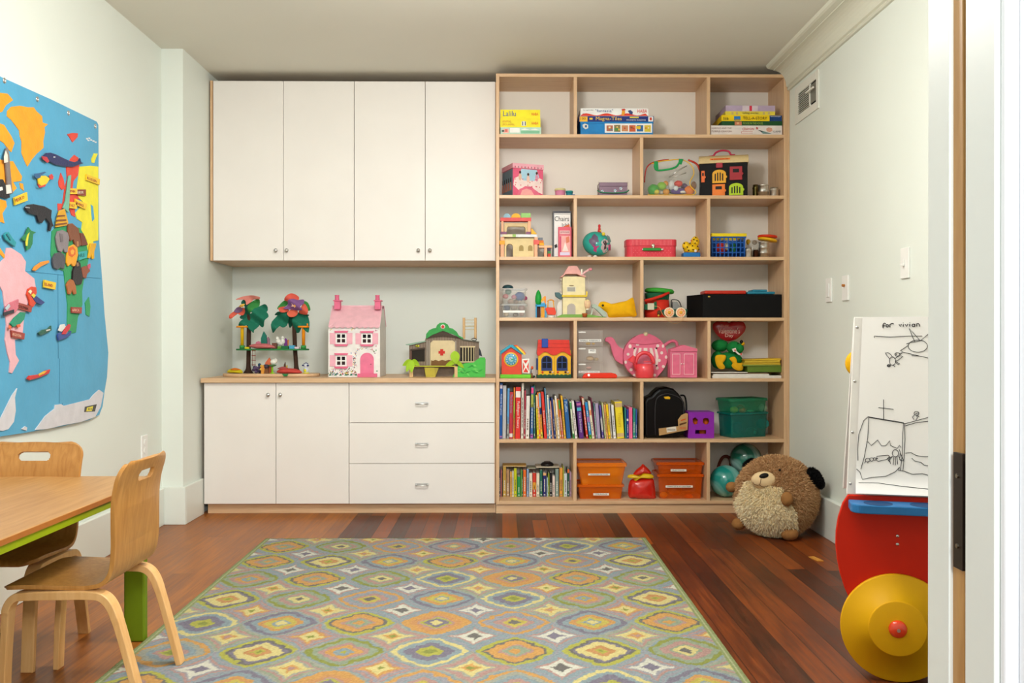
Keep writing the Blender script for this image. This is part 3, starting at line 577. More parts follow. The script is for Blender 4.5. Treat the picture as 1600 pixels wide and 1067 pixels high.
feltthing('felt_parrot', 'red felt parrot with blue and yellow wings', 'felt figure', [('#d04428', k2((137, 275), (145, 245), (165, 233), (187, 236), (190, 268), (180, 285), (188, 318), (170, 345), (152, 335), (150, 310)))], [('wing', '#2a3a78', k2((168, 285), (182, 275), (215, 300), (240, 318), (222, 332), (190, 318))), ('wing_band', '#d8c83a', k2((166, 280), (178, 270), (190, 282), (178, 296))), ('face', '#e0d8b0', k2((150, 262), (160, 250), (168, 258), (160, 275)))])
feltthing('felt_ship', 'pink and white felt ship on the pink felt land', 'felt figure', [('#c86a7a', k2((14, 388), (24, 340), (50, 318), (92, 300), (92, 345), (76, 372), (30, 392)))], [('hull', '#2a2a34', k2((16, 372), (74, 356), (74, 374), (18, 392))), ('sail', '#b8c4cc', k2((24, 350), (46, 326), (52, 340), (34, 362)))])
feltthing('felt_beetle', 'green felt beetle with orange feet on the pink land', 'felt figure', [('#1f8a6a', k2((46, 432), (70, 400), (105, 370), (130, 372), (122, 410), (98, 438), (62, 452)))], [('foot', '#d8643a', k2((46, 440), (60, 446), (56, 466), (44, 458))), ('foot', '#d8643a', k2((86, 440), (104, 434), (108, 448), (92, 456)))])
feltthing('felt_crocodile', 'small dark green felt crocodile near the sail boat', 'felt figure', [('#1f5a48', k2((198, 482), (222, 465), (250, 460), (268, 442), (270, 470), (246, 482), (215, 496), (204, 494)))], [('teeth', '#d8d0c8', k2((246, 466), (268, 462), (268, 468), (248, 474)))])
feltthing('felt_sailboat', 'blue felt boat with white and red sail', 'felt figure', [('#2f4a8c', k2((304, 488), (320, 478), (352, 492), (378, 470), (370, 498), (345, 512), (308, 525), (303, 505)))], [('sail', '#dcdcd8', k2((310, 470), (322, 438), (345, 434), (352, 450), (330, 476))), ('sail', '#c8303a', k2((330, 490), (348, 452), (368, 434), (378, 440), (372, 462), (350, 490)))])
feltthing('felt_canoe', 'red felt canoe with yellow bow low in the ocean', 'felt figure', [('#c42f2a', k2((138, 728), (150, 712), (200, 706), (235, 686), (264, 678), (256, 700), (208, 722), (150, 738)))], [('bow', '#e0b02a', k2((205, 704), (235, 688), (250, 688), (236, 702), (208, 714)))])
feltthing('felt_rocket', 'grey and white felt rocket at left edge of the photo', 'felt figure', [('#7a6f6c', k1((18, 500), (26, 470), (34, 462), (42, 500), (50, 600), (58, 690), (66, 718), (34, 728), (30, 640)))], [('nose', '#dcd6c8', k1((20, 515), (30, 480), (40, 505), (42, 545), (22, 550))), ('fins', '#d8d4cc', k1((30, 672), (54, 670), (62, 716), (34, 722)))])
feltthing('felt_penguin', 'black felt bird with white spot at photo left edge', 'felt figure', [('#17151a', k1((-20, 640), (8, 640), (24, 675), (36, 700), (48, 742), (30, 748), (-20, 735)))], [('belly', '#dcdcd8', k1((-8, 684), (10, 682), (14, 700), (-6, 706)))])
# ---------------------------------------------------------------- easel on yellow wheels
th = math.radians(15); EO = Matrix.Translation((1.103, 2.53, 0)) @ Matrix.Rotation(-th, 4, 'Z')
t = thing('toy_easel', 'red play easel on yellow wheels holding a child drawing pad', 'easel', (1.24, 2.56, 0))
REDP = m('#cc2408', .45, nz=.03, sc=6); YEP = m('#e0a80a', .55, nz=.03, sc=8); BLP = m('#2a6ea6', .4, nz=.08, sc=18)
def panel(v0, v1, k=1):
    b = B(); b.T = EO; pts = []
    L_, R_, bt, tp = -.168, .448, .09, .52
    for i in range(41):
        a = math.pi * i / 40; pts.append((L_ + .30 - .30 * math.sin(a) if True else 0, tp - (tp - bt) * (i / 40)))
    prof_l = [(-.128, .515), (-.143, .49), (-.155, .45), (-.161, .41), (-.162, .37), (-.158, .33), (-.15, .29), (-.138, .25), (-.12, .21), (-.095, .165), (-.06, .12), (-.02, .09), (.04, .075)]
    pts = [(x, z) for x, z in prof_l] + [(.28 - x, z) for x, z in reversed(prof_l)]
    b.prism([(.14 + (x - .14) * k, v0, z) for x, z in pts], (0, v1 - v0, 0), REDP); return b
o = panel(.012, .028); obj('side_panel', o, t, bevel=.003)
o = panel(.105, .121, .9); obj('side_panel', o, t, bevel=.003)
def wheel(u, v, sgn, k=1):
    b = B(); b.T = EO
    b.lathe((u, v, .0005 + .15 * k), [(0, .0), (.150 * k, .0), (.150 * k, .012), (.148 * k, .014), (.077, .014), (.0775, .0155), (.0765, .019), (.074, .020), (0, .020)], YEP, 64, (0, sgn, 0)); w = obj('wheel', b, t)
    b = B(); b.T = EO; b.lathe((u, v, .0005 + .15 * k), [(.0245, .020), (.0245, .024), (.022, .029), (.014, .034), (.004, .0355), (0, .0355)], m('#e0401c', .25, coat=.5), 28, (0, sgn, 0)); hb = obj('hub_cap', b, w, label='red domed hub cap')
    b = B(); b.T = EO; b.cyl((u, v + sgn * .034, .0005 + .15 * k), (u, v + sgn * .037, .0005 + .15 * k), .005, CHROME, 12); obj('axle_screw', b, w)
for u in (0, .28): wheel(u, .0105, -1); wheel(.14 + (u - .14) * .8, .1225, 1, .85)
b = B(); b.T = EO
for u in (0, .28): b.cyl((u, -.001, .1505), (u, .013, .1505), .006, m('#9a9a9a', .3, 1))
obj('axle', b, t)
for z in (.405, .382):
    b = B(); b.T = EO; b.lathe((.002, .012, z), [(.0045, -.001), (.0045, .0015), (.003, .003), (0, .003)], CHROME, 12, (0, -1, 0)); obj('screw', b, t)
# blue tray with cup holes
b = B(); b.T = EO; zt_ = .502
out = [];
x0, x1, v0, v1 = -.128, .408, -.075, .012
for cx0, cz0, a0 in ((x0 + .03, v0 + .035, 180), (x1 - .03, v0 + .035, 270)):
    for i in range(9):
        a = math.radians(a0 + 90 * i / 8); out.append((cx0 + .03 * math.cos(a), cz0 + .035 * math.sin(a)))
out += [(x1, v1), (x0, v1)]
b.prism([(x, y, zt_ - .024) for x, y in out], (0, 0, .024), BLP); tr = obj('paint_tray', b, t, bevel=.003, label='blue wooden tray with round cup holes')
for u in (-.055, .065, .185, .305):   # rims sunk into the tray
    b = B(); b.T = EO; b.lathe((u, -.035, zt_), [(.0385, .0006), (.0375, -.0005), (.0375, .0006)], m('#1f5a90', .5), 32); b.lathe((u, -.035, zt_), [(0, .0004), (.0375, .0004)], m('#173f6a', .6), 32); obj('cup_hole', b, tr, label='dark blue round cup recess')
# leaning board and drawing pad
def bo(u, w, off=0):   # board plane point: w height, leans back
    k = (w - .51) / .51; return Vector((u, .018 + .052 * k - off, w))
def bedge(w): k = (w - .51) / .51; return -.132 + .026 * k
b = B(); b.T = EO
b.prism([bo(bedge(.515), .515), bo(bedge(1.02), 1.02), bo(.28 - bedge(1.02), 1.02), bo(.28 - bedge(.515), .515)], (0, .012, 0), m('#e2ded8', .45, nz=.02)); bd = obj('board', b, t, bevel=.002)
for w in (.545, .69, .835, .99):
    b = B(); b.T = EO; b.lathe(bo(bedge(w) + .009, w, .000), [(.004, -.001), (.004, .001), (.002, .002), (0, .002)], CHROME, 12, (0, -1, -.2)); obj('screw', b, bd)
b = B(); b.T = EO
b.prism([Vector((p.x,   .145 - p.y, p.z)) for p in (bo(bedge(.515), .515), bo(bedge(1.018), 1.018), bo(.28 - bedge(1.018), 1.018), bo(.28 - bedge(.515), .515))], (0, .010, 0), m('#e2ded8', .45, nz=.02)); obj('back_board', b, t, bevel=.002)
b = B(); b.T = EO; b.lathe((-.086, .118, .885), [(0, 0), (.037, 0), (.041, .006), (.037, .014), (0, .016)], YEP, 28, (0, -1, 0)); obj('knob', b, t, label='round yellow side knob')
# drawing pad: lettering and line drawing in black marker
b = B(); b.T = EO; PAP = m('#f2efec', .7, nz=.012, sc=5); vs = []; NW = 24
for i in range(NW + 1):
    w = .522 + (1.02 - .522) * i / NW; curl = .014 * max(0, 1 - (w - .522) / .05) ** 2 * 1.2
    for e in (0, 1):
        u = bedge(w) + .022 if e == 0 else .28 - bedge(w) - .012
        p = bo(u, w, .0035 + curl); vs.append(p)
fs = [(2 * i, 2 * i + 1, 2 * i + 3, 2 * i + 2) for i in range(NW)]
b.add(vs, [f[::-1] for f in fs], PAP, True); 
def onpad(px, py, lift=.0042):
    M_ = EO.inverted(); o0 = M_ @ Vector((0, 0, CH)); d0 = (M_.to_3x3() @ ray(px, py)); 
    # board plane: v = .018 + .10*(w-.51)/.51 - lift
    k = .052 / .51; tt = (.018 - lift + k * (o0.z - .51) - o0.y) / (d0.y - k * d0.z); p = o0 + d0 * tt
    curl = .014 * max(0, 1 - (p.z - .522) / .05) ** 2 * 1.2; p.y -= curl; return p
INK = m('#26242a', .6)
def k6(*pts): return [(1300 + x / 3.333, 480 + y / 3.333) for x, y in pts]
def strokes(lst, r=.0008):
    for s in lst: b.tube([onpad(x, y) for x, y in k6(*s)], r, INK, 5)
def circ(x, y, rx, ry, n=16, a0=0, a1=360): return [(x + rx * math.cos(math.radians(a0 + (a1 - a0) * i / n)), y + ry * math.sin(math.radians(a0 + (a1 - a0) * i / n))) for i in range(n + 1)]
strokes([[(266, 108), (266, 88), (272, 82), (280, 86)], [(262, 97), (276, 96)], circ(288, 96, 6, 7), [(302, 104), (301, 88)], [(301, 93), (308, 85), (318, 84), (320, 88)],
    [(348, 88), (355, 100), (361, 87)], [(371, 88), (371, 101)], [(371, 80), (371, 82)], [(380, 88), (388, 100), (395, 86)], [(405, 87), (405, 100)], [(405, 79), (405, 81)], circ(424, 94, 7, 7), [(431, 86), (432, 101)], [(441, 100), (441, 86), (449, 84), (456, 90), (456, 100)]], .0012)
strokes([[(218, 152), (223, 160), (220, 150), (300, 155), (400, 150), (470, 150)], [(432, 182), (418, 150), (402, 110), (425, 135), (460, 175), (500, 141), (505, 160), (508, 190)], circ(447, 202, 50, 32, 22), [(388, 190), (410, 183), (445, 178), (468, 172)], [(395, 200), (356, 226), (372, 234), (440, 250), (510, 266)], [(415, 252), (455, 254)], [(505, 228), (515, 234)],
    [(300, 268), (285, 250), (278, 238), (290, 235), (305, 245), (318, 262)], circ(315, 280, 16, 22), circ(340, 245, 13, 9), [(350, 243), (370, 233), (352, 249)], [(325, 268), (350, 252), (369, 255), (345, 275), (328, 282)], [(318, 298), (328, 311)], [(330, 285), (345, 300), (352, 292)], [(336, 283), (350, 296)], circ(296, 304, 9, 6), circ(296, 304, 5, 3), circ(334, 245, 2, 2, 6),
    [(268, 480), (269, 585)], [(242, 522), (320, 531)], [(135, 798), (133, 740), (140, 660), (165, 590), (190, 568), (200, 572), (370, 600), (381, 610)], [(192, 574), (186, 680), (168, 780), (150, 842)], [(190, 573), (300, 592), (372, 604), (368, 660), (366, 760), (356, 850)], [(378, 612), (380, 690), (374, 800), (369, 852)], [(372, 608), (440, 590), (512, 570)], [(378, 618), (440, 600), (512, 592)],
    [(180, 700), (190, 702), (204, 720), (238, 691), (258, 722), (280, 720), (301, 695), (305, 720), (340, 735), (352, 718), (360, 730)], circ(440, 552, 13, 10), [(430, 560), (418, 572), (428, 585)], [(440, 562), (445, 575), (436, 588)], [(445, 562), (454, 572)], [(434, 556), (448, 550)],
    circ(330, 760, 16, 19), [(316, 775), (300, 795), (305, 815)], [(322, 780), (318, 820)], [(330, 780), (330, 822)], [(338, 778), (342, 818)], [(345, 772), (358, 800)], [(310, 778), (290, 790), (300, 806)], [(350, 740), (362, 775), (374, 800)], [(355, 760), (352, 795), (372, 800)],
    circ(186, 796, 12, 10), circ(206, 792, 10, 9), circ(222, 790, 7, 7), [(170, 812), (176, 800)], [(186, 812), (188, 800)], [(230, 795), (234, 775), (290, 770), (300, 775), (285, 792), (240, 802), (230, 795)], [(295, 770), (302, 785), (292, 800)], circ(236, 788, 2, 2, 6),
    [(382, 760), (410, 756), (440, 772), (480, 778), (512, 778)], [(415, 785), (430, 800), (465, 808), (480, 822), (512, 828)], [(128, 842), (146, 858), (158, 896), (210, 885), (280, 880), (330, 856), (352, 832), (346, 850), (372, 852), (420, 870), (470, 866), (512, 878)], [(138, 912), (240, 914), (360, 930), (512, 946)]])
obj('drawing_pad', b, t, label='white paper pad with black marker child drawing')
# ---------------------------------------------------------------- round plush
PC = Vector((P(1213, 780, 4.46).x, 4.46, 0)); PR = .192; PC.z = .19
t = thing('plush_animal', 'big round furry brown plush with cream belly leaning by right wall', 'plush toy', (PC.x, PC.y, 0))
def onball(px, py, k=1.0, c=PC, r=PR):
    o0 = Vector((0, 0, CH)); d = ray(px, py).normalized(); oc = o0 - c; B_ = oc.dot(d); C_ = oc.dot(oc) - r * r; D = B_ * B_ - C_
    if D < 0: p = o0 + d * (-B_)
    else: p = o0 + d * (-B_ - math.sqrt(D))
    return c + (p - c).normalized() * r * k
def toloc(p): 
    q = (CR.transposed() @ (p - Vector((0, 0, CH)))); return 800 + FPX * q.x / -q.z, 533.5 - FPX * q.y / -q.z
def inpoly(x, y, poly):
    c = False; n = len(poly)
    for i in range(n):
        x1, y1 = poly[i]; x2, y2 = poly[i - 1]
        if (y1 > y) != (y2 > y) and x < (x2 - x1) * (y - y1) / (y2 - y1) + x1: c = not c
    return c
belly = [(1164, 753), (1178, 750), (1200, 758), (1222, 762), (1232, 780), (1243, 800), (1247, 825), (1230, 834), (1195, 838), (1165, 828), (1152, 808), (1149, 785), (1158, 768)]
fcam = (Vector((0, 0, CH)) - PC).normalized()
def fur(b, c, rx, ry, rz, n, ln, mt, mt2, cond, seed, wdt=.0022):
    rnd = random.Random(seed)
    for _ in range(n):
        z = rnd.uniform(-1, 1); a = rnd.uniform(0, 2 * math.pi); rr_ = math.sqrt(1 - z * z); d = Vector((rr_ * math.cos(a), rr_ * math.sin(a), z)); p = c + Vector((d.x * rx, d.y * ry, d.z * rz))
        if not cond(p, d): continue
        if p.z < .004: continue
        t1 = d.orthogonal().normalized(); t2 = d.cross(t1); ang = rnd.uniform(0, 6.28); s_ = (t1 * math.cos(ang) + t2 * math.sin(ang)); l = ln * rnd.uniform(.6, 1.3); w = wdt * rnd.uniform(.6, 1.2)
        bend = Vector((rnd.uniform(-1, 1), rnd.uniform(-1, 1), rnd.uniform(-1.4, .3))) * l * .55; q1 = p + d * l * .55 + bend * .35; q2 = p + d * l * .9 + bend
        q1.z = max(q1.z, .002); q2.z = max(q2.z, .002)
        b.add([p - s_ * w, p + s_ * w, q1 + s_ * w * .7, q1 - s_ * w * .7, q2], [(0, 1, 2, 3), (3, 2, 4)], mt if rnd.random() < .6 else mt2)
BRN, BRN2, CRM, CRM2 = [m(h, .95, nz=.1, sc=60) for h in ('#b98c60', '#d2ab7c', '#fbe6b8', '#fff4d4')]
isb = lambda p, d: (p - PC).dot(fcam) > .02 and inpoly(*toloc(p), belly)
b = B(); b.ball(PC, (PR, PR, PR * 1.0), BRN, 48, disp=.03); fur(b, PC, PR, PR, PR, 60000, .0125, BRN, BRN2, lambda p, d: not isb(p, d), 1); obj('body', b, t)
b = B(); vs = []; 
lo_, hi_ = (1146, 745), (1250, 840); gxn = 26; idx = {}
for j in range(gxn + 1):
    for i in range(gxn + 1):
        px = lo_[0] + (hi_[0] - lo_[0]) * i / gxn; py = lo_[1] + (hi_[1] - lo_[1]) * j / gxn
        if inpoly(px, py, belly): idx[(i, j)] = len(vs); vs.append(onball(px, py, 1.035))
fs = [(idx[(i, j)], idx[(i, j + 1)], idx[(i + 1, j + 1)], idx[(i + 1, j)]) for i in range(gxn) for j in range(gxn) if all(q in idx for q in ((i, j), (i + 1, j), (i, j + 1), (i + 1, j + 1)))]
b.add(vs, fs, CRM, True); fur(b, PC, PR * 1.03, PR * 1.03, PR * 1.03, 90000, .0125, CRM, CRM2, isb, 2); obj('belly', b, t, label='cream furry belly')
def lump(name, px, py, k, r, hx, label=None, T=None, fuzz=0, disp=.04, par=None):
    c = onball(px, py, k); b = B(); mt = m(hx, .9, nz=.08, sc=50, bump=.3); b.ball(c, r, mt, 20, T, disp=disp, fr=30)
    if fuzz: fur(b, c, r[0], r[1], r[2], fuzz, .010, mt, mt, lambda p, d: True, 5, .0025)
    return obj(name, b, par or t, label=label)
lump('arm', 1149, 762, 1.12, (.030, .030, .026), '#96683a', 'smooth tan arm'); lump('arm', 1228, 779, 1.10, (.028, .028, .034), '#96683a', 'smooth tan arm')
lump('foot', 1152, 820, 1.20, (.034, .034, .030), '#96683a', 'smooth tan foot')
c = onball(1230, 830, 1.2); c.z = .034; b = B(); b.ball(c, (.042, .040, .033), m('#96683a', .9, nz=.08, sc=50, bump=.3), 20, disp=.04, fr=30); obj('foot', b, t, label='smooth tan foot')
c0 = onball(1194, 751, 1.03); b = B(); b.ball(c0, (.060, .036, .042), m('#dcc094', .9, nz=.04, bump=.2), 24, disp=.03, fr=20); mz = obj('muzzle', b, t, label='smooth cream muzzle')
def onm(px, py, off=.001):
    p = P(px, py, c0.y - .02); u = (p.x - c0.x) / .060; w = (p.z - c0.z) / .042; s_ = max(.05, 1 - u * u - w * w); return Vector((p.x, c0.y - .036 * math.sqrt(s_) - off, p.z))
nb = B(); q = onm(1193, 743, -.002); nb.ball(q, (.023, .012, .0125), m('#17120f', .5), 18, Matrix.Rotation(math.radians(-14), 3, 'Y')); obj('nose', nb, mz, label='black oval nose')
nb = B(); INKB = m('#5a3a24', .9); nb.tube([onm(x, y) for x, y in ((1188, 747), (1187, 753), (1186, 757))], .0012, INKB, 6); nb.tube([onm(x, y) for x, y in ((1177, 753.5), (1179, 757), (1183, 758), (1186, 757), (1190, 760), (1195, 760.5), (1199, 758))], .0012, INKB, 6); obj('mouth_stitching', nb, mz)
nb = B(); nb.ball(onball(1218, 737, 1.07), .006, m('#120d0a', .2), 12); obj('eye', nb, t, label='small black eye')
BLK = m('#0d0c0d', .95)
for (px, py, r, rot) in ((1268, 750, (.026, .03, .055), -35), (1172, 724, (.03, .02, .012), -40)):
    c = onball(px, py, 1.12 if px > 1200 else 1.0); c.y += 0 if px > 1200 else .035; b = B(); Tm = Matrix.Rotation(math.radians(rot), 3, 'Y'); b.ball(c, r, BLK, 18, Tm, disp=.1, fr=40)
    rnd = random.Random(4)
    for _ in range(1600):
        d = Vector((rnd.gauss(0, 1), rnd.gauss(0, 1), rnd.gauss(0, 1))).normalized(); p = c + Tm @ Vector((d.x * r[0], d.y * r[1], d.z * r[2])); s_ = d.orthogonal().normalized() * .0025; q1 = p + d * .009 + Vector((rnd.uniform(-1, 1), rnd.uniform(-1, 1), rnd.uniform(-1, 1))) * .004
        b.add([p - s_, p + s_, q1], [(0, 1, 2)], BLK)
    obj('ear', b, t, label='black furry ear')
# ---------------------------------------------------------------- things on the bookcase
def E(px0, px1, py0, py1, Y, dep, row=None):
    a = P(px0, py1, Y); c = P(px1, py0, Y); z0 = RZ[row] if row else a.z
    return (a.x, c.x, Y, Y + dep, z0 + (.0006 if row else 0), c.z)
def ebox(px0, px1, py0, py1, Y, dep, mt, row=None, b=None): b = b or B(); return b.box(*E(px0, px1, py0, py1, Y, dep, row), mt)
def gbox(label, cat, px0, px1, py0, py1, Y, dep, hx, z0, lidlip, faces=(), texts=(), name='game_box', group=None):
    e = list(E(px0, px1, py0, py1, Y, dep)); e[4] = z0; t = thing(name, label, cat, ((e[0] + e[1]) / 2, Y + dep / 2, z0), group)
    if lidlip:
        zl = e[5] - (e[5] - e[4]) * lidlip; b = B().box(e[0] + .002, e[1] - .002, e[2] + .002, e[3] - .002, e[4], zl - .0003, m(hx, .45)); obj('base', b, t, bevel=.0008); b = B().box(e[0], e[1], e[2], e[3], zl, e[5], m(hx, .4))
    else: b = B().box(*e, m(hx, .4))
    for fi, (hx2, pts) in enumerate(faces): b.fp(pts, Y - .0004 - .0001 * fi, .0012 + .0001 * fi, m(hx2, .45))
    for tx in texts: b.txt(tx[0], *tx[1:5], Y - .0008 - .0001 * len(faces), m(tx[5], .5))
    obj('lid' if lidlip else 'box', b, t, bevel=0); return e[5]
def R4(x0, x1, y0, y1): return [(x0, y0), (x1, y0), (x1, y1), (x0, y1)]
def pat_boxes(x0, x1, y0, y1, n, cols, seed):
    r = random.Random(seed); out = []; w = (x1 - x0) / n
    for i in range(n): out.append((cols[i % len(cols)], R4(x0 + i * w + w * .06, x0 + (i + 1) * w - w * .1, y0 + r.uniform(0, 1), y1 - r.uniform(0, 1))))
    for i in range(n):
        for q in range(3): xx = x0 + i * w + w * r.uniform(.12, .6); yy = y0 + 1 + r.uniform(0, (y1 - y0) * .55); out.append((r.choice(['#e8e0c8', '#7a5a40', '#c84a34', '#5a8a9a', '#e0b84a']), R4(xx, xx + w * r.uniform(.12, .28), yy, yy + (y1 - y0) * r.uniform(.12, .3))))
    return out
# --- row 1
FZ = RZ[1] + .0005
z = RZ[1] + .0005; Y = 5.03
z = gbox('pale green illustrated game box, lowest of the left stack on top shelf', 'game box', 782, 845.5, 199, 209.5, Y, .2, '#b7d6c2', z, 0, [('#e9b3a4', R4(786, 795, 201, 208)), ('#f0efe8', R4(797, 812, 200, 207)), ('#7fbc96', R4(814, 843, 204, 208.5)), ('#e7e9de', [(814, 203), (820, 200.5), (828, 203), (836, 201), (843, 203.5)]), ('#4a5a52', R4(784, 788, 203, 206)), ('#d86a5c', R4(789, 793, 202, 206))])
z = gbox('yellow game box with penguin picture, middle of left top-shelf stack', 'game box', 781.5, 844.5, 185, 199, Y, .2, '#f0e01c', z, 0, [('#e8e8e0', [(815, 190), (818, 189), (822, 190), (822, 196.5), (815, 196.5)]), ('#3a3a3a', R4(816, 817.5, 190, 196)), ('#3a3a3a', R4(820, 821.5, 190, 196))], [('ANIMAL', 785, 799, 188, 191.5, '#c8802a'), ('UPON ANIMAL', 785, 804, 193, 196, '#c8802a'), ('HABA', 830.5, 841, 190.5, 194.5, '#d8301c')])
z = gbox('yellow game box with blue lettering, topmost of the left stack on top shelf', 'game box', 782, 844, 171.5, 184.7, Y, .2, '#f2e21a', z, 0, [], [('Lalilu', 786, 806, 173.5, 181.5, '#3a5a94'), ('HABA', 830.5, 841, 176, 180.5, '#d8301c')])
z = RZ[1] + .0005
z = gbox('bright blue picture game box, lowest of the middle top-shelf stack', 'game box', 906.5, 1021, 190.5, 209.5, Y, .24, '#1f7fc0', z, .12, [('#eeeeea', R4(945, 1019, 193, 207.5)), ('#d8d8d0', [(910, 195), (914, 193), (919, 195), (919, 200), (915, 202), (911, 199)]), ('#2a5a8a', R4(914, 917, 195.5, 199))] + pat_boxes(947, 1018, 195, 206, 6, ['#b86a50', '#8a7a50', '#c88a60', '#d0603a', '#3a6aa0', '#d8c040'], 2) + [('#e0c030', R4(994, 1001, 197, 201)), ('#5a8a4a', R4(960, 966, 200, 204))])
z = gbox('navy game box with orange left end on top shelf', 'game box', 904.5, 1021.5, 181.5, 190.3, Y, .24, '#24357c', z, 0, [('#f0b83a', R4(905.5, 918, 182, 190)), ('#f2c84a', R4(921, 926, 184, 187)), ('#e8d84a', R4(984, 998, 182.5, 184.5)), ('#ececec', R4(1013, 1020.5, 182, 189.8)), ('#c8402a', R4(1015, 1018.5, 183.5, 188))], [('100', 907, 915, 183.5, 187, '#8a5a1a'), ('Magna-Tiles', 931, 971.5, 182.6, 189.5, '#f0c83a'), ('MAGNETIC BUILDING', 979, 1009, 186.5, 188.5, '#d8d8e0')])
wave = [(907.5, 181), (907.5, 180)] + [(907.5 + i * 4.2, 178.6 - 1.6 * math.sin(i * .82)) for i in range(1, 25)] + [(1012.5, 181)]
z = gbox('white game box with red waves, topmost of middle stack', 'game box', 907, 1013, 169.5, 181.2, Y, .22, '#efefec', z, 0, [('#e0402c', wave), ('#e8a030', [(972, 172), (976, 171), (977, 176), (975, 180), (971, 180)]), ('#c83a2a', [(971, 170.5), (976, 169.8), (978, 172), (972, 173)]), ('#3a4a7a', [(981, 173), (985, 171.8), (989, 175), (988, 179), (984, 178)])], [('Das magische Spiel', 911, 927, 171.2, 173, '#5a5a5a'), ('"fantasia"', 930, 958, 170.8, 175.2, '#3a4f8a'), ('3+', 910, 914, 177.2, 179, '#5a5a5a'), ('HABA', 996, 1011, 170.8, 176.2, '#d8301c')])
z = RZ[1] + .0005; Y = 5.02
z = gbox('white crayon game box with red outline drawings, lowest of right stack', 'game box', 1110.5, 1222, 196.3, 209.5, Y, .24, '#e6dcd6', z, 0, [('#c05a50', R4(1158, 1176, 205.5, 206)), ('#c05a50', R4(1158, 1176, 208, 208.4)), ('#c05a50', R4(1158, 1158.6, 205.5, 208.4)), ('#d8a088', [(1197, 201), (1201, 199), (1206, 200), (1207, 204), (1203, 206.5), (1198, 205)]), ('#6f8f8a', [(1186, 203), (1200, 207), (1206, 209), (1192, 208.8)]), ('#3a3a3a', [(1184, 202.5), (1192, 205), (1190, 206.5)]), ('#c05a50', [(1182, 198), (1185, 200), (1183, 203), (1181, 200)])], [('HAROLD AND THE', 1112, 1143, 199, 201.5, '#a08078'), ('PURPLE CRAYON', 1112, 1143, 203.8, 206.5, '#a08078'), ('CRAYON', 1160, 1178, 199.5, 203.5, '#c8605a'), ('GAME', 1208, 1220, 204, 207, '#8a8a8a')])
z = gbox('dark green game box under the yellow box with dark blue end', 'game box', 1128, 1222, 189.3, 196, Y, .25, '#20502c', z, 0, [('#c87a5a', R4(1148, 1159, 190, 195.5)), ('#e0b080', R4(1151, 1155, 191, 194))], [('MOOSE IN THE HOUSE', 1161, 1192, 191, 194.3, '#9ab84a')])
z = gbox('bright yellow game box with dark blue right end', 'game box', 1127.5, 1222, 180, 189.6, Y, .25, '#f0cc18', z, 0, [('#2c7cc0', R4(1147, 1157, 181.5, 188)), ('#9a8a5a', R4(1148, 1156, 186, 188.5)), ('#1c3f78', R4(1202.5, 1221.8, 180.3, 189.2))], [('Sil & Bo', 1130, 1138.5, 183, 187.5, '#3a3a2a'), ('TELL-A-STORY', 1161, 1198.5, 182.5, 186.8, '#4a2c1c'), ('Ravensburger', 1204, 1220, 181, 183, '#e8e8f0')])
z = gbox('pale yellow story game box below the lavender box on top shelf', 'game box', 1133.5, 1211, 174, 180, Y, .24, '#e6d24a', z, 0, [('#c8b070', R4(1143, 1146, 175, 179)), ('#c8b070', R4(1150, 1153, 175, 179)), ('#c8b070', R4(1192, 1195, 175, 179)), ('#c8b070', R4(1200, 1203, 175, 179))], [('telling stories', 1160, 1185, 175, 178.8, '#6a5a3a')])
z = gbox('lavender box with red centre tab, topmost of the right stack', 'game box', 1134, 1211, 165, 174, Y, .24, '#b7a3bc', z, 0, [('#d8c8d0', R4(1160, 1171, 165.3, 173.4)), ('#d0354a', R4(1171, 1175, 165.3, 173.4)), ('#d8c8d0', R4(1175, 1184, 165.3, 173.4))])
# --- row 2
FZ = RZ[2] + .0005
Y = 5.05; c = P(801, 300, Y)
t = thing('keepsake_box', 'pink ballerina picture box with lid at left of second shelf', 'box', (c.x + .06, Y + .09, RZ[2])); T = rotT(c, 20)
zt = Zz(254.5, Y, 801); w = .185
b = B(); b.T = T; b.box(c.x + .002, c.x + w - .002, Y + .002, Y + .168, RZ[2] + .0005, zt - .027, m('#dd5f7e', .4)); 
def lp(pts): return [Vector((c.x + u * w, Y, RZ[2] + v * (zt - RZ[2]))) for u, v in pts]
def lf(hx, pts, d=.0015): b.prism(lp(pts), (0, -d + .002, 0) if False else (0, .003, 0), m(hx, .45)) if False else b.prism([p + Vector((0, .0005, 0)) for p in lp(pts)], (0, .002, 0), m(hx, .45))
lf('#a9cfe0', [(.22, .62), (.28, .84), (.78, .84), (.86, .62), (.7, .5), (.34, .5)]); lf('#eed8d2', [(.03, .35), (.06, .55), (.2, .62), (.34, .5), (.7, .5), (.86, .6), (.97, .55), (.97, .12), (.75, .2), (.62, .33), (.4, .33), (.2, .2)])
for u, v, hx in ((.24, .6, '#e0b8a0'), (.5, .55, '#e8c0b0'), (.78, .6, '#d890a8')):
    b.prism([Vector((c.x + (u + .05 * math.cos(a)) * w, Y - .0002, RZ[2] + (v + .11 * math.sin(a)) * (zt - RZ[2]))) for a in [6.28 * i / 10 for i in range(10)]], (0, .001, 0), m(hx, .5))
    b.prism([Vector((c.x + (u + .035 * math.cos(a)) * w, Y - .0006, RZ[2] + (v + .14 + .045 * math.sin(a)) * (zt - RZ[2]))) for a in [6.28 * i / 8 for i in range(8)]], (0, .001, 0), m('#4a2a22', .5))
lf2 = [(.14, .04), (.22, .24), (.4, .3), (.62, .3), (.82, .18), (.9, .04)]
b.prism([p - Vector((0, .0004, 0)) for p in lp(lf2)], (0, .001, 0), m('#e2708a', .45)); b.prism([p - Vector((0, .0007, 0)) for p in lp([(.24, .04), (.3, .2), (.45, .26), (.6, .22), (.72, .04)])], (0, .001, 0), m('#eda8a4', .45))
rr_ = random.Random(5)
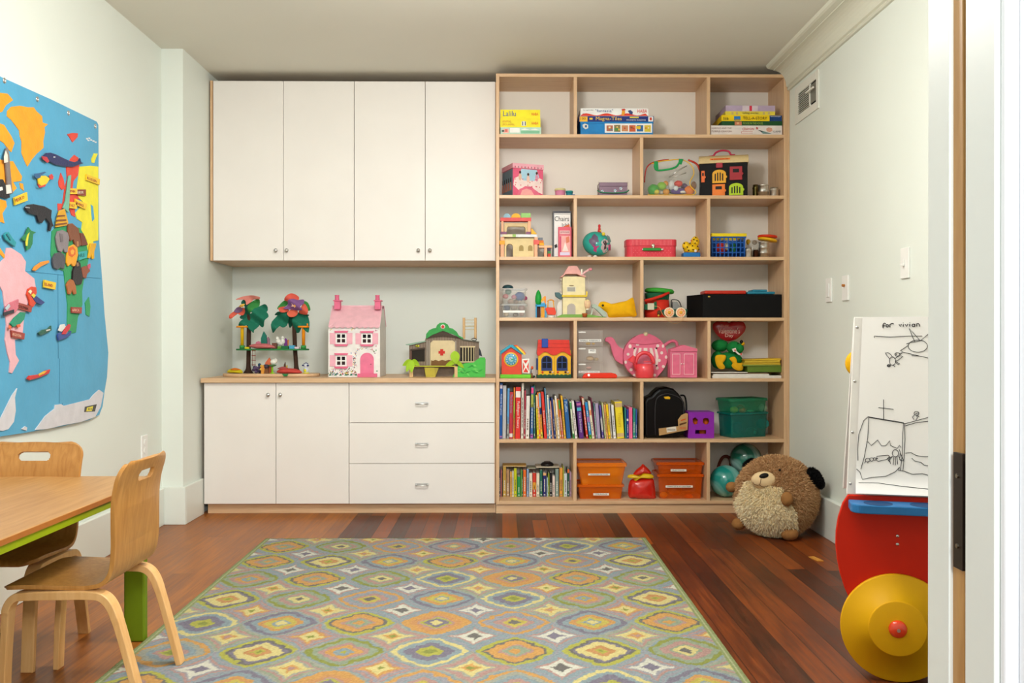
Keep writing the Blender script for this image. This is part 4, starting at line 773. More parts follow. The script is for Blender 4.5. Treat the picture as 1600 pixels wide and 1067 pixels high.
for i in range(16):
    u, v = rr_.uniform(.06, .94), rr_.uniform(.3, .56); b.prism([p - Vector((0, .0003, 0)) for p in lp([(u, v), (u + .02, v + .02), (u + .035, v), (u + .018, v - .025)])], (0, .001, 0), m('#d84a60', .5))
sd = m('#6f8590', .5); b.prism([(c.x + .0018, Y + .004, RZ[2] + .004), (c.x + .0018, Y + .166, RZ[2] + .004), (c.x + .0018, Y + .166, zt - .03), (c.x + .0018, Y + .004, zt - .03)], (-.001, 0, 0), sd)
for i in range(5): yy = Y + .02 + i * .032; b.prism([(c.x + .0005, yy, RZ[2] + .04), (c.x + .0005, yy + .022, RZ[2] + .04), (c.x + .0005, yy + .016, RZ[2] + .085), (c.x + .0005, yy + .006, RZ[2] + .085)], (-.001, 0, 0), m('#c8806a', .5)); b.prism([(c.x + .0003, yy + .005, RZ[2] + .086), (c.x + .0003, yy + .017, RZ[2] + .086), (c.x + .0003, yy + .014, RZ[2] + .11), (c.x + .0003, yy + .008, RZ[2] + .11)], (-.001, 0, 0), m('#2a2024', .5))
obj('box_body', b, t); b = B(); b.T = T; b.box(c.x - .001, c.x + w + .001, Y - .002, Y + .172, zt - .026, zt, m('#e9a9b6', .4))
for i in range(9): u = .06 + i * .105; b.prism([p + Vector((0, -.0024, .0)) for p in lp([(u, .89), (u + .02, .93), (u + .04, .89), (u + .02, .86)])], (0, .001, 0), m('#c8405a' if i % 2 == 0 else '#8a6a70', .5))
obj('lid', b, t, label='pale pink lid')
def tub(label, cat, px0, px1, py0, row, Y, hx, lid=None, name='tub', taper=.92, knob_=None, group=None):
    a = P(px0, py0, Y); c = P(px1, py0, Y); r = (c.x - a.x) / 2; cc = Vector(((a.x + c.x) / 2, Y + r, RZ[row] + .0004)); h = a.z - cc.z; t = thing(name, label, cat, cc, group)
    lh = h * .25 if lid else 0
    b = B(); b.lathe(cc, [(0, 0), (r * taper * .96, 0), (r * taper, .002), (r, h - lh), (r * .98, h - lh), (r * .9, h - lh - .001), (0, h - lh - .001)], m(hx, .35), 28); obj('cup', b, t)
    if lid: b = B(); b.lathe(cc, [(0, h - lh), (r * 1.06, h - lh), (r * 1.06, h - lh * .3), (r, h), (0, h)], m(lid, .35), 28); obj('lid', b, t)
    return t
tub('small pink tub with cream-yellow lid on second shelf', 'tub', 867.5, 884, 293.5, 2, 5.06, '#cf7f9e', '#d9cf9a')
c = tub('small teal and blue tub beside the pink tub', 'tub', 884.5, 895.5, 297.5, 2, 5.075, '#2f7f8c', '#2a8a86')
b = B(); cc = P(896, 301, 5.075); b.lathe((cc.x - .012, 5.09, RZ[2] + .006), [(0, 0), (.012, 0), (.013, .02), (0, .022)], m('#23459a', .35), 20, (1, .0, 0)); obj('snap_lid', b, c, label='navy blue side lid')
# purple tin with green handle
e = E(936.5, 980, 285, 305, 5.06, .10, 2); t = thing('lunch_tin', 'small dusty purple tin box with flowers and green strap handle', 'tin box', ((e[0] + e[1]) / 2, 5.11, RZ[2])); PU = m('#7d6375', .45, .1)
zl = e[5] - .022; b = B().box(e[0], e[1], e[2], e[3], e[4], zl - .0004, PU)
for px, py in ((970, 294.5), (961, 298), (941, 299)):
    for k in range(5): a = 1.2566 * k; q = P(px, py, 5.06); b.ball(q + Vector((.0055 * math.cos(a), 0, .0055 * math.sin(a))), (.0035, .0012, .0035), m('#9cc8dc' if k % 2 else '#e0ecf0', .5), 8)
obj('tin_body', b, t, bevel=.002); obj('lid', B().box(e[0] - .001, e[1] + .001, e[2] - .001, e[3] + .001, zl, e[5], PU), t, bevel=.002)
b = B(); a, c = P(933.5, 297, 5.055), P(982.5, 297, 5.055); b.tube([a, a + Vector((.008, -.004, -.009)), a + Vector((.03, -.006, -.014)), Vector(((a.x + c.x) / 2, 5.048, a.z - .017)), c + Vector((-.03, -.006, -.014)), c + Vector((-.008, -.004, -.009)), c], .0035, m('#3a7a5c', .4)); obj('handle', b, t, label='dark green curved handle')
b = B(); [b.tube([Vector((x, 5.06, RZ[2] + .03)), Vector((x, 5.06, e[5] + .004))], .0012, CHROME, 6) for x in (e[0] - .003, e[1] + .003)]; obj('wire_bail', b, t)
# clear toy bag
def cl(hx, al, r=.15): return m(hx, r, 0, al, nz=0)
CLR = cl('#d8dcd8', .22)
t = thing('vinyl_bag', 'clear vinyl bag with red and yellow piping and green handles, full of toys', 'bag', (X(1045, 5.08), 5.10, RZ[2]))
sil = [(1007, 304), (1007, 285), (1009, 268), (1014, 256), (1022, 251), (1040, 249), (1060, 249), (1078, 251), (1090, 258), (1093, 275), (1094, 292), (1092, 304)]
b = B(); q0 = [P(x, y, 5.04) for x, y in sil]; q1 = [P(x, y, 5.16) + Vector((0, 0, 0)) for x, y in sil]
for q in q0 + q1: q.z = max(q.z, RZ[2] + .001)
b.add(q0 + q1, [tuple(range(len(sil)))[::-1], tuple(range(len(sil), 2 * len(sil)))] + [(i, i + 1, i + 1 + len(sil), i + len(sil)) for i in range(len(sil) - 1)], cl('#cfd4cc', .12, .08)); obj('clear_panel', b, t)
b = B(); b.tube(smooth_path([P(x, y, 5.037) for x, y in ((1007, 285), (1009, 266), (1016, 256), (1030, 251), (1045, 249.5))], 4), .0035, m('#a8302a', .4)); obj('piping', b, t, label='red piping'); b = B(); b.tube(smooth_path([P(x, y, 5.15) for x, y in ((1075, 250), (1088, 256), (1094, 268), (1095, 284))], 4), .006, m('#c83420', .4)); obj('piping', b, t, label='red piping')
b = B(); b.tube(smooth_path([P(x, y, 5.034) for x, y in ((1018, 256), (1030, 252.5), (1045, 250.5), (1062, 249), (1074, 253), (1082, 261), (1084, 272), (1078, 284), (1080, 292), (1087, 299), (1084, 304), (1070, 304.5), (1030, 304.8), (1012, 304.5))], 4), .0028, m('#e8b83a', .4)); obj('piping', b, t, label='yellow piping')
b = B(); b.tube(smooth_path([P(x, y, 5.027) for x, y in ((1025, 254), (1023, 260), (1027, 266), (1042, 265), (1056, 261), (1062, 253), (1066, 249))], 4), .0055, m('#1f9a50', .5)); b.prism([P(x, y, 5.022) for x, y in ((1022, 252), (1028, 252), (1029, 264), (1023, 266))], (0, .004, 0), m('#1a8a48', .5)); b.prism([P(x, y, 5.022) for x, y in ((1061, 248), (1068, 248.5), (1065, 257), (1060, 256))], (0, .004, 0), m('#1a8a48', .5)); obj('handle', b, t, label='green webbing handle')
TS = 1
def toy(label, px, py, Y, r, hx, cat='toy', name='toy_piece', mt=None, group=None, par=None, T=None, disp=.12):
    b = B(); q = P(px, py, Y); r = [v * TS for v in r] if hasattr(r, '__len__') else r * TS; b.ball(q, r, mt or m(hx, .35), 16, T, disp=disp, fr=14); return obj(name, b, par, label=label, cat=cat, group=group)
TS = 1.35
toy('green play pepper inside the clear vinyl bag', 1021, 297, 5.09, (.024, .022, .024), '#3aa02c', 'toy food', 'toy_pepper')
toy('light green toy fruit beside the green pepper inside vinyl bag', 1034, 291, 5.10, (.02, .018, .018), '#8abf2c', 'toy food', 'toy_fruit')
toy('orange toy fruit low at right inside the clear vinyl bag', 1077, 298, 5.09, (.022, .02, .02), '#e87a1c', 'toy food', 'toy_fruit')
toy('purple toy aubergine inside the clear vinyl bag', 1060, 299, 5.10, (.032, .018, .014), '#5a3a8a', 'toy food', 'toy_aubergine')
toy('small red toy strawberry inside the clear vinyl bag', 1060, 287, 5.09, (.018, .014, .013), '#d8382c', 'toy food', 'toy_strawberry')
toy('amber toy cup low in middle of the vinyl bag', 1041, 300, 5.075, (.014, .014, .014), '#d8922c', 'toy food', 'toy_cup')
toy('white toy piece inside bag left of the strawberry', 1050, 289, 5.12, (.016, .012, .022), '#dcdcd8', 'toy', 'toy_whisk')
for px, py, Yb, r, hx, lab in ((1026, 300, 5.07, (.012, .012, .010), '#d8c83a', 'yellow toy scrap in vinyl bag below the green pepper'), (1050, 298, 5.13, (.016, .012, .012), '#1c1a1e', 'black toy piece in vinyl bag behind the amber cup'), (1069, 291, 5.13, (.014, .012, .012), '#5a2f6a', 'small plum toy piece in vinyl bag beside the strawberry'), (1067, 300, 5.07, (.012, .008, .006), '#e8e4dc', 'white toy scrap between aubergine and orange fruit in bag'), (1084, 290, 5.12, (.012, .012, .018), '#8a5a3a', 'brown toy piece at right end inside vinyl bag'), (1040, 287, 5.12, (.012, .01, .012), '#e89a3a', 'small orange toy scrap above amber cup in vinyl bag'), (1056, 294, 5.07, (.010, .006, .010), '#d8dce0', 'pale grey toy ring low centre of vinyl bag'), (1033, 301, 5.12, (.012, .01, .008), '#e4dcc8', 'cream toy scrap behind the yellow one in bag')): toy(lab, px, py, Yb, r, hx)
TS = 1
b = B(); b.tube([P(1046, 277, 5.08), P(1060, 266, 5.08), P(1073, 259, 5.08)], .0035, CHROME); b.tube([P(1049, 278, 5.075), P(1072, 270, 5.075)], .0022, CHROME); obj('toy_tongs', b, label='shiny metal toy tongs lying inside the clear vinyl bag', cat='toy')
# barn
t = thing('toy_barn', 'black toy barn case with coloured latch doors and cream roof', 'toy barn', (X(1135, 5.1), 5.12, RZ[2])); BK = m('#070506', .6); CRE = m('#ddc590', .45)
cR = P(1168, 300, 5.045); T = rotT(cR, -13)
def bar(px): return cR.x - (1168 - px) / 283.5 / .97   # local u along the front
def bz(py, px=1168): return CH + (531 - py) * 5.045 / 1425
x0, x1 = bar(1096), bar(1168); y0, y1 = 5.045, 5.165; ztop = bz(252.5)
b = B(); b.T = T; b.box(x0, x1, y0, y1, RZ[2] + .0006, ztop, BK); obj('case', b, t, bevel=.002)
b = B(); b.T = T; rp = []
for i in range(13): a = math.pi * i / 12; rp.append((x0 - .004, (y0 + y1) / 2 - .066 * math.cos(a), ztop + .0005 + .052 * math.sin(a)))
b.prism(rp, (x1 - x0 + .010, 0, 0), CRE); rf = obj('roof', b, t, bevel=.002, label='rounded cream roof')
b = B(); b.T = T; xm = bar(1122); b.txt3('B. FARMHOUSE', ((bar(1112) + bar(1142)) / 2, y0 - .002, ztop + .022), .09, .007, m('#8a3a14', .5), Matrix.Rotation(math.pi / 2 + .0, 3, 'X')); b.box(bar(1112), bar(1142), y0 - .0015, y0 + .02, ztop + .016, ztop + .028, m('#ea7a28', .5)); obj('name_strip', b, rf, label='orange lettered strip')
b = B(); b.T = T; zh = ztop + .05; b.tube(smooth_path([(bar(1110), y0 + .06, zh), (bar(1117), y0 + .06, zh + .004), (bar(1121), y0 + .06, zh + .022), (bar(1130), y0 + .06, zh + .032), (bar(1140), y0 + .06, zh + .026), (bar(1144), y0 + .06, zh + .006), (bar(1150), y0 + .06, zh + .004)], 4), .0055, m('#c03050', .35)); obj('handle', b, t, label='dark pink carry handle')
b = B(); b.T = T; b.box(bar(1121), bar(1131), y0 - .008, y0, ztop - .026, ztop + .002, m('#a82a38', .35)); obj('clasp', b, t, bevel=.002, label='dark red clasp')
def hatch(px0, px1, py0, py1, hx, arch, win, lab):
    b = B(); b.T = T; xa, xb = bar(px0), bar(px1); za, zb_ = bz(py1), bz(py0); w = xb - xa; mt = m(hx, .3); d = y0 - .010
    if arch:
        pts = [(xa, d, za)] + [(xa + w / 2 - w / 2 * math.cos(math.pi * i / 10), d, zb_ - w * .32 + w * .32 * math.sin(math.pi * i / 10)) for i in range(11)] + [(xb, d, za)]
        b.prism(pts, (0, .006, 0), mt)
        for k in range(4): xk = xa + w * (.17 + .18 * k); b.box(xk, xk + w * .09, d - .0008, d, za + (zb_ - za) * .16, zb_ - w * (.22 if k in (1, 2) else .3), m('#1a1412', .5))
    else:
        b.box(xa, xb, d, d + .006, za, zb_, mt); b.box(xa + w * .25, xb - w * .25, d - .0008, d, za + (zb_ - za) * .55, zb_ - (zb_ - za) * .18, m('#1a1412', .5))
    b.cyl((xb - .001, d + .003, (za + zb_) / 2 - .004), (xb - .001, d - .004, (za + zb_) / 2 - .004), .007, mt, 14)
    obj('hatch_door', b, t, bevel=.0008, label=lab)
hatch(1115.5, 1136, 263, 284, '#eaa81c', 1, 1, 'amber arched barred hatch'); hatch(1141.5, 1160, 259, 280, '#a82c34', 0, 1, 'dark red hatch with window')
hatch(1115.5, 1134.5, 286, 304, '#ee7c1c', 0, 1, 'orange hatch with window'); hatch(1140.5, 1161.5, 285, 304, '#b4d01c', 1, 1, 'lime green arched barred hatch'); hatch(1099, 1104, 264, 282, '#ee6a1c', 0, 0, 'orange hatch at left end')
def pot(label, px0, px1, py0, Y, row, n=1, hx='#dcdad4', cat='metal pot', name='toy_pot', group=None):
    a = P(px0, py0, Y); c = P(px1, py0, Y); r = (c.x - a.x) / 2; cc = Vector(((a.x + c.x) / 2, Y + r, RZ[row] + .0004)); h = a.z - cc.z; mt = m(hx, .35, 1, nz=.1, sc=80)
    if n == 1: b = B(); b.lathe(cc, [(0, 0), (r * .86, 0), (r * .92, .003), (r * .92, h * .72), (r, h * .76), (r, h * .8), (r * .86, h * .86), (r * .84, h), (0, h)], mt, 26)
    else:
        prof = [(0, 0)]; hh = h / n
        for k in range(n): prof += [(r * .94, k * hh + .001), (r * .94, (k + .78) * hh), (r, (k + .8) * hh), (r, (k + .97) * hh), (r * .93, (k + .99) * hh)]
        b = B(); b.lathe(cc, prof + [(0, h)], mt, 26)
    return obj(name, b, label=label, cat=cat, group=group)
pot('small dark brass toy pot tucked behind the barn corner', 1177, 1187, 288, 5.14, 2, hx='#7a7040'); pot('steel toy pot with lid on second shelf beside the barn', 1186.5, 1203.5, 287.5, 5.04, 2, 2); pot('small steel toy pot at right end of the second shelf', 1204.5, 1219, 292, 5.04, 2)
# --- row 3: wooden blocks castle (each block is a thing)
FZ = RZ[3] + .0005
def k5(x): return 770 + x / 6.667
def block(label, x0, x1, y0, y1, hx, dep=.05, Y=5.05, z0=None, shape='box', name='wooden_block'):
    px0, px1, py0, py1 = k5(x0), k5(x1), 310 + y0 / 6.667, 310 + y1 / 6.667; b = B(); mt = m(hx, .5)
    if shape == 'box': e = list(E(px0, px1, py0, py1, Y, dep)); b.box(*e, mt)
    elif shape == 'tri': b.fp([(px0, py1), (px0, py0), (px1, py1)], Y, dep, mt)
    elif shape == 'half': b.fp([((px0 + px1) / 2 - (px1 - px0) / 2 * math.cos(math.pi * i / 12), py1 - (py1 - py0) * math.sin(math.pi * i / 12)) for i in range(13)], Y, dep, mt)
    elif shape == 'arch': 
        b.fp([(px0, py1), (px0, py0), (px1, py0), (px1, py1), (px1 - 4, py1), (px1 - 4, (py0 + py1) / 2), (px1 - 6, (py0 + py1) / 2 - 3), (px0 + 6, (py0 + py1) / 2 - 3), (px0 + 4, (py0 + py1) / 2), (px0 + 4, py1)], Y, dep, mt)
    if px0 > 0 and y1 > 596:
        mn = min(v[2] for v in b.v); b.v = [(v[0], v[1], v[2] + (RZ[3] + .0005 - mn) * (1 - (v[2] - mn) / .3)) if v[2] - mn < 1e-5 else v for v in b.v]
    return obj(name, b, label=label, cat='wooden block', bevel=.001, group='building blocks of the toy castle')
LWD = '#e2cc96'; PWD_ = '#efb48e'
ARC = B()   # lower wall with arched doorway and windows, built as three uprights and a lintel in one piece
def arcpoly(px0, px1, py0, py1, n=8): return [(px0, py1)] + [((px0 + px1) / 2 - (px1 - px0) / 2 * math.cos(math.pi * i / n), py0 + (px1 - px0) / 2 - (px1 - px0) / 2 * math.sin(math.pi * i / n)) for i in range(n + 1)] + [(px1, py1)]
wl = [(788.5, 401), (788.5, 372), (834, 372), (834, 401), (801.5, 401)] + [(801.5 - (5.2 - 5.2 * math.cos(math.pi * i / 8)), 386 - 5.2 * math.sin(math.pi * i / 8)) for i in range(9)][0:9] + [(791.1, 401)]
ARC.fp(wl, 5.07, .035, m(LWD, .5))
for q in ((811, 818, 383, 392), (825, 832, 383, 392)): ARC.fp(arcpoly(*q), 5.0695, .003, m('#a8905a', .6))
obj('wooden_block', ARC, label='cream castle wall block with arched doorway at shelf left', cat='wooden block', group='building blocks of the toy castle')
for a in (('peach castle column block at far left, upright below yellow cube', 80, 118, 480, 600, PWD_), ('yellow cube block on castle left column', 68, 125, 438, 480, '#eaa838'), ('peach block above yellow cube at castle left', 80, 120, 402, 438, PWD_), ('cream and pale blue long block, castle middle ledge', 80, 465, 374, 402, '#dfe2e4', .06), ('green end block on castle middle ledge front left', 205, 240, 373, 401, '#9ac06a', .01, 5.039), ('cream castle ledge front block', 100, 205, 374, 400, '#e8e0b8', .01, 5.0385),
          ('peach column block below the red cube at castle right', 432, 466, 480, 600, PWD_), ('red cube block on castle right column', 425, 482, 432, 480, '#e0625a'), ('peach block above red cube at castle right', 432, 466, 402, 432, PWD_),
          ('purple flat block at castle left balcony foot', 80, 145, 346, 372, '#8a5a78', .05), ('purple flat block at castle right balcony foot', 345, 395, 346, 372, '#8a5a78', .05), ('peach tall post block left of castle balcony', 88, 112, 236, 346, PWD_, .03), ('peach tall post block right of castle balcony', 366, 396, 236, 346, PWD_, .03), ('red long roof block of the toy castle', 78, 400, 200, 236, '#dd5a58', .05),
          ('grey block beside castle, uppermost of three', 475, 520, 408, 436, '#6f7680'), ('orange block beside castle, second of three', 480, 530, 436, 462, '#d8742c'), ('amber block beside castle, lowest of three', 484, 535, 462, 488, '#eaa82c'), ('peach flat beam block beside the tall tin', 480, 618, 490, 514, '#eebc94'), ('peach short post block under the flat beam', 535, 565, 514, 600, PWD_),
          ('dark purple small block under the beam end', 572, 605, 514, 548, '#4a3a52'), ('green small block in stack beside tall tin', 572, 605, 548, 575, '#4a8a4a'), ('red small block at foot beside tall tin', 572, 605, 575, 600, '#c8402c')):
    block(*a[:6], *(a[6:] if len(a) > 6 else ()))
block('yellow half-round block on top of castle roof', 192, 290, 154, 200, '#eeb030', shape='half'); block('blue triangle block on top of castle roof', 110, 185, 156, 200, '#8fb8c8', shape='half'); block('green zigzag block on top of castle roof', 295, 395, 152, 200, '#94c872', shape='box'); block('yellow triangle block at right of castle balcony', 400, 462, 305, 372, '#efb43a', shape='tri'); block('pale wood arch block behind castle balcony', 118, 366, 255, 372, '#d9c08e', .03, 5.075, shape='arch')
# tall tin and pink book
e = E(864, 892.3, 331.5, 401.5, 5.10, .09, 3); t = thing('tall_tin', 'tall black and white tin lettered Chairs on third shelf', 'tin box', ((e[0] + e[1]) / 2, 5.15, RZ[3])); b = B().box(*e, m('#15141a', .3, .3)); b.fp(R4(865.8, 891.2, 333, 400.5), 5.0994, .001, m('#eeece8', .4)); b.fp(R4(865.8, 891, 334.3, 334.8), 5.0988, .001, m('#2a2a2a', .4)); b.txt('Chairs', 866.5, 889, 338, 345.5, 5.0988, m('#2a2426', .5))
for i in range(5): b.fp([(878 + i * 2.4, 349 + (i % 2)), (879 + i * 2.4, 349 + (i % 2)), (879.4 + i * 2.2, 356), (878.6 + i * 2.2, 356)], 5.0988, .001, m('#2a2426', .5))
b.fp([(880, 354), (890, 350), (890.5, 356), (881, 356)], 5.0985, .001, m('#d8642c', .5)); b.fp([(866, 383), (870, 381), (871, 386), (867, 388)], 5.0988, .001, m('#2a2426', .5)); obj('tin_body', b, t, bevel=.001); obj('lid', B().box(e[0] - .001, e[1] + .001, e[2] - .001, e[3] + .001, e[5], e[5] + .006, m('#2a282c', .3, .5)), t, bevel=.001)
z = gbox('small pink picture tin standing before the tall Chairs tin', 'tin box', 872.5, 893, 354.5, 401.5, 5.05, .035, '#d8586c', RZ[3] + .0005, 0, [('#e8a8a4', R4(874.5, 891, 368, 399)), ('#d87a5a', [(884, 371), (889, 369), (890, 378), (885, 380)]), ('#f0e0d8', [(879, 392), (883, 378), (888, 392)]), ('#c84a6a', R4(874.5, 877, 369, 399)), ('#d8d0e8', R4(875, 890, 394, 399)), ('#e0b0b0', R4(874.5, 890.5, 360, 366))], [('princess', 876, 889, 361, 364.5, '#8a3a4a')], name='picture_tin')
# teal clamshell toy
t = thing('clamshell_playset', 'round teal plastic clamshell playset with coral cutouts', 'toy playset', (X(934, 5.1), 5.11, RZ[3])); TEAL = m('#2fa89c', .25, coat=.4)
q = P(932, 381, 5.11); b = B(); Tm = Matrix.Rotation(math.radians(18), 3, 'Y'); b.ball(q, (.079, .062, .068), TEAL, 32, Tm, disp=.02)
b.v = [(v[0], v[1], max(v[2], RZ[3] + .001)) for v in b.v]; obj('shell', b, t)
b = B()
def onq(px, py, k=1.02):
    o0 = Vector((0, 0, CH)); d = ray(px, py).normalized(); r = (.079, .062, .068); M_ = (Tm @ Matrix.Diagonal(Vector(r))).inverted(); a_ = M_ @ (o0 - q); d_ = M_ @ d; A_ = d_.dot(d_); B2 = a_.dot(d_); C2 = a_.dot(a_) - 1; D = max(0, B2 * B2 - A_ * C2); s_ = (-B2 - math.sqrt(D)) / A_; return q + (o0 + d * s_ - q) * k
def patch(b, pts, mt, k=1.015): 
    c_ = (sum(p[0] for p in pts) / len(pts), sum(p[1] for p in pts) / len(pts)); n = len(pts); vs = [onq(*c_, k)] + [onq((p[0] + c_[0]) / 2, (p[1] + c_[1]) / 2, k) for p in pts] + [onq(*p, k) for p in pts]
    fs = [(0, 1 + (i + 1) % n, 1 + i) for i in range(n)] + [(1 + i, 1 + (i + 1) % n, 1 + n + (i + 1) % n, 1 + n + i) for i in range(n)]; b.add(vs, fs, mt, True)
def kk(*p): return [(770 + x / 6.667, 310 + y / 6.667) for x, y in p]
patch(b, kk((1020, 350), (1060, 370), (1095, 400), (1105, 450), (1080, 520), (1050, 540), (1040, 500), (1005, 460), (1000, 430), (1030, 410)), m('#6a5a72', .35)); patch(b, kk((1040, 480), (1075, 500), (1110, 490), (1080, 560), (1050, 545)), m('#b8407a', .35), 1.022)
patch(b, kk((1130, 450), (1160, 420), (1195, 440), (1210, 500), (1190, 555), (1150, 565), (1125, 520)), m('#c8b0b4', .4), 1.02); patch(b, kk((1145, 455), (1170, 435), (1188, 470), (1180, 520), (1155, 535)), m('#4a3a3c', .5), 1.025); patch(b, kk((1185, 380), (1215, 400), (1230, 450), (1210, 470), (1190, 430)), m('#6f8a86', .4), 1.02); patch(b, kk((1200, 480), (1225, 480), (1222, 540), (1200, 540)), m('#c04a80', .4), 1.03)
obj('coral_trim', b, t, label='purple and pink coral cutouts')
b = B(); q2 = P(943, 365.5, 5.06); b.ball(q2, (.010, .008, .010), m('#e0c83a', .4), 12); obj('flower_knob', b, t, label='yellow flower knob')
for px in (921, 930): b = B(); q2 = P(px, 399, 5.06); b.ball((q2.x, 5.06, RZ[3] + .007), (.012, .010, .0065), m('#dcd6d0', .4), 12); obj('foot', b, t, label='white foot')
b = B(); q2 = P(936.5, 357, 5.10); b.lathe((q2.x, q2.y, q2.z - .022), [(0, 0), (.012, 0), (.009, .012), (.006, .028), (.008, .036), (.005, .044), (0, .046)], m('#cc2a2c', .4), 16); b.ball(q2 + Vector((.006, -.006, -.014)), .006, m('#d8c83a', .4), 10); obj('toy_peg', b, label='small red peg toy standing on the teal clamshell', cat='toy')
# red suitcase
e = E(979, 1058.5, 374, 401.5, 5.05, .13, 3); t = thing('toy_suitcase', 'red polka-dot toy suitcase with ribbed lid and green handle', 'suitcase', ((e[0] + e[1]) / 2, 5.11, RZ[3])); RS = m('#d8404e', .4); zl = Zz(384, 5.05, 1020)
def rrect(x0, x1, y0, y1, r, n=6):
    o = []
    for cx_2, cy_2, a0 in ((x1 - r, y1 - r, 0), (x0 + r, y1 - r, 90), (x0 + r, y0 + r, 180), (x1 - r, y0 + r, 270)): o += [(cx_2 + r * math.cos(math.radians(a0 + 90 * i / n)), cy_2 + r * math.sin(math.radians(a0 + 90 * i / n))) for i in range(n + 1)]
    return o
b = B(); b.prism([(x, y, e[4]) for x, y in rrect(e[0] + .003, e[1] - .003, e[2] + .003, e[3], .03)], (0, 0, zl - e[4]), RS)
for i in range(13):
    for j in range(4):
        q = P(984 + i * 5.8 + (j % 2) * 2.9, 387.5 + j * 3.6, 5.0525); 
        if q.x > e[1] - .03 or q.x < e[0] + .03: continue
        b.ball(q, (.0014, .0006, .0014), m('#f0a8a8', .5), 6)
obj('case', b, t, bevel=.002); b = B(); b.prism([(x, y, zl + .0005) for x, y in rrect(e[0], e[1], e[2], e[3] + .002, .032)], (0, 0, e[5] - zl), RS)
for i in range(34): q = P(984 + i * 2.1, 380, 5.05); b.cyl((q.x, 5.0498, zl + .003), (q.x, 5.0498, e[5] - .003), .0011, m('#ee8a90', .5), 6) if e[0] + .03 < q.x < e[1] - .03 else None
obj('lid', b, t, bevel=.003, label='ribbed red lid'); b = B(); xa, xb = X(1004.5, 5.04), X(1033, 5.04); zz_ = Zz(389.5, 5.04, 1020); b.box(xa, xb, 5.034, 5.044, zz_ - .008, zz_ + .008, m('#2f8a3c', .4)); hd = obj('handle', b, t, bevel=.004, label='green handle'); b = B(); b.box(xa - .004, xa + .004, 5.038, 5.053, zz_ - .004, zz_ + .004, CHROME); b.box(xb - .002, xb + .012, 5.038, 5.053, zz_ - .004, zz_ + .004, CHROME); obj('handle_bracket', b, hd, bevel=.001)
b = B(); q = P(1020.5, 383.5, 5.045); b.lathe(q, [(.0, 0), (.010, 0), (.010, .002), (.006, .005), (0, .006)], m('#c8c0a8', .25, .8), 18, (0, -1, 0)); b.box(q.x - .003, q.x + .003, q.y - .008, q.y, q.z - .018, q.z, CHROME); obj('latch', b, t, bevel=.001)
# spotted leopard toy
t = thing('leopard_toy', 'yellow spotted toy cat sitting on a blue base', 'toy', (X(1081, 5.08), 5.09, RZ[3])); YL_ = m('#e8bc1c', .4); c = P(1081, 388, 5.085)
b = B(); b.box(X(1068, 5.05), X(1095, 5.05), 5.055, 5.12, RZ[3] + .001, Zz(394, 5.055, 1081), m('#2272b8', .35)); obj('base', b, t, bevel=.006, label='blue base')
b = B(); b.ball(P(1080, 389, 5.09), (.045, .034, .03), YL_, 24); b.ball(P(1086, 378, 5.085), (.025, .024, .028), YL_, 20); b.ball(P(1072, 384, 5.08), (.022, .022, .024), YL_, 18); b.ball(P(1086.5, 371.5, 5.08), (.014, .012, .008), YL_, 14); obj('body', b, t)
b = B(); rr_ = random.Random(3)
for px, py in ((1069, 380), (1074, 386), (1078, 380), (1082, 384), (1086, 380), (1090, 385), (1084, 374), (1089, 376), (1076, 391), (1092, 390), (1068, 388), (1083, 390), (1087, 371)): b.ball(P(px, py, 5.056), (.0045, .0035, .0035), m('#2a2016', .5), 8)
obj('spots', b, t, label='black spots')
b = B()
for px, py in ((1074, 393), (1080, 376), (1089, 393)): b.ball(P(px, py, 5.053), (.004, .003, .004), m('#d8342a', .4), 8)
obj('bead', b, t, label='red beads'); b = B(); b.ball(P(1087, 392, 5.05), (.008, .004, .008), m('#e8e4dc', .5), 10); obj('tag', b, t, label='white tag')
# blue basket, yellow rim
e = E(1113, 1163, 369, 401, 5.045, .16, 3); t = thing('toy_basket', 'blue plastic lattice basket with yellow rim on third shelf', 'basket', ((e[0] + e[1]) / 2, 5.12, RZ[3])); BLU = m('#1c56a8', .3)
b = B(); zb0, zt0 = RZ[3] + .001, Zz(371, 5.04, 1140); xa, xb = X(1110.8, 5.04), X(1166.5, 5.04)
def bslat(xl0, xl1, y, z0, z1, axis='z'): b.box(xl0, xl1, y, y + .003, z0, z1, BLU)
xs0, xs1 = e[0], e[1]
for i in range(9): xx = xs0 + (xs1 - xs0) * i / 8; xt = xa + (xb - xa) * i / 8; b.prism([(xx - .0028, e[2], zb0), (xx + .0028, e[2], zb0), (xt * .35 + xx * .65 + .0028, e[2], zt0), (xt * .35 + xx * .65 - .0028, e[2], zt0)], (0, .003, 0), BLU)
for k in range(5): zz_ = zb0 + (zt0 - zb0) * k / 4; b.box(xs0 - .001, xs1 + .001, e[2] - .0005, e[2] + .0032, zz_ - (0 if k == 0 else .0028), zz_ + .0028, BLU)
b.box(xs0, xs0 + .003, e[2], e[3], zb0, zt0, BLU); b.box(xs1 - .003, xs1, e[2], e[3], zb0, zt0, BLU); b.box(xs0, xs1, e[3] - .003, e[3], zb0, zt0, BLU); b.box(xs0, xs1, e[2], e[3], zb0, zb0 + .003, BLU)
b.box(xa + .002, xb - .002, e[2] - .006, e[2], zt0 - .002, zt0 + .010, BLU); obj('lattice', b, t)
zr0, zr1 = Zz(368.5, 5.04, 1140), Zz(364.5, 5.04, 1140); b = B(); [b.box(*q, zr0 - .004, zr1, m('#e8cc20', .3)) for q in ((xa, xb, 5.035, 5.045), (xa, xb, 5.20, 5.21), (xa, xa + .01, 5.045, 5.20), (xb - .01, xb, 5.045, 5.20))]; obj('rim', b, t, bevel=.002, label='yellow rim')
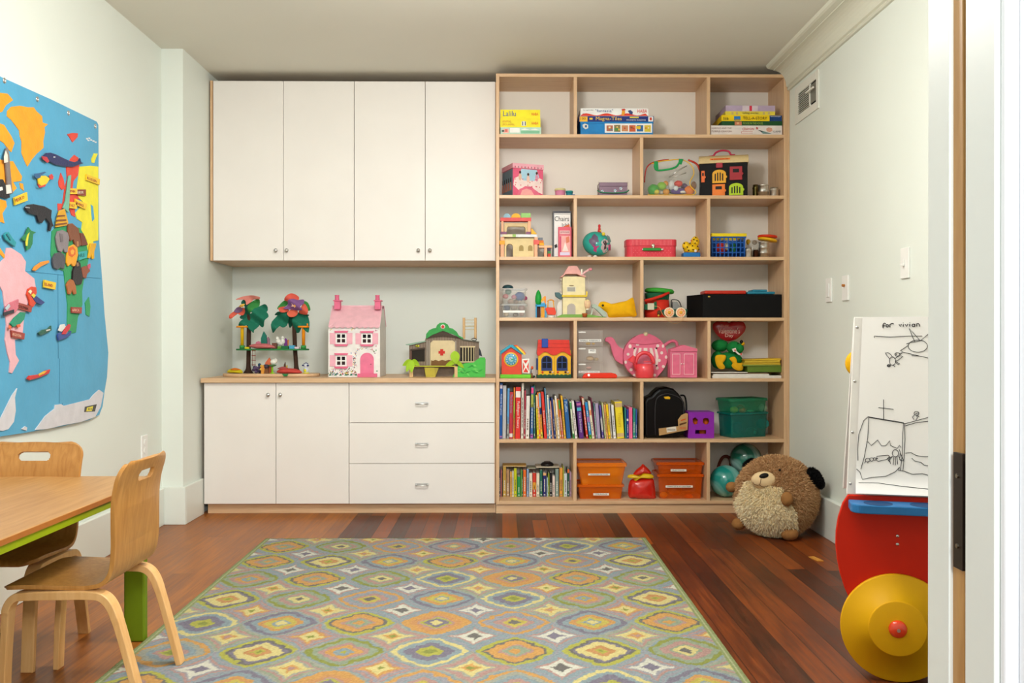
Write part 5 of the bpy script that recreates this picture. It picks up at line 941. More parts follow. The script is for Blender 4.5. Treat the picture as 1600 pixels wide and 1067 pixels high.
toy('red and cream round toy inside the blue basket', 1127, 388, 5.11, (.034, .03, .034), '#d8382c', 'toy', 'toy_ball', disp=0); toy('green toy piece inside the blue basket', 1146, 388, 5.11, (.018, .02, .03), '#2a7a4a', 'toy', 'toy_piece'); toy('pale cream toy beside the red one inside basket', 1136, 384, 5.075, (.012, .012, .025), '#e0d8b0', 'toy', 'toy_piece')
# bear jar, tins
t = thing('figure_jar', 'clear round jar holding small yellow and brown animal figures', 'jar', (X(1176, 5.1), 5.12, RZ[3])); b = B(); c = P(1177, 398, 5.12); b.lathe((c.x, c.y, RZ[3] + .001), [(0, 0), (.036, 0), (.04, .03), (.038, .08), (.03, .10), (.0, .104)], cl('#c8c8bc', .3, .1), 24); obj('jar_body', b, t)
toy('yellow toy figure inside the clear jar at left', 1169, 378, 5.11, (.012, .012, .016), '#d8a01c', 'toy', 'toy_figure'); toy('brown toy figure inside the clear jar at right', 1179, 379, 5.12, (.014, .012, .014), '#7a5028', 'toy', 'toy_figure')
pot('small steel tin standing before the clear figure jar', 1164.5, 1177, 387, 5.035, 3); pot('small dark brown jar between the small tin and stacked tins', 1177.5, 1187, 390, 5.05, 3, hx='#4a2c20')
pot('stack of round steel tins under red and yellow rings', 1187.5, 1204, 377, 5.035, 3, 3, cat='metal tin', name='stacked_tin')
for lab, hx, py, tilt in (('yellow plastic ring lid tilted on the stacked tins', '#e8b41c', 375, 10), ('red plastic ring lid topmost on the stacked tins', '#d8381c', 370, 3)):
    c = P(1199, py, 5.07); b = B(); b.T = rotT(c, tilt, 'Y'); b.lathe(c, [(0, -.006), (.05, -.006), (.054, -.003), (.054, .003), (.05, .007), (.044, .008), (0, .008)], m(hx, .3), 32); obj('ring_lid', b, label=lab, cat='lid')
# --- row 4
FZ = RZ[4] + .0005
# clear containers
def bin_(label, px0, px1, py0, py1, Y, dep, hx, al, z0, taper=.86, lidh=.016, group=None, name='storage_bin', rot=0, rp=None, lidhx=None):
    a = P(px0, py1, Y); c = P(px1, py0, Y); xc = (a.x + c.x) / 2; hw = (c.x - a.x) / 2; H = c.z - z0; t = thing(name, label, 'storage bin', (xc, Y + dep / 2, z0), group)
    mt = m(hx, .15, 0, al, nz=.02, sc=5); ml = m(lidhx or hx, .2, 0, min(1, al + .15), nz=.02, sc=5); T = rotT((rp or Vector((xc, Y, 0))), rot) if rot else None
    yc = Y + dep / 2; hd = dep / 2; b = B(); b.T = T
    bot = [(xc + x * taper, yc + y * .93, z0 + .0006) for x, y in rrect(-hw + .008, hw - .008, -hd + .006, hd - .006, .012, 4)]
    top = [(xc + x, yc + y, z0 + H - lidh) for x, y in rrect(-hw + .008, hw - .008, -hd + .006, hd - .006, .012, 4)]
    n = len(bot); b.add(bot + top, [tuple(range(n))[::-1]] + [(i, (i + 1) % n, n + (i + 1) % n, n + i) for i in range(n)], mt, False); obj('tub', b, t)
    b = B(); b.T = T; out = [(xc + x, yc + y) for x, y in rrect(-hw, hw, -hd, hd, .014, 4)]; inn = [(xc + x, yc + y) for x, y in rrect(-hw + .014, hw - .014, -hd + .014, hd - .014, .01, 4)]; n = len(out); z1, z2, z3 = z0 + H - lidh, z0 + H - .003, z0 + H - .006
    vs = [(x, y, z1) for x, y in out] + [(x, y, z2) for x, y in out] + [(x * .5 + u * .5, y * .5 + w_ * .5, z2 + .003) for (x, y), (u, w_) in zip(out, inn)] + [(x, y, z3) for x, y in inn]
    fs = [(k * n + i, k * n + (i + 1) % n, (k + 1) * n + (i + 1) % n, (k + 1) * n + i) for k in range(3) for i in range(n)] + [tuple(range(3 * n, 4 * n))]
    b.add(vs, fs, ml); obj('lid', b, t); return t, z0 + H, T
tA, zn, _ = bin_('clear plastic box of trinkets, lower of two at left of fourth shelf', 781.5, 825, 474, 495.5, 5.04, .14, '#c4c6c0', .3, RZ[4], .95, .012)
b = B(); ebox(786, 820, 485, 488.5, 5.043, .001, m('#eeeeea', .5), b=b); obj('label_strip', b, tA, label='white label strip')
tB, zn2, _ = bin_('clear plastic box of small toys, stacked upon the lower clear box', 782, 824.5, 450, 473.5, 5.04, .14, '#c4c6c0', .3, zn, .93, .008)
TS = 1.25
for i, (px, py, r, hx, lab) in enumerate(((790, 463, .011, '#c86a70', 'pinkish small toy at left inside upper clear box'), (812, 463, .020, '#3a58a0', 'blue toy inside the upper clear box'), (820, 466, .010, '#b84a7a', 'magenta small toy at right inside upper clear box'), (798, 471, .012, '#b09080', 'tan small toy low inside upper clear box'), (806, 472, .010, '#8a6a60', 'brown small toy low inside upper clear box'), (794, 456, .012, '#8ab0a0', 'sage green small toy high inside upper clear box'), (803, 464, .010, '#c87a90', 'rose small toy in middle of upper clear box'), (812, 471, .008, '#b8a8a0', 'grey-pink small toy beneath the blue toy'), (792, 481, .013, '#5a6a90', 'slate blue small toy inside lower clear box'), (803, 480, .014, '#9a8a80', 'taupe small toy inside lower clear box'), (815, 481, .013, '#b08a88', 'dusty pink toy inside lower clear box'), (791, 491, .010, '#d8c0a0', 'cream small toy at bottom of lower clear box'), (806, 491.5, .010, '#6a5048', 'dark brown small toy at bottom of lower clear box'), (815, 491, .009, '#c89a90', 'salmon small toy at bottom of lower clear box'))): toy(lab, px, py, 5.075 + .02 * (i % 3), (r * 1.2, r, r), hx, 'small toy', 'small_toy')
TS = 1
b = B(); c = P(793.5, 450, 5.09); b.lathe((c.x, c.y, zn2 + .0005), [(.031, 0), (.030, .008), (.024, .015), (.012, .02), (0, .0215)], m('#27474e', .4), 24); obj('toy_dome', b, label='dark teal dome toy on top of the clear boxes', cat='toy')
# toy playground
t = thing('toy_playground', 'blue and yellow toy playground with green tree by the clear boxes', 'toy playset', (X(846, 5.07), 5.09, RZ[4])); SB = m('#2f9ad0', .35); b = B()
for px in (837, 852): ebox(px, px + 1.8, 475, 495.5, 5.05, .012, SB, 4, b)
b.box(X(837, 5.05), X(853, 5.05), 5.05, 5.10, Zz(479, 5.05), Zz(476, 5.05), SB); b.fp([(845, 476), (845, 473.5), (852, 473), (852, 477)], 5.048, .01, SB); obj('frame', b, t, bevel=.001); obj('ladder', ebox(845.5, 850.5, 474, 495.5, 5.06, .012, m('#e09a1c', .4), 4), t, bevel=.001, label='yellow panel'); obj('trunk', ebox(839, 844.5, 472, 495.5, 5.07, .02, m('#4a2820', .6), 4), t, bevel=.003, label='brown trunk')
b = B(); c = P(841.2, 467, 5.08); b.lathe((c.x, c.y, Zz(480, 5.08)), [(.002, 0), (.014, .012), (.0185, .035), (.017, .06), (.010, .085), (0, .098)], m('#1f9a3c', .5, bump=.3), 20); obj('tree', b, t, label='green oval treetop'); b = B(); b.fp([(845, 472), (850, 470), (852, 462), (849, 464), (846, 468)], 5.055, .01, m('#e8b02c', .4)); b.fp([(850.5, 477), (850.5, 463), (853, 463), (853, 477)], 5.05, .012, m('#ee8a1c', .4)); obj('roof_peak', b, t, label='orange and yellow uprights')
t = thing('toy_chairlift', 'red toy seat hanging from yellow frame beside the playground', 'toy', (X(861, 5.05), 5.07, RZ[4])); b = B(); b.tube(smooth_path([P(x, y, 5.055) for x, y in ((856, 481), (856.5, 470), (860, 469), (864, 470), (865.5, 481))], 3), .0028, m('#e8a81c', .4)); obj('hoop', b, t, label='yellow arm'); b = B(); b.fp([(851.5, 482), (855, 480), (867, 480.5), (869, 488), (868, 492), (856, 491.5), (854, 487)], 5.045, .035, m('#e0401c', .35)); obj('seat', b, t, bevel=.003); b = B(); b.tube(smooth_path([P(x, y, 5.055) for x, y in ((855, 471), (858, 468.5), (863, 468.5), (866, 471))], 3), .0022, m('#d8782c', .4)); obj('top_arc', b, t, label='orange arc')
obj('base', B().lathe((X(861, 5.06), 5.07, RZ[4] + .0005), [(0, 0), (.022, 0), (.02, .012), (0, .014)], m('#d8d4cc', .4), 20), t, label='white base')
# cream toy house with pink roof
def k7(*p): return [(770 + x / 6.667, 405 + y / 6.667) for x, y in p]
t = thing('toy_cottage', 'cream two-storey toy house with pink roof and balcony', 'toy house', (X(903, 5.08), 5.10, RZ[4])); CM = m('#e6d8a8', .45); YH = 5.06
b = B(); b.fp(k7((650, 606), (720, 575), (1010, 575), (1190, 606)), YH - .012, .09, m('#7aa850', .6)); obj('lawn', b, t, label='green base')
b = B(); b.fp(k7((728, 575), (728, 180), (960, 180), (968, 575)), YH, .07, CM); b.fp(k7((775, 575), (775, 490), (795, 468), (820, 460), (845, 468), (862, 490), (862, 575)), YH - .002, .003, m('#b4aaa2', .5)); b.fp(k7((770, 285), (866, 285), (866, 340), (770, 340)), YH - .001, .002, m('#e8e0c8', .5)); b.fp(k7((778, 292), (858, 292), (858, 334), (778, 334)), YH - .003, .003, m('#a8a498', .5)); b.fp(k7((795, 272), (845, 272), (840, 278), (800, 278)), YH - .004, .003, m('#6a4a30', .5)); obj('house_body', b, t, bevel=.001)
b = B(); b.fp(k7((720, 392), (720, 372), (985, 372), (985, 392)), YH - .012, .085, m('#e0c23a', .45)); b.fp(k7((972, 335), (988, 335), (988, 375), (972, 375)), YH - .012, .01, m('#e8c83a', .45)); obj('balcony', b, t, bevel=.001, label='yellow balcony ledge')
b = B(); b.fp(k7((706, 190), (706, 180), (735, 160), (765, 110), (790, 72), (830, 66), (880, 70), (905, 110), (930, 150), (968, 175), (968, 190), (905, 170), (880, 155), (760, 155), (725, 185)), YH - .014, .10, m('#e0a49c', .45)); obj('roof', b, t, bevel=.004, label='pink rounded roof')
b = B(); b.tube([P(*k7((925, 165))[0], YH - .01), P(*k7((960, 135))[0], YH - .01), P(*k7((1015, 100))[0], YH - .015)], .006, m('#eab6b6', .4)); b.ball(P(*k7((1018, 105))[0], YH - .02), (.010, .008, .008), m('#e08a9a', .4), 12); b.box(X(907.5, YH), X(909.5, YH), YH - .016, YH - .008, Zz(429, YH), Zz(421, YH), m('#efe8d8', .4)); cr = obj('crane_arm', b, t, label='pink hoist arm'); b = B(); b.tube([P(919.3, 420, YH - .018), P(919, 468, YH - .018)], .0006, m('#dcd4c4', .6), 5); obj('string', b, cr)
b = B(); c = P(918, 474.5, YH - .018); b.lathe((c.x, c.y, c.z - .027), [(.009, 0), (.016, .012), (.0185, .028), (.016, .042), (.006, .05), (0, .05)], m('#ead29a', .45), 18); [b.tube([(c.x + .0185 * math.sin(a) * k_, c.y - .0188 * math.cos(a) * k_, c.z - .027 + h_) for k_, h_ in ((.5, .002), (.88, .012), (1, .028), (.88, .042))], .0016, m('#e0a0a0', .45), 6) for a in (-.9, -.3, .3, .9)]; b.cyl((c.x, c.y, c.z - .034), (c.x, c.y, c.z - .027), .009, m('#efe6d0', .5)); obj('balloon_basket', b, t, label='cream and pink hanging basket')
b = B(); b.fp(k7((648, 345), (690, 345), (722, 372), (722, 415), (700, 415), (655, 385)), YH, .04, m('#4a6a6e', .5)); [b.box(X(876, YH), X(877.5, YH), YH, YH + .006, Zz(435 + i * 5.5 + 3, YH), Zz(435 + i * 5.5, YH), m('#cfc8b0', .5)) for i in range(5)]; obj('awning', b, t, bevel=.001, label='dark teal awning'); b = B(); b.fp(k7((668, 600), (668, 470), (680, 455), (706, 420), (722, 420), (722, 590)), YH + .02, .03, m('#dedad2', .45)); obj('side_wall', b, t, bevel=.001, label='white side wing')
b = B(); c = P(*k7((958, 585))[0], YH - .02); b.lathe((c.x, c.y, RZ[4] + .003), [(0, 0), (.011, 0), (.015, .018), (.015, .022), (0, .022)], m('#a8582c', .6), 16); obj('flower_pot', b, t, label='terracotta pot')
b = B(); b.fp(k7((1035, 470), (1060, 465), (1120, 500), (1180, 555), (1185, 600), (1150, 600), (1110, 555), (1060, 510), (1030, 500)), YH - .01, .035, m('#a9b8aa', .35)); b.fp(k7((1012, 600), (1040, 480), (1050, 485), (1030, 600)), YH, .008, m('#c4ccc0', .4)); obj('slide', b, t, bevel=.002, label='pale green slide')
# beanbag duck
t = thing('duck_beanbag', 'yellow flat cloth duck leaning at right of fourth shelf', 'plush toy', (X(965, 5.07), 5.07, RZ[4])); dk = k7((1100, 500), (1102, 470), (1120, 447), (1150, 440), (1180, 445), (1205, 465), (1260, 460), (1330, 445), (1400, 430), (1430, 410), (1455, 398), (1470, 420), (1480, 470), (1492, 540), (1500, 580), (1480, 600), (1430, 600), (1300, 606), (1210, 606), (1190, 560), (1150, 530), (1125, 515))
def pillow(b, pts, Y, th, mt, n=5):   # cushion-like body from an outline, thick in the middle
    k0 = len(pts); sp_ = []
    for i in range(k0):
        p0, p1, p2, p3 = [pts[(i + q) % k0] for q in (-1, 0, 1, 2)]
        for u in (0, .333, .667): sp_.append(tuple(.5 * (2 * p1[q] + (p2[q] - p0[q]) * u + (2 * p0[q] - 5 * p1[q] + 4 * p2[q] - p3[q]) * u * u + (3 * p1[q] - p0[q] - 3 * p2[q] + p3[q]) * u ** 3) for q in (0, 1)))
    pts = sp_
    cx_3 = sum(p[0] for p in pts) / len(pts); cy_3 = sum(p[1] for p in pts) / len(pts); k = len(pts); vs = []; 
    for s_ in (-1, 1):
        for j in range(n + 1):
            f = j / n
            for p in pts: q = P(p[0] + (cx_3 - p[0]) * f, p[1] + (cy_3 - p[1]) * f, Y); q.y += s_ * th * math.sqrt(max(0, 1 - (1 - f) ** 2)); vs.append(q)
    fs = []
    for h in range(2):
        o = h * (n + 1) * k
        for j in range(n):
            for i in range(k):
                f = (o + j * k + i, o + j * k + (i + 1) % k, o + (j + 1) * k + (i + 1) % k, o + (j + 1) * k + i); fs.append(f if h == 0 else f[::-1])
    b.add(vs, fs, mt, True); return b
b = pillow(B(), dk, 5.075, .028, m('#e8b010', .85, bump=.3)); obj('body', b, t); b = B(); c = P(942, 477, 5.05); b.lathe(c + Vector((0, .008, 0)), [(.0065, 0), (.006, .006), (.003, .009), (0, .0095)], m('#0d0d0d', .2), 14, (0, -1, 0)); obj('eye', b, t, label='black bead eye')
# --- row 4 right
def k8(*p): return [(990 + x / 6.4, 405 + y / 6.4) for x, y in p]
t = thing('cloth_bag', 'red and green drawstring cloth bag at left of the cubby', 'bag', (X(1030, 5.1), 5.11, RZ[4])); RG = m('#cf2e1c', .75, bump=.2); DG = m('#1c5a3a', .75, bump=.2)
b = B(); c = P(1027, 490, 5.11); r = .070; b.lathe((c.x, 5.115, RZ[4] + .001), [(0, 0), (r, 0), (r * 1.02, .03), (r * .96, .07), (r * .93, .10), (0, .10)], RG, 28); obj('sack', b, t); b = B(); b.lathe((c.x, 5.115, RZ[4] + .1015), [(r * .92, 0), (r * .96, .02), (r * .98, .038), (0, .038)], DG, 28); obj('collar', b, t, label='dark green collar')
b = B(); b.T = rotT(c, 4, 'Y'); b.lathe((c.x + .004, 5.115, RZ[4] + .14), [(0, 0), (r * 1.02, 0), (r * 1.15, .004), (r * 1.18, .014), (r * 1.05, .024), (r * .6, .028), (0, .028)], m('#3a9a34', .7, bump=.2), 30); obj('top_flap', b, t, label='bright green top flap')
b = B(); b.tube([P(1007, 470, 5.035), P(1020, 467, 5.032), P(1035, 462, 5.035), P(1045, 457, 5.05)], .008, RG); obj('sash', b, t, label='red rolled band'); b = B(); b.fp(k8((140, 440), (205, 440), (205, 505), (140, 505)), 5.036, .006, m('#cfc8b0', .8)); b.fp(k8((110, 450), (142, 450), (142, 510), (110, 500)), 5.037, .006, DG); b.fp(k8((203, 430), (230, 420), (236, 490), (205, 500)), 5.037, .006, DG); obj('patch', b, t, label='cream and green patch'); b = B(); b.ball(P(1030, 489, 5.035), (.012, .006, .016), m('#5a3a1c', .6), 12); b.ball(P(1029, 493, 5.03), (.006, .004, .006), m('#d8a83a', .5), 10); obj('trinket', b, t)
# pull toy
t = thing('pull_toy', 'wooden pull toy with two orange-slice wheels and dangling cord', 'toy', (X(1055, 5.02), 5.03, RZ[4])); YT = 5.035
b = B(); b.fp(k8((275, 510), (300, 500), (540, 500), (530, 560), (440, 575), (300, 560)), YT + .01, .03, m('#1f5a48', .5)); obj('body', b, t, bevel=.002, label='dark green body'); 
for px in (1045.3, 1063.5):
    c = P(px, 489, YT); r = .0285; c.z = RZ[4] + r + .0006; b = B(); b.lathe(c, [(0, 0), (r, 0), (r, .008), (r * .9, .0095), (0, .0095)], m('#e8d8b8', .4), 32, (0, -1, 0)); 
    for k in range(14):
        a = 2 * math.pi * k / 14; a2 = a + .30; ri, ro_ = r * .42, r * .80; b.prism([(c.x + q * math.cos(w_), c.y - .0100, c.z + q * math.sin(w_)) for q, w_ in ((ri, a + .05), (ro_, a), (ro_, a2), (ri, a2 - .05))], (0, .001, 0), m('#e8761c', .4))
    b.lathe(c, [(0, .0112), (r * .36, .0105), (r * .36, .009)], m('#e8a83a', .4), 16, (0, -1, 0)); obj('wheel', b, t, label='wheel painted like an orange slice')
b = B(); b.tube(smooth_path([P(x, y, Y_) for x, y, Y_ in ((1022, 478, 5.03), (1030, 480, 5.02), (1034, 489, 5.0), (1041, 497, 4.992), (1049, 504, 4.99), (1056, 505.5, 4.99), (1063, 503, 4.992), (1067, 498, 4.995), (1068, 494, 5.01))], 4), .0009, m('#e0b070', .7), 5); obj('pull_cord', b, t, label='thin tan cord')
b = B(); b.tube(smooth_path([P(x, y, 5.09) for x, y in ((1050, 482), (1049, 470), (1053, 468), (1060, 470), (1064, 478), (1063, 490))], 4), .0025, m('#1a1a1c', .5)); b.fp([(1051, 483), (1051, 472), (1058, 471), (1063, 480), (1062, 487)], 5.092, .02, m('#8f8f8c', .7)); obj('small_pouch', b, label='small grey pouch with black edge behind the orange wheels', cat='pouch')
# black case
t = thing('black_case', 'large black hard case lying across the fourth shelf', 'case', (X(1155, 5.1), 5.13, RZ[4])); BC = m('#060506', .75); xb = X(1221.5, 5.03); xa = X(1098, 5.03); b = B(); b.prism([(xa, 5.03, RZ[4] + .0006), (xb, 5.03, RZ[4] + .0006), (xb, 5.27, RZ[4] + .0006), (xa - .055, 5.20, RZ[4] + .0006)], (0, 0, Zz(460, 5.03, 1150) - RZ[4]), BC); obj('case_body', b, t, bevel=.002); b = B(); c = P(1108, 463.5, 5.028); b.ball(c, (.008, .004, .006), m('#c8a850', .3, .9), 12); obj('clasp', b, t, label='small brass clasp')
b = B(); zc = Zz(459.6, 5.03, 1150) + .002; b.box(X(1101, 5.06), X(1166, 5.06), 5.06, 5.18, zc, zc + .020, m('#c83222', .4)); obj('plastic_lid', b, bevel=.006, label='flat red plastic lid lying on the black case', cat='lid')
b = B(); b.box(X(1168, 5.06), X(1211, 5.06), 5.06, 5.19, zc, zc + .014, m('#2f86a0', .4)); b.box(X(1176, 5.07), X(1199, 5.07), 5.07, 5.17, zc + .0142, zc + .026, m('#2f86a0', .4)); obj('stacked_tray', b, bevel=.004, label='flat teal plastic tray beside the red lid on case', cat='tray')
# --- row 5
FZ = RZ[5] + .0005
def k9(*p): return [(770 + x / 6.667, 500 + y / 6.667) for x, y in p]
def kA(*p): return [(940 + x / 8.889, 500 + y / 8.889) for x, y in p]
# clock barn
t = thing('clock_barn', 'small red toy barn with clock face and blue roof edge', 'toy barn', (X(803, 5.08), 5.09, RZ[5])); YK = 5.06
b = ebox(781.5, 829.5, 585, 591.5, YK - .02, .11, m('#6cc42c', .4), 5); obj('base', b, t, bevel=.002, label='lime green base')
b = B(); b.fp(k9((92, 566), (92, 350), (185, 275), (300, 350), (300, 566)), YK, .07, m('#e04a30', .4)); obj('barn_body', b, t, bevel=.001)
b = B(); b.fp(k9((75, 362), (80, 325), (175, 258), (205, 256), (310, 330), (352, 352), (300, 358), (188, 283)), YK - .012, .085, m('#35a2bc', .4)); rf = obj('roof', b, t, bevel=.002, label='turquoise roof edge'); b = B()
for hx, k in (('#d8402c', 0), ('#ee9a2c', 4.5), ('#e8d040', 9)): b.fp([(x + 0, y + k * .3) for x, y in k9((215 + k * 3, 262), (250 + k, 258), (320, 315), (345, 345), (325, 345))], YK + .0735 - k * .0008 - .09, .003, m(hx, .4))
obj('rainbow', b, rf, label='rainbow stripe')
c = P(*k9((190, 410))[0], YK); b = B(); b.lathe(c, [(0, .004), (.038, .004), (.040, .003), (.040, -.001)], m('#e8b83a', .4), 36, (0, -1, 0)); ck = obj('clock_rim', b, t, label='yellow clock rim'); b = B(); b.lathe(c, [(0, .0052), (.0325, .0052), (.0325, .004)], m('#58aed0', .4), 36, (0, -1, 0))
for k in range(12): a = k * math.pi / 6; q = c + Vector((math.sin(a) * .025, -.0062, math.cos(a) * .025)); b.txt3(str(k or 12), q, .0075, .0075, m('#eef4f4', .5), Matrix.Rotation(math.pi / 2, 3, 'X'))
b.lathe(c, [(0, .0062), (.014, .0062), (.014, .005)], m('#a8d8e0', .4), 24, (0, -1, 0)); obj('clock_dial', b, ck); b = B(); b.prism([c + Vector(q) for q in ((-.003, -.0075, -.002), (.001, -.0075, .004), (.018, -.0075, .003), (.012, -.0075, -.001))], (0, .001, 0), m('#3ab04a', .4)); b.prism([c + Vector(q) for q in ((-.008, -.0078, .006), (-.002, -.0078, .012), (.003, -.0078, .001))], (0, .001, 0), m('#c87a9a', .4)); obj('clock_hand', b, ck)
b = B(); b.fp(k9((302, 405), (378, 402), (382, 555), (308, 552)), YK - .01, .004, m('#ece8e0', .4)); [b.fp(k9(*q), YK - .0112, .0015, m('#d83a2a', .4)) for q in (((316, 420), (368, 418), (342, 455)), ((316, 545), (372, 545), (344, 495)), ((314, 440), (314, 530), (334, 485)), ((374, 440), (374, 530), (354, 485)))]; obj('barn_door', b, t, bevel=.0008, label='open white door with red cross panels')
b = B(); b.lathe(P(*k9((405, 578))[0], 5.055) * 1.0, [(0, -.0)] + [(.010, -.01), (.006, .004), (.007, .012), (.004, .018), (0, .019)], m('#8a5a3a', .5), 14); b.ball(P(*k9((410, 490))[0], 5.055), (.007, .006, .010), m('#d8562c', .5), 12); b.tube([P(*k9((400, 500))[0], 5.055), P(*k9((398, 575))[0], 5.055)], .003, m('#3a4a5a', .5)); bb_ = min(v[2] for v in b.v); b.v = [(v[0], v[1], v[2] + RZ[5] + .0006 - bb_) for v in b.v]; obj('farm_figure', b, label='tiny orange and grey farm figure beside the clock barn', cat='toy figure')
b = B(); b.ball((X(833.5, 5.07), 5.07, RZ[5] + .008), (.010, .008, .0075), m('#1c3a2c', .5), 12); obj('small_toy', b, label='tiny dark green toy in front of the yellow house', cat='small toy')
# yellow house
t = thing('toy_house', 'yellow toy house with red scalloped roof and blue windows', 'toy house', (X(866, 5.07), 5.10, RZ[5])); YW = m('#eab41c', .35); NV = m('#24366e', .35); RR = m('#d83424', .35)
b = ebox(841, 892, 547, 588, 5.06, .09, YW, 5); b.fp(k9((640, 380), (648, 380), (648, 575), (640, 575)), 5.0585, .002, m('#c8921c', .4)); obj('house_body', b, t, bevel=.003)
for cx0 in (562, 722):
    b = B(); b.fp(k9(*[(cx0 - 57 + (57 - 57 * math.cos(math.pi * i / 10)), 425 - 55 * math.sin(math.pi * i / 10)) for i in range(11)], (cx0 + 57, 528), (cx0 - 57, 528)), 5.056, .006, NV); wd = obj('window', b, t, bevel=.0008); b = B(); b.fp(k9(*[(cx0 - 46 + (46 - 46 * math.cos(math.pi * i / 10)), 425 - 44 * math.sin(math.pi * i / 10)) for i in range(11)], (cx0 + 46, 500), (cx0 - 46, 500)), 5.0553, .001, m('#0f1220', .15)); b.fp(k9((cx0 - 3, 385), (cx0 + 3, 385), (cx0 + 3, 500), (cx0 - 3, 500)), 5.0545, .001, m('#3a56a0', .4)); b.fp(k9((cx0 - 45, 438), (cx0 + 45, 438), (cx0 + 45, 444), (cx0 - 45, 444)), 5.0545, .001, m('#3a56a0', .4)); obj('pane', b, wd)
    b = B(); [b.ball(P(*k9((cx0 + q, 543))[0], 5.055), (.006, .003, .006), m(h_, .4), 10) for q, h_ in ((-45, '#d8442a'), (35, '#4a2a2a'), (60, '#e8c8a8'))]; obj('flowers', b, t)
b = B(); sc_ = [(455, 380), (455, 345), (475, 215), (480, 205), (795, 205), (815, 345), (838, 365), (830, 372)] + [(805 - i * 16, 352 + 14 * (1 - math.sin(math.pi * i / 10))) for i in range(11)] + [(645 - i * 16, 352 + 14 * (1 - math.sin(math.pi * i / 10))) for i in range(11)]
b.fp(k9((470, 375), (460, 350), (474, 210), (480, 203), (796, 207), (808, 345), (822, 368), (800, 368), (775, 348), (745, 332), (715, 330), (690, 345), (665, 362), (640, 366), (610, 362), (585, 345), (560, 332), (535, 332), (510, 345), (490, 365)), 5.05, .10, RR)
for yk in (245, 285): b.fp(k9((472, yk), (805, yk), (805, yk + 4), (472, yk + 4)), 5.0493, .001, m('#b02418', .4))
obj('roof', b, t, bevel=.003, label='red tiled roof'); b = ebox(846.5, 856.5, 529, 543, 5.04, .03, m('#2046a4', .35)); obj('chimney', b, t, bevel=.003, label='blue chimney'); obj('shutter', ebox(838, 842, 560, 578, 5.07, .06, NV), t, bevel=.001); obj('shutter', ebox(890.5, 893, 560, 590, 5.07, .06, NV), t, bevel=.001); b = ebox(839, 893, 586, 591.5, 5.045, .115, m('#1f4a34', .5), 5); [b.ball(P(845 + i * 6.5, 586, 5.055), (.011, .006, .005), m('#1f6a3c', .5), 8) for i in range(8)]; obj('garden_base', b, t, bevel=.002, label='dark green garden base')
# clear drawers
t = thing('drawer_tower', 'clear acrylic drawer tower with paper labels on fifth shelf', 'drawers', (X(924, 5.08), 5.12, RZ[5])); CC = cl('#d8cfc8', .22, .08)
for y0, y1 in ((516, 541.5), (541.8, 566), (566.3, 591.5)):
    e = E(903.5, 942, y0, y1, 5.05, .17); b = B(); b.box(e[0], e[1], e[2], e[3], e[4] + .001 if y1 < 590 else RZ[5] + .001, e[5], CC); d_ = obj('drawer', b, t, bevel=.002); b = B(); ebox(904, 915, y0 + 2, y0 + 4, 5.047, .002, m('#e8e8e4', .2), b=b); obj('drawer_lip', b, d_)
for x0, x1, y0, y1, tx in ((904.5, 939.5, 530, 534, 'SMALL ANIMALS'), (919.5, 931, 545.5, 552, 'WILD'), (904, 937, 579.5, 582.5, 'PLASTIC FIGURES')):
    b = ebox(x0, x1, y0, y1, 5.046, .001, m('#ecebe6', .6)); b.txt(tx, x0 + 2, x1 - 2, y0 + .8, y1 - .9 if y1 - y0 < 5 else y0 + 3.5, 5.0453, m('#4a4a4a', .6)); obj('paper_label', b, t, label='white paper label')
for px, py, r, hx, lab in ((919, 537, .010, '#d8b03a', 'small yellow toy in the top clear drawer'), (927, 537, .007, '#d8a83a', 'tiny amber toy in the top clear drawer'), (922, 560, .016, '#c8a878', 'tan toy in the middle clear drawer'), (931, 561, .012, '#a8946a', 'khaki toy in the middle clear drawer'), (920, 575, .011, '#c89a90', 'pinkish toy in the lowest clear drawer'), (908, 586, .010, '#7aa088', 'sage toy at left of lowest clear drawer')): toy(lab, px, py, 5.10, (r * 1.4, r, r * .8), hx, 'small toy', 'small_toy')
b = B(); b.fp(k9((930, 606), (950, 565), (975, 552), (1240, 550), (1280, 560), (1300, 580), (1290, 606)), 5.03, .03, m('#e0341c', .35)); b.cyl(P(*k9((1000, 573))[0], 5.03), P(*k9((1000, 573))[0], 5.026), .007, m('#c8c0b0', .3, .8), 14); obj('toy_knife', b, bevel=.005, label='flat red toy penknife lying before the clear drawers', cat='toy')
# teapot
t = thing('teapot_playhouse', 'large flat pink wooden teapot playhouse with white dots and stripes', 'toy playset', (X(1004, 5.12), 5.15, RZ[5])); PKP = m('#e0708c', .4, nz=.03); YP = 5.13
q = P(*kA((610, 520))[0], YP); R_ = Zz(518, YP, 1008)
b = B(); pts = [(470, 806)] + [(610 - 308 * math.cos(a), 510 - 315 * math.sin(a)) for a in [math.radians(-42 + 264 * i / 40) for i in range(41)]] + [(770, 806)]
b.fp(kA(*pts), YP, .06, PKP); bd = obj('pot_body', b, t, bevel=.004)
b = B(); b.fp(kA((395, 322), (430, 262), (500, 210), (560, 190), (660, 190), (730, 218), (790, 265), (825, 315), (720, 332), (610, 340), (500, 335)), YP - .006, .006, m('#dc6a86', .4)); lid = obj('pot_lid', b, t, bevel=.002, label='deeper pink lid'); b = B(); c = P(*kA((612, 195))[0], YP); b.ball(c, (.014, .013, .013), m('#e0d0a8', .5), 16); obj('lid_knob', b, lid, label='cream round knob')
b = B(); b.fp(kA((48, 275), (60, 248), (100, 232), (140, 235), (180, 270), (205, 325), (250, 375), (300, 400), (300, 620), (250, 600), (190, 555), (160, 490), (140, 410), (120, 340), (85, 305), (55, 298)), YP + .012, .035, PKP); obj('spout', b, t, bevel=.003)
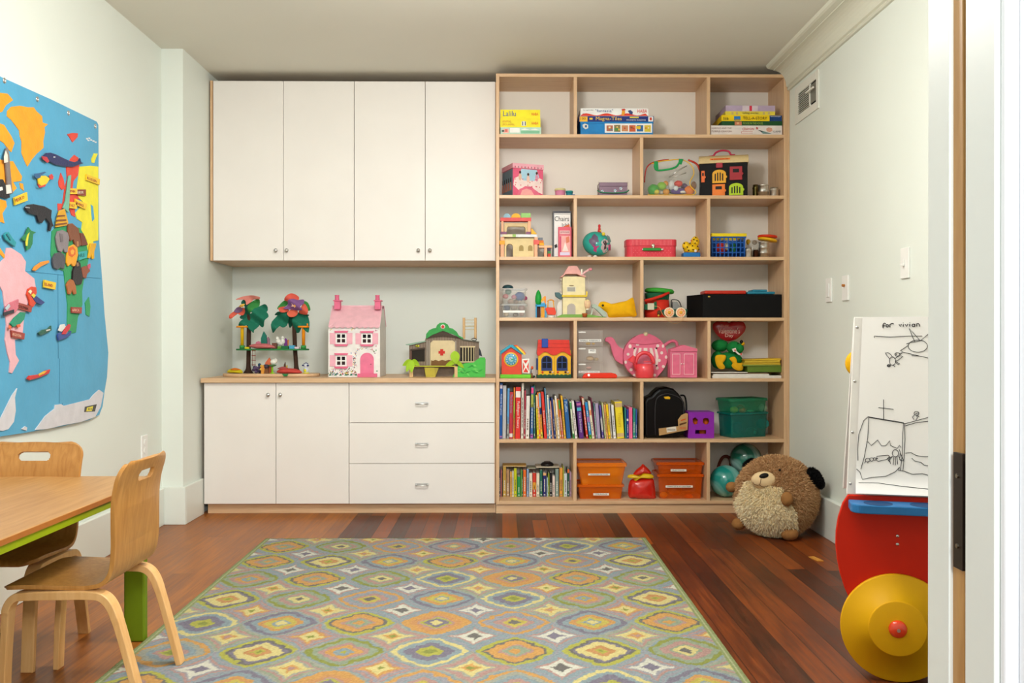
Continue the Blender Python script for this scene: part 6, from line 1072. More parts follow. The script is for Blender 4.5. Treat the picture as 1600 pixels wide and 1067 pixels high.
hp = [P(x, y, YP + .03) for x, y in kA((860, 365), (930, 310), (985, 290), (1030, 305), (1050, 350), (1050, 420), (1020, 500), (960, 560), (900, 590))]; b = B(); b.tube(smooth_path(hp, 5), .009, PKP, 10); obj('pot_handle', b, t)
b = B(); WD = m('#eadcd4', .5)
for x, y, rx, ry in ((395, 365, 22, 28), (500, 345, 24, 12), (368, 475, 20, 20), (335, 585, 18, 22), (410, 690, 22, 22), (780, 358, 22, 22), (853, 362, 16, 24), (835, 455, 20, 22), (897, 515, 18, 24), (803, 560, 20, 22), (858, 645, 22, 22), (735, 765, 24, 20), (770, 665, 22, 26), (455, 765, 20, 16)): b.fp(kA(*[(x + rx * math.cos(6.283 * i / 14), y + ry * math.sin(6.283 * i / 14)) for i in range(14)]), YP - .0015, .002, WD)
obj('dots', b, bd, label='white dots'); b = B(); b.fp(kA((455, 385), (765, 385), (790, 500), (770, 640), (740, 700), (480, 700), (450, 640), (430, 500)), YP - .002, .003, m('#de7c94', .45))
for pp in (((460, 388), (490, 388), (470, 470), (480, 560), (445, 500), (440, 450)), ((520, 388), (555, 388), (545, 470), (505, 470)), ((585, 388), (635, 388), (638, 470), (582, 470)), ((665, 388), (702, 388), (722, 470), (720, 540), (690, 520)), ((735, 388), (765, 400), (790, 500), (785, 600), (760, 650), (742, 640), (755, 520))): b.fp(kA(*pp), YP - .0032, .002, WD)
dr = obj('front_hatch', b, t, label='white striped hatch'); b = B(); [b.ball(P(*kA(p)[0], YP - .003), (.006, .003, .005), m('#3a2420', .4), 8) for p in ((455, 392), (762, 392), (762, 634), (450, 635))]; obj('hinge', b, dr)
# red watering-can like pot
t = thing('toy_watering_can', 'small coral red toy watering can before the pink teapot', 'toy', (X(1007, 5.05), 5.07, RZ[5])); CO = m('#e8414c', .3, coat=.3); c = P(1007, 575, 5.068); c.z = RZ[5] + .001
b = B(); b.lathe(c, [(0, 0), (.046, 0), (.049, .004), (.052, .04), (.051, .07), (.046, .074), (.045, .078), (0, .078)], CO, 32); obj('can', b, t); b = B(); b.tube([(c.x + .05 * math.cos(a), c.y, c.z + .078 + .062 * math.sin(a)) for a in [math.pi * i / 14 for i in range(15)]], .011, CO, 10); b.tube([(c.x - .012, c.y - .045, c.z + .09), (c.x + .04, c.y - .03, c.z + .09)], .0035, CO, 8); obj('handle', b, t); b = B(); b.tube([c + Vector((-.045, -.01, .045)), c + Vector((-.062, -.02, .085)), c + Vector((-.068, -.02, .095))], [.012, .009, .008], CO); b.cone(c + Vector((-.078, -.02, .088)), c + Vector((-.06, -.02, .122)), .026, .008, CO, 24); obj('spout', b, t)
# pink wardrobe
t = thing('toy_wardrobe', 'small pink wooden doll wardrobe with two white-lined doors', 'toy wardrobe', (X(1071, 5.06), 5.09, RZ[5])); PW = m('#e27a98', .45); YQ = 5.05
b = B(); b.fp(kA((955, 800), (955, 400), (1325, 400), (1325, 800)), YQ, .085, PW); b.v = [(v[0], v[1], max(v[2], RZ[5] + .0006)) for v in b.v]; obj('carcass', b, t, bevel=.001); b = B(); b.fp(kA((960, 440), (960, 405), (1145, 345), (1330, 400), (1330, 440)), YQ - .006, .095, m('#e0708c', .45)); obj('pediment', b, t, bevel=.002)
for x0, x1, kx in ((968, 1118, 1108), (1132, 1308, 1142)):
    b = B(); b.fp(kA((x0, 455), (x1, 455), (x1, 770), (x0, 770)), YQ - .003, .003, m('#de6c8a', .45)); xi0, xi1 = x0 + 12, x1 - 26; [b.fp(kA(*q), YQ - .0036, .001, m('#ecc4c8', .5)) for q in (((xi0, 468), (xi1, 468), (xi1, 475), (xi0, 475)), ((xi0, 750), (xi1, 750), (xi1, 757), (xi0, 757)), ((xi0, 475), (xi0 + 6, 475), (xi0 + 6, 750), (xi0, 750)), ((xi1 - 6, 475), (xi1, 475), (xi1, 750), (xi1 - 6, 750)))]; d_ = obj('door', b, t); b = B(); b.ball(P(*kA((kx, 608))[0], YQ - .006), .0035, m('#e8e4dc', .4), 10); obj('knob', b, d_, label='white knob')
# row 5 right
def kB(*p): return [(1090 + x / 9.7, 490 + y / 9.7) for x, y in p]
z = RZ[5] + .0006
def paper(label, px0, px1, h, hx, Y, dep, cat='paper stack', name='magazine', rot=0, page=None):
    global z
    x0, x1 = X(px0, Y), X(px1, Y); b = B(); 
    if rot: b.T = rotT(((x0 + x1) / 2, Y, z), rot, 'Z')
    b.box(x0, x1, Y, Y + dep, z, z + h, m(hx, .55)); 
    if page: b.box(x0 + .001, x1 - .0005, Y - .0006, Y + .001, z + h * .2, z + h * .8, m(page, .7))
    obj(name, b, label=label, cat=cat); z += h + .0003
paper('thick white paper block, lowest in the right cubby of fifth shelf', 1113, 1221, .014, '#e8e4dc', 5.03, .22, page='#d8d4cc'); paper('black-edged white magazine on the white paper block', 1114, 1202, .008, '#c8beb0', 5.04, .2, page='#ece8e0'); paper('tan magazine under the green plush', 1118, 1200, .006, '#9a8068', 5.05, .2); paper('thin white folder directly under the green plush', 1111, 1168, .004, '#ded8d0', 5.03, .2)
zs = z; paper('thick olive green book below the yellow booklets', 1168, 1221, .033, '#5f7a2a', 5.04, .2, 'book', 'book')
for i, (hx, lab) in enumerate((('#7a8a3a', 'olive thin booklet, lowest of the yellow pile'), ('#c8a830', 'mustard thin booklet in the yellow pile'), ('#b89a2c', 'dark mustard thin booklet in the yellow pile'), ('#d8b83a', 'golden thin booklet near top of yellow pile'))): paper(lab, 1161 + i, 1220 - i * .5, .0075, hx, 5.035, .2, 'booklet', 'booklet', rot=(-1) ** i * 1.5)
b = B(); xa, xb = X(1163, 5.03), X(1220, 5.03); b.prism([(xa, 5.03, z + .001), (xb, 5.03, z + .001), (xb, 5.03, z + .012), (xb - .02, 5.03, z + .011), (xa, 5.03, z + .004)], (0, .2, 0), m('#d8b02c', .5)); obj('booklet', b, label='golden booklet with lifted corner, topmost of the pile', cat='booklet')
t = thing('heart_balloon', 'dark red heart lettered for Valentine\'s Day behind green plush', 'heart sign', (X(1139, 5.2), 5.16, RZ[5] + .18)); YV = 5.13
ht = kB((455, 415), (380, 390), (300, 330), (250, 265), (228, 200), (240, 150), (290, 118), (360, 108), (430, 112), (478, 135), (530, 110), (600, 100), (670, 112), (712, 150), (730, 205), (715, 265), (660, 330), (590, 385), (520, 408))
b = pillow(B(), ht, YV, .018, m('#a0141c', .25, coat=.4), 6); b.v = [(v[0], v[1], min(v[2], RZ[4] - TH - .001)) for v in b.v]; obj('heart', b, t); b = B(); WT = m('#d8b0a0', .5); b.txt('Be my', *[1127, 1138.5], 506.5, 511, YV - .0195, m('#c87a6a', .5)); b.txt("Valentine's", 1122, 1156, 512, 521, YV - .0200, WT); b.txt('Day', 1133, 1146, 521.5, 528, YV - .0192, WT); obj('lettering', b, t, label='pale pink lettering')
t = thing('green_plush', 'green plush animal with yellow paws sitting in right cubby', 'plush toy', (X(1138, 5.12), 5.12, zs)); GP = m('#157a38', .85, bump=.4, sc=50); YG = m('#e0a814', .85, bump=.2)
def bl(b, px, py, Y, rx, ry, rz, mt, T=None): b.ball(P(px, py, Y), (rx, ry, rz), mt, 20, T, disp=.05, fr=20)
b = B(); bl(b, 1140, 563, 5.12, .072, .05, .048, GP); bl(b, 1121, 562, 5.13, .035, .05, .05, GP); bl(b, 1125, 540, 5.14, .048, .045, .034, GP); bl(b, 1147, 543, 5.10, .042, .038, .036, GP); bl(b, 1155, 544, 5.085, .026, .026, .028, GP); mn = zs + .001; b.v = [(v[0], v[1], max(v[2], mn)) for v in b.v]; obj('body', b, t)
b = B(); b.ball(P(1158.5, 534, 5.06), .010, m('#0d0b0b', .2), 14); obj('nose', b, t, label='black shiny nose'); b = B(); bl(b, 1161, 537, 5.065, .010, .010, .010, YG); obj('snout', b, t, label='yellow snout'); b = B(); b.ball(P(1153, 537, 5.055), .0035, m('#0d0b0b', .2), 10); obj('eye', b, t)
b = B(); b.fp(kB((520, 535), (580, 520), (590, 570), (545, 580)), 5.05, .006, m('#e8dcd4', .7)); b.fp(kB((560, 570), (590, 565), (640, 610), (690, 600), (680, 630), (625, 625)), 5.05, .006, m('#e8dcd4', .7)); [b.ball(P(*kB(p)[0], 5.049), (.005, .002, .005), m('#d83a2a', .5), 8) for p in ((568, 553), (660, 612))]; obj('collar', b, t, label='white collar with red hearts')
for pts in (((275, 640), (340, 622), (425, 635), (420, 700), (380, 755), (415, 800), (400, 838), (330, 835), (285, 780), (265, 700)), ((480, 680), (550, 650), (590, 690), (605, 745), (685, 755), (680, 850), (610, 862), (545, 830), (515, 785), (530, 745))): b = pillow(B(), kB(*pts), 5.062, .012, YG, 4); b.v = [(v[0], v[1], max(v[2], mn)) for v in b.v]; obj('paw', b, t, label='yellow paw')
# --- row 6
FZ = RZ[6] + .0005
def kC(*p): return [(1000 + x / 6.667, 590 + y / 6.667) for x, y in p]
t = thing('black_backpack', 'black hard shell rounded backpack with cardboard tag', 'backpack', (X(1040, 5.1), 5.12, RZ[6])); GB = m('#040304', .3); T = rotT((X(1020, 5.05), 5.05, 0), -6)
sh = kC((75, 630), (45, 600), (40, 260), (60, 210), (120, 185), (150, 150), (200, 110), (280, 98), (350, 115), (400, 160), (430, 200), (465, 260), (480, 400), (480, 560), (460, 600), (400, 620)); b = B(); b.fp(sh, 5.05, .13, GB); b.v = [(v[0], v[1], max(v[2], RZ[6] + .0006)) for v in b.v]; obj('shell', b, t, bevel=.016, seg=4)
b = B(); b.tube(smooth_path([P(x, y, 5.045) for x, y in kC((160, 600), (155, 400), (170, 230), (240, 175), (330, 175), (440, 240), (455, 400), (450, 560))], 4), .0022, m('#3a383c', .3, .3)); obj('seam_ridge', b, t); b = B(); b.fp(kC((250, 200), (300, 195), (318, 208), (312, 225), (260, 222)), 5.043, .008, m('#e0ac1c', .35)); obj('badge', b, t, bevel=.002, label='small yellow badge')
b = B(); b.fp(kC((195, 530), (400, 505), (395, 440), (430, 390), (480, 368), (500, 375), (495, 545), (200, 604)), 5.035, .004, m('#b8905e', .8)); b.fp(kC((275, 522), (375, 508), (380, 555), (280, 572)), 5.0342, .001, m('#ddd6c8', .7)); b.fp(kC((410, 480), (485, 460), (485, 475), (412, 500)), 5.0342, .001, m('#5a3a20', .7)); b.fp(kC((425, 440), (480, 425), (478, 436), (428, 452)), 5.0342, .001, m('#c8501c', .7)); b.txt('MADE IN', 1043, 1055, 670, 673, 5.0335, m('#4a4038', .6)); b.txt('FOR KIDS', 1062, 1072, 667, 670.5, 5.0335, m('#d8501c', .6)); obj('cardboard_tag', b, t, label='printed cardboard tag')
b = B(); b.tube(smooth_path([P(x, y, 5.17) for x, y in kC((420, 185), (462, 190), (480, 250), (484, 340), (480, 380))], 4), .005, m('#1a181a', .5)); obj('strap', b, t)
# purple cube
t = thing('shape_cube', 'purple shape sorter cube with face-like holes showing orange', 'toy cube', (X(1096, 5.07), 5.10, RZ[6])); PP = m('#8a28a8', .4); e = E(1075.5, 1116, 644, 686.5, 5.05, .14, 6); oran = m('#e8641c', .4)
ch = bpy.data.curves.new('c', 'CURVE'); ch.dimensions = '2D'; ch.fill_mode = 'BOTH'; ch.extrude = .003
def spl(pts):
    s_ = ch.splines.new('POLY'); s_.points.add(len(pts) - 1); s_.use_cyclic_u = True
    for i, (x, y) in enumerate(pts): q = P(x, y, 5.05); s_.points[i].co = (q.x - e[0], q.z - e[4], 0, 1)
spl([(1076, 686.3), (1115.8, 686.3), (1115.8, 644.5), (1076, 644.5)]); spl(kC((548, 430), (575, 412), (605, 440), (598, 480), (570, 490), (552, 470))); spl(kC((655, 430), (680, 418), (712, 425), (722, 455), (710, 482), (680, 490), (655, 470))); spl(kC((575, 545), (690, 545), (690, 585), (575, 585)))
oc = bpy.data.objects.new('c', ch); me = oc.to_mesh(); vs = [(v.co.x + e[0], 5.053 - v.co.z, v.co.y + e[4]) for v in me.vertices]; fs = [tuple(p.vertices) for p in me.polygons]; oc.to_mesh_clear(); bpy.data.objects.remove(oc); bpy.data.curves.remove(ch)
b = B(); b.add(vs, fs, PP); b.box(e[0], e[0] + .004, 5.056, e[3], e[4], e[5], PP); b.box(e[1] - .004, e[1], 5.056, e[3], e[4], e[5], PP); b.box(e[0] + .004, e[1] - .004, 5.056, e[3], e[4], e[4] + .004, PP); b.box(e[0] + .004, e[1] - .004, 5.056, e[3], e[5] - .004, e[5], PP); b.box(e[0] + .004, e[1] - .004, e[3] - .004, e[3], e[4] + .004, e[5] - .004, PP); obj('cube_shell', b, t)
for i, (px, py, r, lab) in enumerate(((1086, 659, .024, 'orange shape piece in cube seen through left eye hole'), (1102, 659, .026, 'orange shape piece in cube seen through right eye hole'), (1098, 676, .022, 'orange half-round piece in cube seen through mouth hole'))): toy(lab, px, py, 5.105, (r, r, r), '#e8641c', 'toy block', 'shape_piece', disp=.15 if i < 2 else 0)
# green bins
TL_ = '#127866'; rpG = P(1142, 660, 5.06)
tg, zg, TG = bin_('green translucent storage bin, lower one beside the purple cube', 1141, 1213, 645, 688, 5.05, .15, '#05665c', .78, RZ[6], .94, .012, rot=20, rp=rpG)
tg2, zg2, _ = bin_('green translucent storage bin with play food, upper of the two', 1139, 1211, 623, 644.5, 5.05, .15, '#0a8058', .6, zg, .92, .016, rot=20, rp=rpG)
for px, py, r, hx, nm, lab in ((1147, 640, (.024, .02, .018), '#a8cc1c', 'toy_pear', 'lime green play pear in the upper green bin'), (1160, 641, (.020, .018, .016), '#c85a28', 'toy_fruit', 'orange play fruit in the upper green bin'), (1157, 635, (.022, .02, .012), '#8a3a2c', 'toy_sausage', 'dark red play food in the upper green bin'), (1192, 637, (.024, .02, .024), '#9cc4a4', 'toy_cup', 'pale green toy cup in the upper green bin'), (1173, 642, (.020, .02, .007), '#5aa880', 'toy_plate', 'green toy plate in the upper green bin')): toy(lab, px, py, 5.13 if px < 1180 else 5.17, r, hx, 'toy food', nm)
for px, py, r, hx, lab in ((1192, 662, (.036, .01, .030), '#2a8a88', 'teal flat card in the lower green bin'), (1174, 675, (.034, .02, .028), '#1f6a5a', 'green square toy low in the lower bin'), (1152, 668, (.030, .02, .034), '#1a4a6a', 'dark blue toy at left of the lower green bin')): toy(lab, px, py, 5.13 if px < 1180 else 5.16, r, hx, 'toy', 'toy_piece', disp=.1)
# --- row 7 bins
FZ = RZ[7] + .0005
OG = '#ee6c04'
to, zo, _ = bin_('orange translucent bin, lower of the pair by the small books', 901.5, 976, 757, 784, 5.05, .2, OG, .58, RZ[7], .93, .014); to2, zo2, _ = bin_('orange translucent bin, upper of the pair by the small books', 901, 980, 723.5, 756.5, 5.045, .21, '#ff860c', .55, zo, .86, .020)
to3, zo3, _ = bin_('orange translucent bin, lower of the pair beside the balls', 1027, 1101, 741, 784, 5.05, .2, '#e05c04', .55, RZ[7], .93, .014); to4, zo4, _ = bin_('orange translucent bin, upper of the pair beside the balls', 1026, 1101.5, 722.5, 740.5, 5.045, .2, '#e05c04', .55, zo3, .92, .014)
def strip_(par, x0, x1, y0, y1, tx, Y=5.04, rot=0):
    b = ebox(x0, x1, y0, y1, Y, .001, m('#e8e4d8', .6)); b.txt(tx, x0 + 3, x1 - 3, y0 + .8, y1 - .8, Y - .0006, m('#5a5048', .6)); obj('label_strip', b, par, label='white label strip')
strip_(to2, 919, 953, 739.8, 742.8, 'WOODEN BLOCKS'); strip_(to, 927, 951.5, 770.5, 774, 'TRAINS'); strip_(to4, 1048, 1072.5, 733, 736.5, 'PLAY FOOD'); strip_(to3, 1040, 1082.5, 758.3, 761.8, 'DRESS UP & ACCESSORIES')
for px, py, r, hx, lab in ((914, 753, (.020, .02, .020), '#e8a03a', 'round amber block in upper orange bin by books'), (930, 743, (.05, .03, .03), '#e8862c', 'large orange cloth in upper orange bin by books'), (960, 737, (.036, .03, .03), '#ee9a2c', 'light orange toy at right in upper bin by books'), (961, 751, (.028, .02, .016), '#4a5a20', 'olive green toy in upper orange bin by books'), (933, 758.5, (.012, .012, .007), '#e8a84a', 'tiny amber block low in upper orange bin'), (960, 775, (.03, .03, .022), '#c88a2c', 'yellow-brown toy in lower orange bin by books'), (925, 775, (.04, .03, .022), '#4a2410', 'dark brown train in lower orange bin by books')): toy(lab, px, py, 5.10, r, hx, 'toy', 'toy_piece')
for px, py, r, hx, lab in ((1037, 773, (.022, .02, .016), '#e8942c', 'light orange toy low left in bin beside balls'), (1076, 775, (.024, .02, .014), '#e0441c', 'red orange toy low right in bin beside balls'), (1055, 766, (.04, .03, .028), '#b8561c', 'brown orange toy in bin beside balls'), (1044, 779, (.02, .02, .008), '#5a6a20', 'olive toy flat at bottom of bin beside balls'), (1065, 736, (.06, .04, .009), '#5a2a14', 'dark brown toys in upper bin beside balls')): toy(lab, px, py, 5.10, r, hx, 'toy', 'toy_piece')
# red bag
t = thing('foil_bag', 'crumpled red and yellow plastic bag between the orange bins', 'bag', (X(1002, 5.08), 5.09, RZ[7])); 
def kD(*p): return [(890 + x / 6.957, 690 + y / 6.957) for x, y in p]
b = pillow(B(), kD((690, 620), (640, 590), (640, 480), (660, 420), (700, 400), (790, 385), (900, 395), (925, 480), (935, 590), (930, 635), (800, 640)), 5.08, .045, m('#cc2418', .2, coat=.5, bump=.2), 6); b.v = [(v[0], v[1], max(v[2], RZ[7] + .001)) for v in b.v]; obj('bag_body', b, t); b = pillow(B(), kD((635, 395), (635, 365), (690, 355), (760, 370), (800, 345), (860, 345), (910, 370), (905, 400), (820, 395), (740, 405), (700, 435), (690, 400)), 5.07, .03, m('#e0b81c', .25, coat=.4), 4); obj('bag_collar', b, t, label='yellow twisted collar'); b = pillow(B(), kD((690, 365), (720, 310), (770, 270), (795, 242), (830, 270), (870, 310), (890, 350), (850, 352), (800, 350), (760, 365)), 5.08, .028, m('#c42414', .2, coat=.5), 4); obj('bag_top', b, t, label='gathered red top')
# balls and brown handle
for lab, px, py, Yb, r, c1, c2 in (('glossy teal and white swirled ball resting on bookcase bottom shelf', 1134, 753, 5.12, .089, '#1d8f86', '#9fd4cc'), ('dark green and white marbled ball above the teal ball', 1165, 717, 5.19, .090, '#1d6f5e', '#bfe0dc')):
    mt = bpy.data.materials.new('marbled_ball'); mt.use_nodes = True; nt = mt.node_tree; N2 = nt.nodes; bs2 = N2['Principled BSDF']; bs2.inputs['Roughness'].default_value = .18; bs2.inputs['Coat Weight'].default_value = .5
    tc2 = N2.new('ShaderNodeTexCoord'); n2 = N2.new('ShaderNodeTexNoise'); n2.inputs['Scale'].default_value = 5; n2.inputs['Distortion'].default_value = .9; n2.inputs['Detail'].default_value = 3; nt.links.new(tc2.outputs['Object'], n2.inputs['Vector']); cr2 = N2.new('ShaderNodeValToRGB'); cr2.color_ramp.elements[0].position = .42; cr2.color_ramp.elements[0].color = lin(c1); cr2.color_ramp.elements[1].position = .62; cr2.color_ramp.elements[1].color = lin(c2); nt.links.new(n2.outputs['Fac'], cr2.inputs[0]); nt.links.new(cr2.outputs[0], bs2.inputs['Base Color'])
    c = P(px, py, Yb); 
    if py > 740: c.z = RZ[7] + r + .0005
    b = B(); b.ball(c, r, mt, 48); obj('toy_ball', b, label=lab, cat='ball')
b = B(); c = P(1129, 722, 5.23); b.tube(smooth_path([P(x, y, 5.235) for x, y in ((1120, 770), (1121, 740), (1124, 724), (1130, 714), (1138, 714), (1142, 724), (1140, 745))], 4), .009, m('#6a2c20', .6)); obj('loop_handle', b, label='dark reddish brown loop handle behind the two balls', cat='handle')
FZ = None
# ---------------------------------------------------------------- books
def books(rows, row, sc, Y, ybase, which, depth):
    prev = None; names = [r_[4] for r_ in rows]
    for i, r_ in enumerate(rows):
        ox, oy, bx0, bx1, nm, tx0, tx1, ty, hx = r_[0], r_[1], r_[2], r_[3], r_[4], r_[5], r_[6], r_[7], r_[8]; extra = r_[9] if len(r_) > 9 else {}
        p0, p1 = ox + bx0 / sc, ox + bx1 / sc; q0, q1 = ox + tx0 / sc, ox + tx1 / sc; py = oy + ty / sc
        xa, xb, xc_, xd = X(p0, Y), X(p1, Y), X(q0, Y), X(q1, Y); w = max(.0022, min(xb - xa, xd - xc_) * .90); zt_ = Zz(py, Y, p0); z0 = RZ[row] + .0006; H = zt_ - z0; lean = math.atan2(((xa + xb) - (xc_ + xd)) / 2, H); dep = depth * (.8 + .35 * ((i * 37) % 10) / 10); dep = min(dep, 5.295 - Y)
        hh = H / math.cos(lean) - w * math.tan(abs(lean)) * .5
        lf_, rt = (names[i - 1] if i else None), (names[i + 1] if i + 1 < len(rows) else None)
        lab = f"{nm} book between {lf_} and {rt} ones" if lf_ and rt else (f"{nm} book at left end of the {which}" if rt else f"{nm} book at right end of the {which}")
        b = B(); pv = Vector((xa, Y, z0 + (0 if lean >= 0 else 0))); b.T = Matrix.Translation(pv) @ Matrix.Rotation(-lean, 4, 'Y') @ Matrix.Translation((0, 0, w * math.sin(abs(lean)) if lean > 0 else 0)) if False else Matrix.Translation(pv + Vector((0, 0, 0))) @ Matrix.Rotation(-lean, 4, 'Y')
        mt = m(hx, .4, nz=.04); ct_ = min(.0015, w * .18)
        b.box(0, ct_, 0, dep, 0, hh, mt); b.box(w - ct_, w, 0, dep, 0, hh, mt); b.box(ct_, w - ct_, 0, ct_ + .0005, 0, hh, mt); b.box(ct_, w - ct_, ct_ + .0006, dep - .003, .002, hh - .003, m('#e6e0d0', .8))
        for a0, a1, hx2 in extra.get('bands', ()): b.box(.0002, w - .0002, -.0004, .0004, hh * a0, hh * a1, m(hx2, .45))
        if extra.get('text'):
            tx, a0, a1, hx2 = extra['text']; b.txt3(tx, (w * .5, -.0006, hh * (a0 + a1) / 2), w * .62, hh * (a1 - a0), m(hx2, .5), Matrix.Rotation(math.pi / 2, 3, 'X'), -90)
        else:
            if w > .006 and not extra.get('plain'):
                dk = sum(lin(hx)[:3]) < 1.0; rr2 = random.Random(i); n = rr2.randint(4, 8); a = .2
                for k in range(n): l = rr2.uniform(.03, .08); b.box(w * .34, w * .66, -.0004, .0003, hh * a, hh * (a + l), m('#d8d4c8' if dk else '#6a5a50', .5)); a += l + .015
                b.box(w * .25, w * .75, -.0004, .0003, hh * .05, hh * .09, m('#d8d4c8' if dk else '#8a7a6a', .5))
        lo = min(v[2] for v in b.v); b.v = [(v[0], v[1], v[2] + z0 - lo) for v in b.v]
        obj('book', b, label=lab, cat='book', group='upright books on the ' + which)
a4 = (770, 590); a5 = (890, 590)
L6 = [(*a4, 110, 160, 'deep blue', 122, 170, 90, '#1b58a6', {'text': ('Railway Engines', .42, .8, '#eef0f4'), 'bands': ((.9, .97, '#d8c8d8'), (.02, .05, '#b070a8'))}),
 (*a4, 162, 222, 'pale grey', 172, 232, 130, '#b9b9bc', {'plain': 1}), (*a4, 232, 270, 'sky blue', 246, 285, 178, '#5a9acc', {'bands': ((.0, .3, '#9a9a98'),)}),
 (*a4, 275, 335, 'crimson', 285, 345, 238, '#b8303e', {'text': ('The Best Stories', .55, .95, '#8a9ab8'), 'bands': ((.03, .11, '#dcd4cc'),)}), (*a4, 340, 373, 'thin orange', 355, 378, 165, '#e0862a', {'bands': ((.4, .75, '#a8b03a'),)}),
 (*a4, 376, 465, 'thick red', 381, 475, 158, '#d8322a', {'text': ('Paddington Treasury', .2, .72, '#f0e8e0'), 'bands': ((.8, .92, '#e8e0d8'),)}), (*a4, 470, 515, 'tall cream', 483, 525, 92, '#d6d0c2'), (*a4, 517, 545, 'thin maroon', 530, 557, 215, '#a83848'),
 (*a4, 548, 622, 'thick white', 568, 630, 305, '#e4ded6'), (*a4, 628, 672, 'pink-topped blue', 640, 686, 150, '#3a66a4', {'bands': ((.87, .98, '#e84a86'), (.6, .85, '#a8ac4a'), (.02, .08, '#b060b0'))}), (*a4, 685, 716, 'tall dark teal', 688, 709, 130, '#1f6a5a'),
 (*a4, 740, 773, 'bright yellow', 715, 752, 290, '#f0d81c', {'bands': ((.7, .98, '#e8c8a0'),)}), (*a4, 774, 800, 'pumpkin orange', 740, 766, 250, '#e8702a'), (*a4, 802, 852, 'blue-topped amber', 768, 803, 245, '#e89a2a', {'bands': ((.68, .98, '#7aa8c8'), (.52, .66, '#2a4a8a'), (.02, .14, '#d8d04a'))}),
 (*a4, 860, 910, 'scarlet', 805, 852, 235, '#d8362a', {'text': ('Stories', .3, .6, '#f0d8c8')}), (*a4, 911, 937, 'slate blue', 857, 885, 175, '#5a86a0'), (*a4, 939, 965, 'thin ivory', 900, 930, 290, '#e0dccc'), (*a4, 967, 992, 'cobalt blue', 930, 952, 345, '#2a6296'), (*a4, 994, 1028, 'thin salmon', 953, 975, 390, '#d49a84'),
 (*a4, 1030, 1060, 'navy blue', 976, 1000, 340, '#2a3a80'), (*a4, 1062, 1088, 'sand', 1002, 1028, 370, '#d4b880'), (*a4, 1090, 1122, 'bone white', 1032, 1062, 305, '#e8e4d8'), (*a4, 1124, 1154, 'ochre', 1064, 1088, 355, '#d88a34'), (*a4, 1156, 1186, 'green-topped coral', 1090, 1116, 360, '#d06a60', {'bands': ((.75, .98, '#3aa040'),)}),
 (*a4, 1190, 1222, 'golden yellow', 1132, 1164, 300, '#e8b432'), (*a4, 1236, 1312, 'sapphire blue', 1182, 1252, 360, '#28609e', {'text': ('Puffin', .68, .94, '#c8d8e8')}), (*a5, 58, 86, 'green and white', 0, 28, 400, '#d8e0c4', {'bands': ((0, .13, '#3a9a4a'), (.8, .98, '#4aa05a'))}),
 (*a5, 95, 142, 'white storybook', 36, 76, 385, '#e8e0de'), (*a5, 165, 248, 'violet', 112, 192, 400, '#5a2a7c', {'text': ('First Dictionary', .16, .7, '#e0d4e8'), 'bands': ((.75, .84, '#4ab0c8'), (.9, .96, '#c86aa0'))}), (*a5, 280, 322, 'tomato red', 206, 240, 330, '#cc3a2c', {'bands': ((.82, .98, '#d8ccb0'),)}), (*a5, 330, 376, 'azure', 256, 300, 410, '#2a8ccc', {'bands': ((0, .1, '#6ab03a'), (.45, .6, '#c08ad0'))}), (*a5, 380, 420, 'cream and peach', 303, 348, 390, '#e8dcc4', {'bands': ((.62, .76, '#e0906a'),)}),
 (*a5, 422, 438, 'thin burgundy', 350, 372, 340, '#7a2a4c'), (*a5, 440, 464, 'grey-teal', 398, 420, 430, '#6a8a90'), (*a5, 466, 522, 'lavender', 424, 482, 430, '#a898b8', {'plain': 1}), (*a5, 545, 588, 'indigo and white', 500, 530, 460, '#5a4a9c', {'bands': ((.25, .6, '#e0dcd4'),)}), (*a5, 590, 612, 'pale lime', 532, 560, 420, '#c8d09c'), (*a5, 615, 650, 'tangerine', 568, 600, 450, '#e0a05c'), (*a5, 652, 690, 'lemon', 604, 642, 445, '#f0c81c'), (*a5, 692, 716, 'stone', 644, 668, 430, '#c8c0b0'),
 (*a5, 735, 778, 'black-edged white', 690, 735, 455, '#e6e6e4'), (*a5, 795, 925, 'thick yellow bear', 752, 886, 400, '#ead432', {'bands': ((.85, .96, '#c8a878'), (.04, .14, '#c8a878')), 'text': ('Treasury', .3, .7, '#c8a020')}), (*a5, 930, 950, 'thin turquoise', 915, 940, 500, '#3a908c'), (*a5, 956, 990, 'royal blue', 948, 985, 530, '#2a3a90', {'bands': ((.6, .68, '#e0e0e0'),)}), (*a5, 993, 1054, 'hot pink', 988, 1050, 495, '#ea6c9c', {'plain': 1}), (*a5, 1058, 1098, 'sea green', 1060, 1100, 512, '#2c8c7c'), (*a5, 1101, 1126, 'periwinkle blue', 1103, 1128, 525, '#3c5aa4')]
books(L6, 6, 10.667, 5.04, 686, 'sixth shelf', .19)
a7 = (770, 690)
